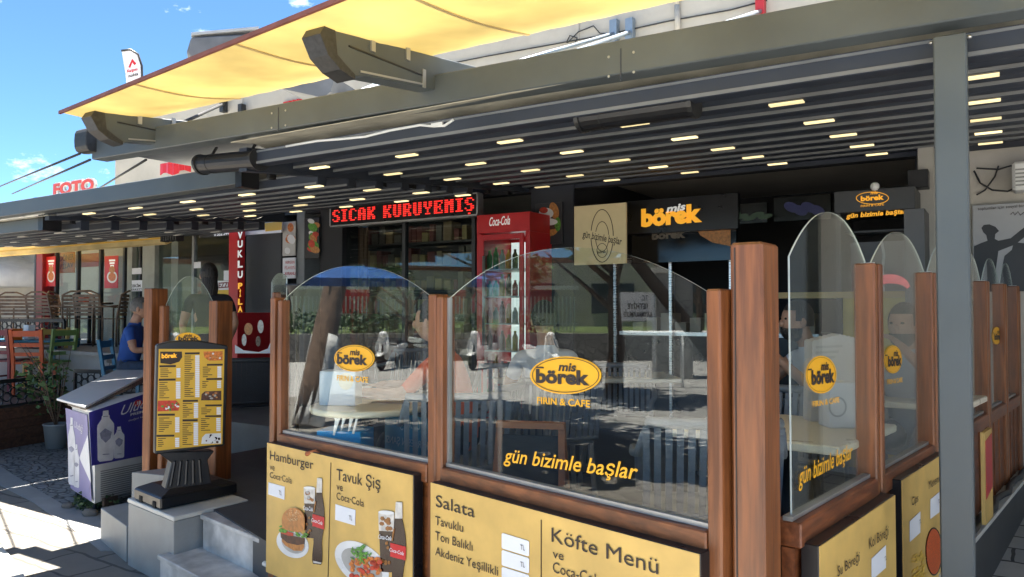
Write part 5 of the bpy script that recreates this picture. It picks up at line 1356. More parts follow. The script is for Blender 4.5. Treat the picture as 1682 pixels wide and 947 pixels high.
q = MB(); q.box(-3.6, -1.6, 8.0, 8.6, FLOOR, 1.42); q.build('counter_body', BOXBLK, ct); q = MB(); q.box(-3.65, -1.55, 7.95, 8.65, 1.421, 1.46); q.build('counter_top', STEEL, ct)
q = MB()
for k in range(12): q.box(-3.55 + k * .165, -3.43 + k * .165, 8.1, 8.4, 1.4605, 1.56 + .05 * (k % 3))
q.build('trays', paint('tray', (.35, .28, .2), .4), ct)
t = thing('steel_hood_bar', 'steel handrail bar across the counter front', 'bar', (-2.6, 7.9, 1.9)); a, b = onY(1010, 428, 7.9), onY(1200, 424, 7.9)
q = MB(); q.tube([a, b], .02, 8); q.build('bar', STEEL, t); q = MB()
for s in (.0, .5, 1): p = a.lerp(b, s); q.box(p.x - .015, p.x + .015, 7.89, 7.92, FLOOR, p.z - .02)
q.build('upright', STEEL, t)
# kiosk
kx0, kx1 = onY(1370, 330, 6.7).x, onY(1503, 330, 6.7).x
z0, z1 = onY(1436, 346, 6.7).z, onY(1436, 310, 6.7).z
ks = thing('bakery_kiosk', 'anthracite bakery kiosk with oval logo on its header', 'kiosk', ((kx0 + kx1) / 2, 6.9, FLOOR))
CH = paint('kiosk_charcoal', (.045, .045, .048), .5)
q = MB(); q.box(kx0, kx1, 6.7, 7.35, z0, z1); q.build('header', CH, ks, bevel=.004)
q = MB(); q.box(kx1 - .08, kx1 + .06, 6.72, 7.35, FLOOR, z0 - .001); q.build('side_panel', paint('kiosk_grey', (.10, .10, .105), .5), ks)
q = MB(); q.box(kx0, kx0 + .04, 6.75, 7.35, FLOOR, z0 - .001); q.build('jamb', CH, ks)
zm = onY(1420, 455, 6.9).z
q = MB(); q.box(kx0 + .041, kx1 - .081, 6.8, 7.3, FLOOR, zm - .17); q.build('counter_front', paint('olive_yellow', (.50, .37, .06), .5, var=.2), ks)
q = MB(); q.box(kx0 - .5, kx1 - .081, 6.74, 7.3, zm - .169, zm - .12); q.build('counter_top', paint('yellow_wood_top', (.42, .28, .08), .4), ks)
zb1 = onY(1440, 398, 7.3).z
q = MB(); q.prism([(kx0 + .041, 7.2, zm - .119), (kx1 - .081, 7.2, zm - .119), (kx1 - .081, 7.2, zb1), (kx0 + .041, 7.2, zb1)], (0, .1, 0)); q.build('brick_back', BRICK, ks)
q = MB()
for k in range(4):
    z = zb1 + .06 + k * .13
    if z < z0 - .05: q.box(kx0 + .041, kx1 - .081, 6.95, 7.3, z, z + .015)
q.build('shelf', CH, ks)
pl = YP(6.7)
q = MB(); ring(q, pl, 1433, 325, 27, 10.5, 1.1, .004, 0, 36); letters_px(q, 'börek', pl, (1414, 330), (1452, 327), 8.5, 0, bold=.04); letters_px(q, 'mis', pl, (1430, 319), (1442, 318), 5, 0, bold=.02, shear=.2); letters_px(q, 'FIRIN & CAFE', pl, (1414, 340), (1452, 337), 3.5, 0); q.build('header_lettering', SIGNO, ks)
q = MB(); letters_px(q, 'gün bizimle başlar', YP(6.74), (1390, 358), (1490, 350), 8, 0, bold=.03, shear=.2); q.build('neon_lettering', SIGNO, ks)
q = MB(); p = onY(1437, 306, 6.68); q.ball(p, .035, 10); q.build('spot_lamp', WHITE, ks)
t, p_, _ = panel('speaker', 'black box speaker on the beige column beside the kiosk', 'speaker', 1494, 1527, 283, 312, YF - .27, BLACK, .16)
# right wall: saluting poster, cables, conduit
t, pl, _ = panel('wall_poster', 'grey poster with black saluting soldier silhouettes right of the tall post', 'poster', 1597, 1720, 334, 478, YF - .06, paint('grey_poster', (.36, .36, .37), .6, var=.05), .03)
q = MB(); bk_ = [(1600, 404), (1611, 399), (1622, 395), (1620, 386), (1615, 381), (1612, 374), (1616, 369), (1625, 368), (1635, 372), (1641, 379), (1635, 384), (1634, 392), (1640, 395), (1660, 391), (1676, 378), (1684, 372), (1700, 370), (1700, 380), (1684, 388), (1668, 401), (1650, 408), (1640, 412), (1636, 440), (1634, 478), (1599, 478)]
flat(q, pl, bk_, .003); flat(q, pl, [(1652, 478), (1646, 440), (1650, 420), (1662, 410), (1664, 402), (1672, 398), (1690, 400), (1710, 410), (1710, 478)], .0045); q.build('silhouette_print', paint('print_black', (.012, .012, .014)), t)
wr(t, pl, [('toplumlar için sosyal bir Z', (1606, 345), (1690, 339), 5, {})], INK); q = MB()
q.tube([pl.px(x, y, .004) for x, y in ((1660, 352), (1664, 348), (1667, 353), (1672, 347), (1676, 353), (1682, 348))], .003, 4); q.build('signature', INK, t)
q = MB(); q.tube([onY(x, y, YF - .03) for x, y in ((1600, 280), (1610, 300), (1630, 312), (1655, 314), (1672, 306), (1690, 310))], .007, 5); q.tube([onY(x, y, YF - .03) for x, y in ((1604, 276), (1640, 278), (1660, 272), (1690, 276))], .007, 5); q.tube([onY(x, y, YF - .03) for x, y in ((1604, 320), (1618, 312), (1634, 290), (1640, 272))], .006, 5)
tag(q.build('wall_cable', NOSE), 'tangle of dark cables on the cream wall above the saluting poster', 'cable')
t = thing('air_conditioner', 'white air conditioner box cut by the right edge of the photo', 'air conditioner', tuple(onY(1690, 300, YF - .1)))
a, b, c, e = rect(1662, 1760, 270, 316, YF - .03); q = MB(); q.box(a, b, YF - .3, YF - .03, c, e); q.build('case', WHITE, t, bevel=.02); q = MB()
for k in range(5): q.box(a + .02, b - .02, YF - .304, YF - .301, c + .03 + k * .03, c + .042 + k * .03)
q.build('louvre', paint('grille_grey', (.3, .3, .29)), t)
# shelves of the nut shop, dimly seen
t = thing('display_shelves', 'dark shelves of packets inside the nut shop window', 'shelves', tuple(onY(680, 420, 8.4)))
a, b = onY(575, 400, 8.3).x, onY(775, 400, 8.3).x
q = MB()
for k in range(6): q.box(a, b, 8.3, 8.7, .95 + k * .33, .975 + k * .33)
q.box(a - .04, a, 8.3, 8.7, .4, 2.9); q.box(b, b + .04, 8.3, 8.7, .4, 2.9); q.build('shelf', paint('dark_shelf', (.07, .06, .055), .6), t)
random.seed(9)
for k in range(6):
    q = MB(); x = a + .03
    while x < b - .1:
        w = random.uniform(.06, .14); q.box(x, x + w, 8.34, 8.55, .9755 + k * .33, .9755 + k * .33 + random.uniform(.12, .26), random.randrange(4)); x += w + random.uniform(.01, .05)
    o = q.build('packets', [paint('packet_' + str(i), c_, .4) for i, c_ in enumerate(((.3, .2, .1), (.12, .1, .08), (.4, .3, .12), (.2, .05, .04)))], t); o['kind'] = 'stuff'
a, b, c, e = rect(570, 602, 375, 455, YF + .3); q = MB()
for k in range(8):
    x = a + (b - a) * k / 8; q.box(x, x + (b - a) / 8.2, YF + .28 + .03 * (k % 2), YF + .31 + .03 * (k % 2), FLOOR, e)
tag(q.build('curtain', paint('brown_curtain', (.16, .08, .04), .8)), 'brown curtain at the left side of the nut shop window', 'curtain')

# ================================================================ TABLES AND CHAIRS
def table(name, label, c, sx, sy, rz, rnd=False, h=.75, tm=TABLE, z=FLOOR, legs=False):
    t = thing(name, label, 'table', (c.x, c.y, z), rz)
    mb = MB(); M = Matrix.Translation((c.x, c.y, z)) @ Matrix.Rotation(rz, 4, 'Z')
    def put(q, nm, m, **k):
        q.v = [M @ v for v in q.v]; return q.build(nm, m, t, **k)
    q = MB()
    if rnd: q.lathe([(sx - .008, h - .035), (sx, h - .025), (sx, h - .008), (sx - .006, h)], 40)
    else: q.box(-sx / 2, sx / 2, -sy / 2, sy / 2, h - .035, h)
    put(q, 'tabletop', tm, bevel=0 if rnd else .006)
    if legs:
        for i in (-1, 1):
            for j in (-1, 1): q = MB(); q.box(i * (sx / 2 - .05) - .03, i * (sx / 2 - .05) + .03, j * (sy / 2 - .05) - .03, j * (sy / 2 - .05) + .03, 0, h - .036); put(q, 'leg', tm)
    else:
        q = MB(); q.lathe([(.035, .03), (.03, .1), (.03, h - .037)], 14); put(q, 'column', BLACK); q = MB(); q.lathe([(.22, 0), (.22, .012), (.05, .03)], 24); put(q, 'foot', BLACK)
    return t
T1 = onZ(604, 664, FLOOR + .75)
table('cafe_table', 'small round cream table behind the left front pane', T1, .31, .31, 0, True)
c = onZ(958, 616, FLOOR + .75); table('cafe_table', 'long cream table across the middle of the large front pane', c, 1.42, .62, YAW + R(2))
T3 = onZ(1290, 700, FLOOR + .75); table('cafe_table', 'cream square table just behind the first side pane', T3, .72, .78, R(-8))
c = onZ(1508, 652, FLOOR + .75); table('cafe_table', 'cream table with the leaning bearded man behind the second side pane', c, .6, .7, R(-8))
def chair_parts(t, m, lm):
    q = MB(); q.box(-.24, .24, -.22, .24, .42, .45); q.build('seat', m, t, bevel=.012)
    q = MB(); N = 13
    pos = []
    for k in range(N):
        s = -1 + 2 * k / (N - 1); x = s * .25; y = -.22 - .05 * (1 - s * s)
        q.bar((x, y, .46), (x * 1.02, y - .07, .82), .042 if m is RATTAND else .026, .016)
        pos.append((x * 1.02, y - .07, .835))
    q.tube(pos, .022, 8); q.tube([(p[0] * .98, p[1] + .07, .47) for p in pos], .016, 6); q.build('backrest', m, t)
    for s in (-1, 1):
        q = MB(); q.tube([(s * .255, -.28, .80), (s * .28, -.2, .70), (s * .29, 0, .665), (s * .28, .2, .65), (s * .255, .24, .60), (s * .25, .24, .45)], .019, 8); q.build('armrest', m, t)
        for y0, y1 in ((.2, .24), (-.2, -.25)): q = MB(); q.tube([(s * .22, y0, .43), (s * .245, y1, .0)], [.02, .015], 8); q.build('leg', lm, t)
def cafe_chair(label, top, rz, dark=False):
    key = 'd' if dark else 'l'
    if key not in PROTO:
        t = thing('cafe_chair', label, 'chair', (0, 0, 0), 0, 'woven plastic cafe chairs'); chair_parts(t, RATTAND if dark else RATTAN, RATTAND if dark else RATTAN); PROTO[key] = t
    else: t = copy_tree(PROTO[key], label=label)
    off = Matrix.Rotation(rz, 3, 'Z') @ Vector((0, -.3, 0))
    t.location = (top.x - off.x, top.y - off.y, FLOOR); t.rotation_euler = (0, 0, rz)
    return t
PROTO = {}
ZC = FLOOR + .85
cafe_chair('grey woven chair with its back to the glass, behind the middle brown posts', onZ(752, 646, ZC), YAW + R(8))
cafe_chair('grey woven chair with its back to the glass, behind the tall corner post', onZ(1172, 688, ZC), YAW + R(-6))
cafe_chair('grey woven chair with its back turned, beyond the square table at the first side pane', onZ(1278, 634, ZC), R(175))
cafe_chair('grey woven chair on the far side of the long table, left of its middle', onZ(842, 598, ZC), YAW + R(180))
cafe_chair('grey woven chair on the far side of the long table, near its right end', onZ(1010, 597, ZC), YAW + R(172))
cafe_chair('grey woven chair far back in the terrace, seen above the round table', onZ(684, 572, ZC), YAW + R(30))
cafe_chair('black woven armchair standing just inside the entrance', onZ(418, 588, ZC), YAW + R(20), True)
# things on the tables
def box_thing(name, label, cat, c, w, d, h, rz, m, z=FLOOR + .751):
    t = thing(name, label, cat, (c.x, c.y, z), rz); q = MB(); M = Matrix.Translation((c.x, c.y, z)) @ Matrix.Rotation(rz, 4, 'Z')
    q.box(-w / 2, w / 2, -d / 2, d / 2, 0, h); q.v = [M @ v for v in q.v]; q.build('box', m, t, bevel=.004)
    n = Matrix.Rotation(rz, 3, 'Z') @ Vector((0, -1, 0))
    return t, Plane(Vector((c.x, c.y, z)) + n * d / 2, n)
NB = paint('pale_blue_card', (.50, .58, .68), .5)
t, pl = box_thing('napkin_box', 'pale blue napkin box with a round cream logo on the round table', 'napkin box', onZ(560, 664, FLOOR + .75), .20, .13, .185, YAW - R(6), NB)
q = MB(); flat(q, pl, ell(568, 626, 12, 14, 24), .002); q.build('round_logo', paint('cream_print', (.62, .58, .45)), t)
t, pl = box_thing('napkin_box', 'white napkin box with a grey ring logo on the square table', 'napkin box', onZ(1375, 700, FLOOR + .75), .12, .12, .20, YAW, WHITEP)
q = MB(); ring(q, pl, 1376, 668, 15, 17, 3, .002); q.build('ring_logo', paint('grey_print', (.4, .42, .44)), t)
pb = onZ(1364, 690, FLOOR + .75); pbm = paint('pale_paper_bag', (.62, .58, .55), .7, var=.08)
t = thing('paper_bag', 'tall pale paper bag with zigzag top on the square table', 'paper bag', (pb.x, pb.y, FLOOR + .751))
q = MB(); M = Matrix.Translation((pb.x, pb.y, FLOOR + .751)) @ Matrix.Rotation(YAW, 4, 'Z'); zig = []
for k in range(21): zig.append((-.10 + .01 * k, -.05, .40 + (.006 if k % 2 else 0) - .05 * abs(k - 13) / 13 * .6))
q.prism([M @ Vector(p) for p in [(-.11, -.05, 0), (.11, -.05, 0)] + zig[::-1]], (M.to_3x3() @ Vector((0, .10, 0)))); q.build('bag', pbm, t)
bp = Plane(M @ Vector((0, -.05, 0)), M.to_3x3() @ Vector((0, -1, 0)))
q = MB()
for k in range(3): flat(q, bp, [(1340, 568 + k * 9), (1384 - 6 * k, 566 + k * 9), (1384 - 6 * k, 570 + k * 9), (1340, 572 + k * 9)], .002)
q.build('print_lines', paint('faint_print', (.5, .47, .44)), t)
for x, y, lb, m_, h in ((600, 655, 'small white cup on the round table right of the napkin box', WHITE, .07), (1455, 648, 'brown tea glass on the table by the bearded man', COL_, .08), (1492, 640, 'dark salt pot on the table by the bearded man', BLACK, .07)):
    p = onZ(x, y, FLOOR + .75); q = MB(); q.lathe([(.026, 0), (.034, h * .5), (.03, h * .7), (.036, h)], 14, 0, (p.x, p.y, FLOOR + .751)); tag(q.build('cup', m_ if not isinstance(m_, int) else PIC[COL_]), lb, 'cup')
# blue display case with the looped white letter, and a panel imitating a freezer's reflection
BLU = paint('sky_blue_print', (.04, .46, .85), .4)
c = onD(568, 700, 4.12); t, pl = box_thing('display_box', 'bright blue display box with a looped white letter under the round table', 'box', Vector((c.x, c.y, 0)), .24, .2, .34, YAW - R(10), BLU, FLOOR + .001 + .30)
q = MB(); q.tube([pl.px(x, y, .006) for x, y in ((553, 690), (546, 680), (549, 674), (554, 680), (550, 702), (548, 714), (556, 690), (561, 677), (565, 679), (561, 706), (568, 682), (573, 676), (577, 680), (573, 708), (580, 684), (585, 677), (588, 680), (580, 712))], .006, 6); q.build('looped_letter', SIGNW, t)
q = MB(); M = Matrix.Translation((c.x, c.y, FLOOR + .0)) @ Matrix.Rotation(YAW - R(10), 4, 'Z'); q.box(-.11, .11, -.09, .09, .001, .30); q.v = [M @ v for v in q.v]; q.build('stand', BLACK, t)
bl, br_ = onD(632, 745, 4.3), onD(712, 745, 3.9)
pl = vplane(bl, br_); t = thing('reflection_panel', 'dark turquoise panel with reversed writing imitating a reflected freezer, right of the round table', 'banner', (bl.x, bl.y, FLOOR))
z_ = pl.px(670, 682).z
q = MB(); q.prism([Vector((bl.x, bl.y, FLOOR + .02)), Vector((br_.x, br_.y, FLOOR + .02)), Vector((br_.x, br_.y, z_)), Vector((bl.x, bl.y, z_))], -pl.n * .02); q.build('cloth', paint('turquoise_reflection', (.02, .19, .30), .6), t)
q = MB(); P0, P1 = pl.px(703, 738, .004), pl.px(634, 726, .004)     # mirrored: baseline runs right to left
letters(q, 'HERKESİN ŞANSI', P0, P1, .04, pl.n, 0, e=0, up=(0, 0, 1)); letters(q, 'Uludağ', pl.px(690, 706, .004), pl.px(655, 700, .004), .06, pl.n, 0, up=(0, 0, 1), shear=.3); q.build('lettering', paint('reflection_white', (.42, .50, .52)), t)
# A-frame chalk board
c0 = onZ(872, 800, FLOOR + .0)
c = onD(872, 800, 3.6); ab = thing('chalk_board', 'small A-frame chalk board with brown wood edges behind the large pane', 'chalk board', (c.x, c.y, FLOOR), YAW + R(-12))
M = Matrix.Translation((c.x, c.y, FLOOR)) @ Matrix.Rotation(YAW + R(-12), 4, 'Z'); ABW = paint('orange_brown_wood', (.30, .11, .04), .5, var=.25, scale=8)
for s in (-1, 1):
    q = MB()
    for x in (-.17, .17): q.bar((x, s * .17, .0), (x * .85, s * .01, .72), .03, .02)
    q.v = [M @ v for v in q.v]; q.build('leg_frame', ABW, ab)
q = MB(); q.prism([(-.15, -.155, .06), (.15, -.155, .06), (.13, -.014, .69), (-.13, -.014, .69)], (0, .008, 0)); q.v = [M @ v for v in q.v]; q.build('slate', paint('slate_black', (.02, .022, .024), .7, var=.3), ab)
q = MB(); q.box(-.16, .16, -.03, .03, .722, .75); q.v = [M @ v for v in q.v]; q.build('top_bar', ABW, ab)
# ornaments: the red menu cooler by the entrance, hanging lamp cone
t, pl, bx = panel('drinks_fridge', 'low red drinks fridge with a white swoosh, deep inside the entrance', 'fridge', 384, 446, 513, 640, 6.5, RED, .5)
q = MB(); flat(q, pl, [(386, 566), (400, 575), (425, 578), (440, 572), (445, 560), (445, 580), (386, 580)], .004, WHT); flat(q, pl, ell(408, 540, 7, 10, 12), .004, BUN); flat(q, pl, ell(428, 536, 5, 11, 12), .004, GLS); flat(q, pl, ell(401, 558, 4, 10, 10), .004, GLS); flat(q, pl, ell(424, 560, 4, 9, 10), .004, COL_); q.build('front_picture', PIC, t)
lp_ = onD(489, 470, 5.2); t = thing('cone_lamp', 'black cone shaped lamp beside the left front post', 'lamp', (lp_.x, lp_.y, FLOOR)); q = MB(); q.lathe([(.03, 1.14), (.035, 1.30), (.07, 1.42), (.085, 1.44), (.07, 1.441)], 20, 0, (lp_.x, lp_.y, FLOOR)); q.build('shade', BLACK, t); q = MB(); q.lathe([(.1, .0), (.1, .015), (.014, .02), (.014, 1.139)], 14, 0, (lp_.x, lp_.y, FLOOR + .001)); q.build('stand', BLACK, t)

t = thing('arched_sign', 'glowing pink red arched sign over the olive counter, seen through the second side pane', 'sign', tuple(onY(1463, 465, 6.5)))
q = MB(); pl = YP(6.5); o_ = [pl.px(*p) for p in ell(1463, 474, 32, 24, 18, 10, 170)]; i_ = [pl.px(*p) for p in ell(1463, 476, 27, 11, 18, 10, 170)]
q.prism(o_ + i_[::-1], (0, .03, 0)); q.build('sign_band', paint('pink_red_light', (.7, .10, .12), .5, var=.6, scale=9, emit=.07, ecol=(1, .14, .16)), t)

# the cooler's own lamp behind its shelves
ck = [o for o in COL.objects if o.name.startswith('drinks_cooler')][0]
a, b, c, e = rect(783, 870, 350, 640, Yc - .62)
q = MB(); q.box(a + .08, b - .08, d1 - .045, d1 - .0315, FLOOR + .3, hd - .06); q.build('light_panel', paint('cooler_light', (.8, .82, .82), .5, emit=.16, ecol=(.9, 1, 1)), ck)

# ================================================================ PEOPLE
def person(label, loc, rz, J, cols, hair=HAIR, beard=False, longhair=False, s=1.0, sleeve=.55, cat='person', bald=False, facedir=0.0):
    """J: joint positions in metres, person facing +Y. One skinned body; cloth colours follow the limbs."""
    t = thing('person', label, cat, loc, rz)
    nodes_ = {}; rad = {}
    def N(k, p, r): nodes_[k] = Vector(p) * s; rad[k] = r * s
    hip, chest = Vector(J['hip']), Vector(J['chest']); neck = Vector(J['neck']); head = Vector(J['head'])
    N('hip', hip, .135); N('belly', hip.lerp(chest, .45), .128); N('chest', chest, .14); N('neck0', chest.lerp(neck, .75), .075); N('neck', neck, .054); N('skull', head - Vector((0, 0, .03)), .07)
    E_ = [('hip', 'belly'), ('belly', 'chest'), ('chest', 'neck0'), ('neck0', 'neck'), ('neck', 'skull')]
    for sd, sx in (('L', -1), ('R', 1)):
        sh, el, wr_ = (Vector(J[k + sd]) for k in ('sh', 'el', 'wr'))
        N('sh' + sd, sh, .062); N('el' + sd, el, .042); N('ml' + sd, sh.lerp(el, .55), .050); N('wr' + sd, wr_, .028)
        d = (wr_ - el).normalized(); N('pm' + sd, wr_ + d * .07, .030)
        E_ += [('chest', 'sh' + sd), ('sh' + sd, 'ml' + sd), ('ml' + sd, 'el' + sd), ('el' + sd, 'wr' + sd), ('wr' + sd, 'pm' + sd)]
        sidev = d.cross(Vector((0, 0, 1)));
        sidev = sidev.normalized() if sidev.length > .1 else Vector((1, 0, 0))
        dn = d.cross(sidev).normalized()
        if dn.z > 0: dn = -dn
        for f in range(4):
            o_ = (f - 1.5) * .02; l_ = (.045, .052, .048, .036)[f]
            a = wr_ + d * .085 + sidev * o_; N(f'f{f}a{sd}', a, .0105); b = a + d * l_ + dn * .008; N(f'f{f}b{sd}', b, .0095); N(f'f{f}c{sd}', b + d * l_ * .6 + dn * .022, .008)
            E_ += [('pm' + sd, f'f{f}a{sd}'), (f'f{f}a{sd}', f'f{f}b{sd}'), (f'f{f}b{sd}', f'f{f}c{sd}')]
        a = wr_ + d * .04 + sidev * sx * -.035 + dn * .008; N('ta' + sd, a, .012); N('tb' + sd, a + d * .04 + sidev * sx * -.015 + dn * .01, .0095); E_ += [('wr' + sd, 'ta' + sd), ('ta' + sd, 'tb' + sd)]
        th, kn, an = hip + Vector((sx * .09, 0, -.02)), Vector(J['kn' + sd]), Vector(J['an' + sd])
        N('th' + sd, th, .098); N('tm' + sd, th.lerp(kn, .5), .085); N('kn' + sd, kn, .062); N('cf' + sd, kn.lerp(an, .35), .060); N('an' + sd, an, .042); N('to' + sd, Vector(J.get('to' + sd, an + Vector((0, .16, -.045)))), .038)
        E_ += [('hip', 'th' + sd), ('th' + sd, 'tm' + sd), ('tm' + sd, 'kn' + sd), ('kn' + sd, 'cf' + sd), ('cf' + sd, 'an' + sd), ('an' + sd, 'to' + sd)]
    keys = list(nodes_); ix = {k: i for i, k in enumerate(keys)}
    bm = bmesh.new(); sk_ = bm.verts.layers.skin.verify()
    vs = [bm.verts.new(nodes_[k]) for k in keys]
    for v, k in zip(vs, keys): v[sk_].radius = (rad[k], rad[k]); v[sk_].use_root = (k == 'hip')
    for a, b in E_: bm.edges.new((vs[ix[a]], vs[ix[b]]))
    me = bpy.data.meshes.new('body'); bm.to_mesh(me); bm.free()
    o = bpy.data.objects.new('body', me); COL.objects.link(o)
    o.modifiers.new('skin', 'SKIN').use_smooth_shade = True
    o.modifiers.new('sub', 'SUBSURF').levels = 2; o.modifiers['sub'].render_levels = 2
    dg = bpy.context.evaluated_depsgraph_get(); dg.update()
    m2 = bpy.data.meshes.new_from_object(o.evaluated_get(dg))
    bpy.data.objects.remove(o)
    # face
    hc = head * s; Rh = Matrix.Rotation(facedir, 4, 'Z'); M = Matrix.Translation(hc) @ Rh
    q = MB(); k_ = s
    hb = MB(); hb.ball((0, 0, .0), (.078 * k_, .098 * k_, .118 * k_), 22)
    for i, v in enumerate(hb.v):
        if v.z < -.02: v.x *= 1 - .28 * (-v.z / .118) ; v.y = v.y * (1 - .12 * (-v.z / .118)) + .008
    hb.ball((0, .098 * k_, -.018 * k_), (.015 * k_, .022 * k_, .026 * k_), 8)
    hb.ball((-.079 * k_, -.005, -.008), (.012 * k_, .022 * k_, .034 * k_), 8); hb.ball((.079 * k_, -.005, -.008), (.012 * k_, .022 * k_, .034 * k_), 8)
    mesh = MB(); mesh.v = [Vector(v.co) for v in m2.vertices]; mesh.f = [list(p.vertices) for p in m2.polygons]
    bones = [('shirt', 'hip', 'belly'), ('shirt', 'belly', 'chest'), ('shirt', 'chest', 'neck0'), ('skin', 'neck', 'skull')]
    for sd in 'LR':
        bones += [('shirt', 'chest', 'sh' + sd), ('skin', 'el' + sd, 'wr' + sd), ('skin', 'wr' + sd, 'pm' + sd), ('pants', 'th' + sd, 'kn' + sd), ('pants', 'kn' + sd, 'an' + sd), ('shoe', 'an' + sd, 'to' + sd)]
        cut = nodes_['sh' + sd].lerp(nodes_['el' + sd], sleeve); nodes_['cut' + sd] = cut
        if sleeve > 0: bones.append(('shirt', 'sh' + sd, 'cut' + sd))
        bones.append(('skin', 'cut' + sd, 'el' + sd))
    sl_ = {'skin': 0, 'shirt': 1, 'pants': 2, 'shoe': 3}
    def seg(p, a, b):
        ab = b - a; u = max(0, min(1, (p - a).dot(ab) / max(ab.length_squared, 1e-9))); return (p - a - ab * u).length
    for f in mesh.f:
        c = sum((mesh.v[i] for i in f), Vector()) / len(f)
        if c.z > (nodes_['neck0'].z + nodes_['neck'].z) / 2 and abs(c.x - neck.x * s) < .12 * s and (c - nodes_['neck']).length < .25 * s: best = 'skin'
        else: best = min(bones, key=lambda b: seg(c, nodes_[b[1]], nodes_[b[2]]) - (.03 if b[0] == 'shirt' and b[1] in ('belly', 'chest', 'hip') else 0))[0]
        mesh.m.append(sl_[best]); mesh.sm.append(True)
    bpy.data.meshes.remove(m2)
    mesh.add(hb.v, hb.f, 0, M); mesh.sm[-len(hb.f):] = [True] * len(hb.f)
    ey = MB()
    for sx in (-1, 1): ey.ball((sx * .031 * k_, .090 * k_, .012 * k_), (.012 * k_, .007 * k_, .008 * k_), 8)
    mesh.add(ey.v, ey.f, 4, M)
    mo = MB(); mo.ball((0, .091 * k_, -.062 * k_), (.024 * k_, .008 * k_, .008 * k_), 8); mesh.add(mo.v, mo.f, 5, M)
    Mw = Matrix.Translation(loc) @ Matrix.Rotation(rz, 4, 'Z')
    mesh.v = [Mw @ v for v in mesh.v]
    body = mesh.build('body', [SKIN, cols[0], cols[1], cols[2], paint('eye_dark', (.02, .015, .012), .2), paint('lips', (.32, .12, .09), .5)], t)
    if not bald:
        h = MB(); h.ball((0, -.012 * k_, .014 * k_), (.088 * k_, .104 * k_, .122 * k_), 22)
        keep = []
        for f in h.f:
            c = sum((h.v[i] for i in f), Vector()) / len(f)
            if not ((c.y > .045 * k_ and c.z < .075 * k_) or c.z < -.05 * k_ or (c.y > -.02 and c.z < -.0)): keep.append(f)
        h.f = keep; h.m = [0] * len(keep); h.sm = [True] * len(keep)
        if longhair: h.ball((0, -.06, -.13), (.085, .06, .2), 12)
        h.v = [Mw @ M @ v for v in h.v]; h.build('hair', hair, body)
    if beard:
        h = MB(); h.ball((0, .022 * k_, -.062 * k_), (.070 * k_, .083 * k_, .074 * k_), 18)
        keep = [f for f in h.f if (lambda c: c.z < -.055 * k_ and c.y > -.01 and not (abs(c.x) < .026 and c.z > -.05 and c.y > .08))(sum((h.v[i] for i in f), Vector()) / len(f))]
        h.f = keep; h.m = [0] * len(keep); h.sm = [True] * len(keep); h.v = [Mw @ M @ v for v in h.v]; h.build('beard', hair, body)
    return t
def sit(lean=0.0, armsL=None, armsR=None, hd=(0, 0, 0)):
    J = dict(hip=(0, 0, .54), chest=(0, .02 + lean * .3, .86), neck=(0, .03 + lean * .42, 1.06), head=(hd[0], .07 + lean * .5 + hd[1], 1.20 + hd[2]))
    for sd, sx in (('L', -1), ('R', 1)):
        J['sh' + sd] = (sx * .175, .02 + lean * .36, .965); J['el' + sd] = (sx * .24, .14 + lean * .4, .72); J['wr' + sd] = (sx * .15, .36 + lean * .4, .78)
        J['kn' + sd] = (sx * .12, .43, .53); J['an' + sd] = (sx * .12, .42, .09); J['to' + sd] = (sx * .13, .58, .04)
    J.update(armsL or {}); J.update(armsR or {})
    return J
def stand():
    J = dict(hip=(0, 0, .93), chest=(0, .01, 1.28), neck=(0, .02, 1.48), head=(0, .05, 1.62))
    for sd, sx in (('L', -1), ('R', 1)):
        J['sh' + sd] = (sx * .18, 0, 1.39); J['el' + sd] = (sx * .25, -.02, 1.12); J['wr' + sd] = (sx * .22, .16, .95)
        J['kn' + sd] = (sx * .10, .02, .5); J['an' + sd] = (sx * .11, -.02, .09); J['to' + sd] = (sx * .13, .14, .04)
    return J
GT, DN, SH = paint('grey_tee', (.30, .32, .35), .9, var=.12, scale=9), paint('denim', (.04, .06, .10), .9, var=.25, scale=20), paint('dark_shoes', (.02, .02, .02), .5)
WT, BT, BK = paint('white_tank', (.66, .66, .67), .9, var=.08), paint('blue_tee', (.02, .075, .30), .9, var=.15), paint('black_clothes', (.015, .015, .018), .9)
OT = paint('orange_tee', (.62, .10, .02), .9)
def at_head(px, py, d, zh, J, rz, s=1.0):             # feet place so that the head lands on the picture point
    p = onD(px, py, d); h = Matrix.Rotation(rz, 3, 'Z') @ (Vector(J['head']) * s)
    return (p.x - h.x, p.y - h.y, p.z - h.z)
def seat_block(label, loc, rz):                       # the chair under a seated guest
    key = 'l'; t = copy_tree(PROTO['l'], label=label); t.location = (loc[0], loc[1], FLOOR); t.rotation_euler = (0, 0, rz); return t
J = sit(.35, dict(elL=(-.26, .30, .80), wrL=(-.14, .46, .98)), dict(elR=(.24, .34, .77), wrR=(.02, .50, .79)), (0, 0, -.0))
rz = YAW + R(98); l = at_head(1308, 506, 5.0, 0, J, rz); l = (l[0], l[1], FLOOR)
person('man in a white tank top sitting in profile behind the first side pane', l, rz, J, (WT, DN, SH), sleeve=0.0, beard=True); seat_block('grey woven chair under the man in the white tank top', l, rz)
J = sit(.30, dict(elL=(-.28, .42, .77), wrL=(-.06, .40, 1.02)), dict(elR=(.27, .40, .77), wrR=(.12, .60, .79)), (0, 0, -.02))
rz = YAW + R(142); l = at_head(1484, 500, 4.55, 0, J, rz); l = (l[0], l[1], FLOOR)
person('bearded man in a grey tee leaning on the table behind the second side pane', l, rz, J, (GT, DN, SH), beard=True, facedir=R(-12)); seat_block('grey woven chair under the bearded man', l, rz)
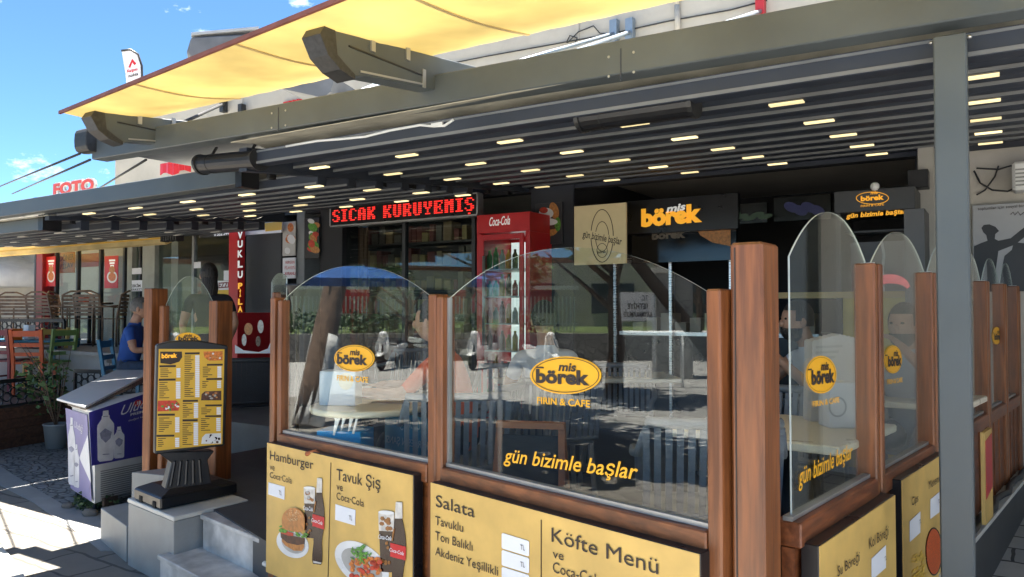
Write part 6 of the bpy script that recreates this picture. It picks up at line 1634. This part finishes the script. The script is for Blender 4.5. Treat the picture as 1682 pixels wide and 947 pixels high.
J = sit(.1); rz = YAW + R(12); l = at_head(893, 520, 5.2, 0, J, rz); l = (l[0], l[1], FLOOR)
person('guest in a white top sitting with his back to the glass at the long table', l, rz, J, (WT, DN, SH), hair=HAIR); seat_block('grey woven chair under the guest at the long table', l, rz)
J = sit(.25, dict(elL=(-.3, .25, .80), wrL=(-.3, .5, .80)), dict(elR=(.26, .30, .80), wrR=(.20, .54, .80))); rz = YAW + R(75); l = at_head(708, 522, 4.6, 0, J, rz); l = (l[0], l[1], FLOOR)
person('guest in an orange top reaching over the table behind the left front pane', l, rz, J, (OT, BK, SH), sleeve=.9); seat_block('grey woven chair under the guest in the orange top', l, rz)
J = stand(); rz = YAW + R(28); l = at_head(343, 474, 8.0, 0, J, rz); l = (l[0], l[1], FLOOR)
person('dark haired person in black standing behind the glass left of the entrance', l, rz, J, (BK, BK, SH), longhair=True)
J = sit(.12, dict(elL=(-.24, .16, .74), wrL=(-.12, .38, .74)), dict(elR=(.24, .14, .73), wrR=(.12, .38, .74)))
rz = YAW + R(-82); l = at_head(231, 506, 9.6, 0, J, rz, 1.08); zf = onD(231, 506, 9.6).z - J['head'][2] * 1.08
person('grey haired man in a blue tee sitting sideways on a blue chair', (l[0], l[1], max(zf, .40)), rz, J, (BT, DN, SH), hair=GREYH, s=1.08)
MAN = (l[0], l[1], max(zf, .40), rz)

# ================================================================ THE RESTAURANT AT THE LEFT
D0, D1 = onZ(0, 740, 0), onZ(100, 722, 0)
dk = thing('deck', 'low weathered wooden deck at the far left carrying coloured chairs', 'deck', (D1.x, D1.y, 0))
Df = D0 + (D0 - D1) * 1.6; back = Vector((-1, .2, 0)).normalized()
q = MB(); DZ = .50
for k in range(4):
    z0, z1 = .01 + k * .12, .12 + k * .12
    q.prism([Df + Vector((0, 0, z0)), D1 + Vector((0, 0, z0)), D1 + Vector((0, 0, z1)), Df + Vector((0, 0, z1))], back * .04)
q.build('board_front', DECKW, dk)
q = MB(); P = [Df + back * .02, D1 + back * .02, Vector((D1.x - .1, 6.2, 0)), Vector((-20, 6.2, 0)), Vector((-20, Df.y, 0))]
q.prism([Vector((p.x, p.y, DZ)) for p in P], (0, 0, -.5)); q.build('deck_top', DECKW, dk)
q = MB(); q.box(-10.3, -5.81, 5.9, 7.35, 0, .40); struct(q, 'stone_terrace', CONC)
q = MB(); q.box(-20, -8.6, 6.2, 7.35, 0, 1.05); q.box(-20, -8.5, 6.1, 7.35, 1.051, 1.1); struct(q, 'raised_terrace', CONC)
BM = paint('black_ironwork', (.012, .012, .013), .45)
def lattice(a, b, z0, z1, label, r=.055, tr=.009):
    t = thing('iron_fence', label, 'fence', (a.x, a.y, z0)); a = Vector((a.x, a.y, 0)); b = Vector((b.x, b.y, 0)); u = b - a; w = u.length; u.normalize(); Z = Vector((0, 0, 1))
    q = MB(); q.bar(a + Z * z1, b + Z * z1, .04, .05); q.bar(a + Z * z0, b + Z * z0, .03, .03); q.build('rail', BM, t)
    n = max(1, int(w / 1.2))
    for k in range(n + 1): q = MB(); p = a + u * (w * k / n); q.bar(p + Z * (z0 - .12), p + Z * z1, .035); q.build('post', BM, t)
    q = MB(); dx = r * 1.86; x = r; i = 0
    while x < w - r * .5:
        z = z0 + r + (.0 if i % 2 == 0 else r * .9)
        while z < z1 - r * .4:
            c = a + u * x + Z * z; q.tube([c + (u * math.cos(k * .7854) + Z * math.sin(k * .7854)) * r for k in range(9)], tr, 4, cap=False); z += 2 * r * .96
        x += dx; i += 1
    q.build('ring_lattice', BM, t); return t
lattice(D0 + (D0 - D1) * .8 + back * .1, D1 + back * .1, DZ + .02, DZ + .32, 'black iron fence of rings along the edge of the wooden deck')
a, b = onD(112, 600, 12.2), onD(200, 595, 10.6); lattice(a, b, .66, .98, 'black iron fence of rings between the green chair and the seated man')
a, b = onD(160, 630, 10.3), onD(60, 640, 10.8); lattice(Vector((D1.x - .05, D1.y + .2, 0)), Vector((D1.x + 1.15, D1.y + .55, 0)), .62, .88, 'short piece of black ring fence right behind the climbing plant')
a, b = onD(-40, 530, 13.4), onD(106, 530, 12.6); lattice(a, b, 1.14, 1.52, 'black iron fence of rings on the raised terrace at the far left', .06)
def ladder_chair(label, px, py, d, rz, col, zf):
    t = thing('wooden_chair', label, 'chair', (0, 0, 0), 0, 'painted wooden chairs on the deck'); m = paint('chair_paint_' + ''.join(f'{int(c * 99):02d}' for c in col), col, .5, var=.15, scale=8)
    for sx in (-1, 1):
        q = MB(); q.bar((sx * .19, -.2, 0), (sx * .19, -.2, .45), .04); q.bar((sx * .19, -.2, .45), (sx * .2, -.27, .92), .045, .035); q.build('back_leg', m, t)
        q = MB(); q.bar((sx * .19, .18, 0), (sx * .19, .18, .43), .04); q.build('front_leg', m, t)
        q = MB(); q.bar((sx * .19, -.18, .2), (sx * .19, .16, .2), .025); q.build('stretcher', m, t)
    for z, h in ((.86, .08), (.70, .055), (.57, .05)): q = MB(); y = -.2 - .07 * (z - .45) / .47; q.bar((-.19, y, z), (.19, y, z), .022, h); q.build('back_slat', m, t)
    q = MB(); q.box(-.21, .21, -.21, .21, .43, .46); q.build('seat', m, t, bevel=.006)
    p = onD(px, py, d); off = Matrix.Rotation(rz, 3, 'Z') @ Vector((0, -.27, 0)); t.location = (p.x - off.x, p.y - off.y, zf); t.rotation_euler = (0, 0, rz); return t
OR, GRN, DRD, YEL, TUR = (.55, .085, .015), (.16, .27, .08), (.17, .015, .03), (.60, .42, .12), (.01, .13, .24)
ladder_chair('bright orange ladder back chair seen from behind on the wooden deck', 42, 550, 10.9, YAW + R(6), OR, DZ)
ladder_chair('pale green ladder back chair turned sideways by the blue table', 108, 546, 11.3, YAW + R(72), GRN, DZ)
ladder_chair('dark red ladder back chair behind the orange chair', 74, 546, 12.1, YAW + R(20), DRD, DZ)
ladder_chair('yellow ladder back chair half hidden behind the green chair', 92, 543, 11.9, YAW + R(64), YEL, DZ)
ladder_chair('dark red ladder back chair cut by the left edge of the photo', -8, 550, 11.4, YAW + R(-12), DRD, DZ)
ch = ladder_chair('turquoise blue ladder back chair under the man in the blue tee', 205, 545, 9.6, MAN[3], TUR, MAN[2]); ch.location = (MAN[0], MAN[1], MAN[2]); 
p = onD(30, 556, 12.0); table('restaurant_table', 'turquoise wooden table among the coloured chairs', p, 1.5, .8, YAW + R(4), tm=paint('turquoise_table', (.015, .14, .22), .5), z=DZ, legs=True, h=.74)
def rbox(p, w, d, h, z, m, nm, lb, cat): q = MB(); q.box(p.x - w / 2, p.x + w / 2, p.y - d / 2, p.y + d / 2, z, z + h); return tag(q.build(nm, m, bevel=.006), lb, cat)
p = onD(22, 556, 11.8); rbox(p, .26, .14, .17, DZ + .741, paint('orange_card', (.65, .16, .02)), 'condiment_box', 'orange condiment box on the turquoise table', 'box')
p2 = Vector((p.x - .05, p.y + .25, 0)); rbox(p2, .16, .1, .22, DZ + .741, WHITEP, 'napkin_box', 'white napkin holder on the turquoise table behind the orange box', 'napkin box')
# teak chairs on the raised terrace
def teak(label, px, d, rz):
    if 'teak' not in PROTO:
        t = thing('slatted_chair', label, 'chair', (0, 0, 0), 0, 'slatted teak chairs on the raised terrace'); fm = CHAIRW
        q = MB(); q.tube([(-.24, -.2, 0), (-.24, -.2, .45), (-.23, -.28, .84), (-.1, -.31, .9), (.1, -.31, .9), (.23, -.28, .84), (.24, -.2, .45), (.24, -.2, 0)], .016, 8); q.build('back_frame', fm, t)
        for k in range(6): q = MB(); z = .52 + k * .06; y = -.215 - .19 * (z - .45); q.bar((-.225, y, z), (.225, y, z), .014, .045); q.build('back_slat', CHAIRW, t)
        for k in range(6): q = MB(); q.box(-.23, .23, -.19 + k * .07, -.135 + k * .07, .44, .455); q.build('seat_slat', CHAIRW, t)
        for sx in (-1, 1): q = MB(); q.tube([(sx * .24, .22, 0), (sx * .24, .22, .63), (sx * .24, -.22, .66)], .015, 8); q.build('arm_leg', fm, t)
        PROTO['teak'] = t
    else: t = copy_tree(PROTO['teak'], label=label)
    p = onD(px, 500, d); t.location = (p.x, p.y, 1.101); t.rotation_euler = (0, 0, rz)
teak('slatted teak chair seen from behind, leftmost on the raised terrace', 34, 14.1, YAW + R(4)); teak('slatted teak chair seen from behind, second from the left on the raised terrace', 80, 13.7, YAW + R(-4))
teak('slatted teak chair with its round metal back towards the shop, right of the second', 116, 13.3, YAW + R(-80)); teak('slatted teak chair facing the camera side in the middle of the raised terrace', 133, 13.2, YAW + R(20)); teak('slatted teak chair near the pale pillar, seen from behind', 160, 12.9, YAW + R(-8)); teak('slatted teak chair turned sideways beside the pale pillar', 190, 12.8, YAW + R(80))
for px, d, lb in ((147, 13.2, 'round table on a steel column between the teak chairs'), (60, 14.6, 'round table behind the two left teak chairs')):
    p = onD(px, 520, d); table('terrace_table', lb, p, .36, .36, 0, True, .72, CHAIRW, 1.101)
for px, d, lb in ((71, 14.4, 'orange flower box on the table behind the left teak chairs'), (138, 13.1, 'red sauce box on the table between the teak chairs')): p = onD(px, 490, d); rbox(p, .16, .1, .12, 1.823, paint('sauce_red', (.6, .08, .02)), 'sauce_box', lb, 'box')
# bucket with the climbing plant
p = onZ(92, 737, .0); t = thing('planter_bucket', 'grey plastic bucket with a straggly climbing plant in front of the deck', 'planter', (p.x, p.y, 0))
q = MB(); q.lathe([(.11, .005), (.14, .28), (.15, .285), (.15, .3), (.13, .3), (.12, .24)], 20, 0, (p.x, p.y, .01)); q.build('bucket', paint('grey_bucket', (.22, .24, .25), .5), t)
q = MB(); rd = random.Random(2)
for k in range(11):
    a = rd.uniform(0, 6.28); h = rd.uniform(.5, 1.05); o_ = Vector((p.x, p.y, .25)); tip = o_ + Vector((-.5 * rd.random() - .15, rd.uniform(-.35, .35), h)); mid = o_.lerp(tip, .5) + Vector((.05, 0, .18)); q.tube([o_, mid, tip], [.008, .006, .003], 4)
q.build('stem', BARK, t)
q = MB(); leafy(q, (p.x - .3, p.y - .02, .85), (.36, .34, .34), 150, .05, seed=3); leafy(q, (p.x - .1, p.y, .5), (.2, .2, .2), 40, .045, seed=4); q.build('foliage', LEAF, t)
# pale parasol and market stall far left
p = onD(12, 470, 19.0); t = thing('parasol', 'large white parasol standing in the sun at the far left', 'parasol', (p.x, p.y, 0))
q = MB(); q.lathe([(3.0, 2.2), (3.0, 2.55), (1.5, 2.95), (.05, 3.25)], 8, 0, (p.x, p.y, .0)); q.build('canopy', paint('white_canvas', (.8, .78, .74), .8), t); q = MB(); q.tube([(p.x, p.y, 0), (p.x, p.y, 3.2)], .04, 8); q.build('pole', WHITE, t)
for px, d, lb, c_ in ((20, 21, 'dark green shop shelf under the parasol, left', (.05, .12, .10)), (50, 22, 'grey shop shelf under the parasol, right', (.2, .22, .22))):
    p = onD(px, 490, d); t = thing('stall_shelf', lb, 'shelf', (p.x, p.y, 0)); q = MB()
    for k in range(6): q.box(p.x - .9, p.x + .9, p.y, p.y + .4, .2 + k * .4, .24 + k * .4)
    q.box(p.x - .9, p.x + .9, p.y + .4, p.y + .45, 0, 2.3); q.build('frame', paint('stall_' + str(px), c_, .6), t)

# ================================================================ THE SUNLIT SQUARE OPPOSITE (seen mirrored in the panes)
def mir(P, pl): return P - pl.n * (2 * (P - pl.o).dot(pl.n))
def M2(x, y, d): p = mir(onD(x, y, d), PB); return Vector((p.x, p.y, 0))
def M1(x, y, d): p = mir(onD(x, y, d), PA); return Vector((p.x, p.y, 0))
def tree(name, label, base, h, cr, cz, lean=(0, 0), n=2600, white=0, size=.11, m=LEAF, r0=.16, seed=1):
    t = thing(name, label, 'tree', (base.x, base.y, 0)); b = Vector((base.x, base.y, 0)); tp = b + Vector((lean[0], lean[1], h)); rd = random.Random(seed)
    q = MB(); N = 8; q.tube([b.lerp(tp, k / N) + Vector((rd.uniform(-.03, .03), rd.uniform(-.03, .03), 0)) for k in range(N + 1)], [r0 * (1.15 - .6 * k / N) for k in range(N + 1)], 10)
    for k in range(6):
        a = rd.uniform(0, 6.28); s_ = b.lerp(tp, rd.uniform(.6, .95)); q.tube([s_, s_ + Vector((math.cos(a) * cr[0] * .35, math.sin(a) * cr[1] * .35, cr[2] * .35)), s_ + Vector((math.cos(a) * cr[0] * .7, math.sin(a) * cr[1] * .7, cr[2] * .7))], [r0 * .4, r0 * .25, r0 * .08], 6)
    tr_ = q.build('trunk', BARK, t)
    if white:
        q = MB(); K = 6; wp = [b.lerp(tp, k / K * white / h) for k in range(K + 1)]; q.tube(wp, [r0 * (1.17 - .6 * k / K * white / h) + .012 for k in range(K + 1)], 12); q.build('lime_wash', paint('lime_wash', (.72, .72, .70), .9, bump=.6, bscale=20), tr_)
    q = MB()
    for k in range(9):
        d = Vector((rd.gauss(0, 1), rd.gauss(0, 1), rd.gauss(0, .8))).normalized(); c = Vector((tp.x, tp.y, cz)) + Vector((d.x * cr[0] * .6, d.y * cr[1] * .6, d.z * cr[2] * .6))
        leafy(q, c, (cr[0] * .5, cr[1] * .5, cr[2] * .45), n // 9, size, seed=seed * 31 + k)
    q.build('crown', m, t); return t
tb = M1(505, 700, 11.3); tree('palm_tree', 'leaning palm with white limed trunk foot mirrored in the left front pane', tb, 5.2, (1.5, 1.5, .8), 5.5, (-1.0, -1.5), white=1.3, n=700, size=.35, seed=5, r0=.19)
tree('shade_tree', 'shade tree in the square mirrored at the middle of the large pane', M2(1010, 560, 15.0), 2.6, (2.0, 2.0, 1.7), 4.2, n=2200, seed=8, size=.18)
tree('shade_tree', 'small round street tree mirrored in the left pane beyond the car', M1(672, 545, 24), 2.0, (1.7, 1.7, 1.2), 3.3, n=2200, seed=9)
tree('shade_tree', 'taller dark tree mirrored in the left pane at the far pavement', M1(610, 545, 30), 3.0, (2.6, 2.6, 2.0), 5.0, n=2400, seed=10, m=LEAFD, size=.15)
tree('shade_tree', 'tree on the lawn mirrored right of the middle of the large pane', M2(1150, 545, 27), 2.8, (2.4, 2.4, 1.8), 4.6, n=2400, seed=12, m=LEAFD, size=.14)
tree('shade_tree', 'tree shading the paving just outside the large pane', M2(1300, 745, 9.0), 4.2, (2.7, 2.0, .9), 5.2, (-1.9, 2.6), n=2600, seed=14, size=.2, r0=.09)
# raised lawn behind a low stone wall, hedge, white fence, house
def strip(name, fn, x0, x1, d0, d1, z0, z1, m, st_=True, **k):
    a, b, c, e = fn(x0, 540, d0), fn(x1, 540, d0), fn(x1, 540, d1), fn(x0, 540, d1)
    q = MB(); q.prism([Vector((p.x, p.y, z1)) for p in (a, b, c, e)], (0, 0, z0 - z1)); return struct(q, name, m) if st_ else q
strip('lawn', M2, 250, 1500, 26.5, 60, 0, .78, GRASS)
tag(strip('x', M2, 250, 1500, 25.9, 26.4, 0, .9, MARB, False).build('stone_wall', cells_mat('rubble_stone', (.2, .19, .175), (.06, .055, .05), 3.0, bump=.8, jw=.08, var=.3)), 'low rubble wall along the lawn mirrored in the panes', 'wall')
q = MB(); rd = random.Random(40)
for k in range(14): p = M2(420 + 34 * k, 520, 29 + rd.uniform(-.3, .3)); leafy(q, (p.x, p.y, 1.2), (.75, .75, .5), 190, .11, seed=50 + k)
h_ = q.build('hedge', LEAFD); h_['kind'] = 'stuff'; tag(h_, 'clipped dark hedge on the lawn mirrored in the large pane', 'hedge')
fa, fb_ = M2(560, 500, 33), M2(950, 500, 33); t = thing('picket_fence', 'white picket fence on the lawn mirrored in the large pane', 'fence', (fa.x, fa.y, .78)); q = MB(); N = 60
for k in range(N): p = fa.lerp(fb_, k / N); q.bar(p + Vector((0, 0, .8)), p + Vector((0, 0, 2.25)), .07, .04)
q.build('pickets', WHITE, t); q = MB(); q.bar(fa + Vector((0, 0, 2.62)), fb_ + Vector((0, 0, 2.62)), .3, .16); q.bar(fa + Vector((0, 0, 1.1)), fb_ + Vector((0, 0, 1.1)), .09, .05); q.build('top_beam', WHITE, t)
ha, hb_ = M2(380, 500, 42), M2(1250, 500, 42); hc, hd_ = M2(1250, 500, 52), M2(380, 500, 52)
t = thing('house', 'pale house with red window panels behind the white picket fence', 'house', (ha.x, ha.y, .7)); q = MB(); q.prism([Vector((p.x, p.y, 4.2)) for p in (ha, hb_, hc, hd_)], (0, 0, -3.6)); q.build('wall', CREAM, t)
q = MB(); q.prism([Vector((p.x, p.y, 4.5)) for p in (ha, hb_, hc, hd_)], (0, 0, -.29)); q.build('roof', paint('clay_roof', (.3, .12, .07), .8, var=.3), t)
for k in range(6):
    a, b = ha.lerp(hb_, .08 + .15 * k), ha.lerp(hb_, .16 + .15 * k); n_ = (ha - hd_).normalized() * .05; q = MB(); q.prism([a + n_ + Vector((0, 0, 1.5)), b + n_ + Vector((0, 0, 1.5)), b + n_ + Vector((0, 0, 3.1)), a + n_ + Vector((0, 0, 3.1))], -n_ * .9); q.build('window', RED if k == 2 else paint('dark_pane', (.04, .05, .06), .15), t)
# gate pillar, official sign, railing
gpil = M2(1105, 560, 19.5); t = thing('gate_pillar', 'pale crazy stone gate pillar mirrored right of the large pane centre', 'pillar', (gpil.x, gpil.y, 0)); q = MB(); M = Matrix.Translation(gpil) @ Matrix.Rotation(R(35), 4, 'Z'); q.box(-.45, .45, -.45, .45, 0, 2.6); q.v = [M @ v for v in q.v]; q.build('shaft', cells_mat('crazy_stone', (.34, .33, .31), (.12, .115, .11), 3.2, bump=.4, jw=.035, var=.15), t, bevel=.02); q = MB(); q.box(-.52, .52, -.52, .52, 2.601, 2.74); q.v = [M @ v for v in q.v]; q.build('capstone', SLAB, t)
sa, sb = M2(1020, 500, 19), M2(1074, 500, 19); w_ = (sb - sa); nrm = Vector((w_.y, -w_.x, 0)).normalized()
if nrm.dot(Vector((Mp.x, Mp.y, 0)) - sa) < 0: nrm = -nrm
t = thing('office_sign', 'white official sign with dark letters mirrored beside the stone pillar', 'sign', (sa.x, sa.y, 0)); q = MB(); q.prism([sa + Vector((0, 0, 1.42)), sb + Vector((0, 0, 1.42)), sb + Vector((0, 0, 2.12)), sa + Vector((0, 0, 2.12))], -nrm * .04); q.build('panel', WHITEP, t); q = MB(); q.bar(sa - nrm * .06, sa - nrm * .06 + Vector((0, 0, 2.1)), .06); q.bar(sb - nrm * .06, sb - nrm * .06 + Vector((0, 0, 2.1)), .06); q.build('post', STEEL, t)
q = MB()
for txt_, z, f0_, f1_ in (('T.C.', 1.92, .62, .82), ('FETHİYE', 1.72, .2, .82), ('KAYMAKAMLIĞI', 1.52, .08, .94)): letters(q, txt_, sb.lerp(sa, 1 - f1_) + Vector((0, 0, z)), sb.lerp(sa, 1 - f0_) + Vector((0, 0, z)), .13, nrm, 0, e=.004, bold=.03, up=(0, 0, 1))
q.v = q.v; q.build('lettering', INK, t)
ra, rb = M2(1010, 545, 17), M2(1230, 545, 17); t = thing('barrier_rail', 'pale horizontal barrier rail mirrored low in the large pane', 'rail', (ra.x, ra.y, 0)); q = MB(); q.tube([ra + Vector((0, 0, 1.18)), rb + Vector((0, 0, 1.18))], .06, 8); q.build('rail', WHITE, t)
for s_ in (.05, .5, .95): p = ra.lerp(rb, s_); q = MB(); q.tube([p, p + Vector((0, 0, 1.18))], .04, 8); q.build('post', WHITE, t)
# parked scooters
TYRE = paint('tyre_black', (.015, .015, .015), .8); SEATM = paint('seat_black', (.02, .02, .02), .5)
def scooter(label, p, rz):
    if 'scoot' not in PROTO:
        t = thing('scooter', label, 'scooter', (0, 0, 0), 0, 'white scooters parked opposite')
        for y, nm in ((.62, 'front_wheel'), (-.60, 'rear_wheel')):
            q = MB(); q.lathe([(.12, -.05), (.2, -.055), (.235, -.03), (.24, 0), (.235, .03), (.2, .055), (.12, .05)], 22, 0, (0, y, .24), (1, 0, 0)); w = q.build(nm, TYRE, t); q = MB(); q.lathe([(.04, -.04), (.13, -.045), (.13, .045), (.04, .04)], 16, 0, (0, y, .24), (1, 0, 0)); q.build('rim', STEEL, w)
        q = MB(); q.prism([(-.2, .44, .28), (-.22, .52, .6), (-.13, .42, .98), (.13, .42, .98), (.22, .52, .6), (.2, .44, .28)], (0, .07, .04)); q.prism([(-.09, .56, .44), (-.11, .66, .50), (-.08, .86, .40), (.08, .86, .40), (.11, .66, .50), (.09, .56, .44)], (0, 0, .03)); q.build('front_shield', WHITE, t, bevel=.02)
        q = MB(); q.box(-.16, .16, -.15, .45, .26, .33); q.build('floorboard', SEATM, t, bevel=.02)
        q = MB(); q.prism([(-.17, -.88, .62), (-.19, -.5, .40), (-.17, -.12, .32), (-.15, -.1, .68), (-.16, -.5, .74), (-.15, -.92, .72)], (.33, 0, 0)); q.build('rear_body', WHITE, t, bevel=.04)
        q = MB(); q.prism([(-.15, -.08, .685), (-.15, -.15, .76), (-.15, -.55, .82), (-.15, -.9, .80), (-.15, -.9, .735), (-.15, -.5, .745)], (.3, 0, 0)); q.build('saddle', SEATM, t, bevel=.03)
        q = MB(); q.tube([(-.33, .36, 1.06), (-.1, .42, 1.05), (.1, .42, 1.05), (.33, .36, 1.06)], .018, 8); q.tube([(0, .42, 1.04), (0, .62, .3)], .03, 8); q.build('handlebar', BLACK, t)
        q = MB(); q.ball((0, .5, 1.0), (.13, .1, .1), 14); q.build('headlamp_cowl', WHITE, t); q = MB(); q.ball((0, .58, 1.0), (.08, .04, .06), 12); q.build('headlight', paint('lamp_glass', (.7, .7, .7), .1), t)
        for sx in (-1, 1): q = MB(); q.tube([(sx * .22, .38, 1.07), (sx * .3, .36, 1.24)], .008, 6); q.ball((sx * .31, .35, 1.27), (.055, .015, .04), 10); q.build('mirror', BLACK, t)
        PROTO['scoot'] = t
    else: t = copy_tree(PROTO['scoot'], label=label)
    t.location = (p.x, p.y, 0); t.rotation_euler = (0, 0, rz)
def face_cafe(p, turn=0): d = Vector((Mp.x - p.x, Mp.y - p.y)); return math.atan2(d.y, d.x) - R(90) + R(turn)
p = M2(792, 597, 22.5); scooter('white scooter facing the cafe, left of the two mirrored in the large pane', p, face_cafe(p, 25))
p = M2(890, 605, 21.5); scooter('white scooter nearer the logo of the two mirrored in the large pane', p, face_cafe(p, -30))
def cput(q, nm, m, par, **k): q.v = [M @ v for v in q.v]; return q.build(nm, m, par, **k)
# buildings across the side street, mirrored in the side panes
t = thing('opposite_building', 'grey building with ochre doors across the side street', 'building', (5.4, 9, 0)); q = MB(); q.box(5.2, 9, 3.5, 26, 0, 6.5); q.build('wall', paint('opposite_wall', (.16, .155, .15), .8, var=.15, dirt=.3), t)
for k, (y, m_) in enumerate(((5.0, 'ochre_door'), (7.6, 'ochre_door'), (10.5, 'ochre_door'), (14, 'ochre_door'))): q = MB(); q.box(5.14, 5.197, y, y + 1.5, .3, 2.6); q.build('door', paint('ochre_door', (.22, .16, .03), .6, var=.2), t)
# blue awning of a stall opposite
p = M1(590, 455, 8.0); dv = Vector((Mp.x - p.x, Mp.y - p.y, 0)).normalized(); rz = math.atan2(dv.y, dv.x) - R(90)
t = thing('stall_awning', 'blue stall awning on four posts mirrored in the top of the left front pane', 'awning', (p.x, p.y, 0), rz); M = Matrix.Translation(p) @ Matrix.Rotation(rz, 4, 'Z')
q = MB(); q.prism([(-.8, .6, 1.92), (-.8, .6, 2.0), (-.8, -.5, 2.25), (-.8, -.5, 2.2), (-.8, .56, 1.97), (-.8, .56, 1.92)], (1.6, 0, 0)); cput(q, 'awning_cloth', fabric_mat('blue_awning', (.02, .12, .42), .3), t)
for x in (-.75, .75):
    for y in (.5, -.45): q = MB(); q.bar((x, y, 0), (x, y, 1.95), .04); cput(q, 'post', WHITE, t)

c_ = M1(610, 718, 10.0) + Vector((-.33, 1.03, 0)); b_ = M1(395, 700, 11.5)  # added tree: its crown shades the paving so the lower reflection darkens
tree('shade_tree', 'leaning tree added to darken the paving mirrored in the left front pane', b_, 4.0, (2.0, 1.7, .8), 5.0, (c_.x - b_.x, c_.y - b_.y), n=2400, seed=23, size=.2, r0=.09)
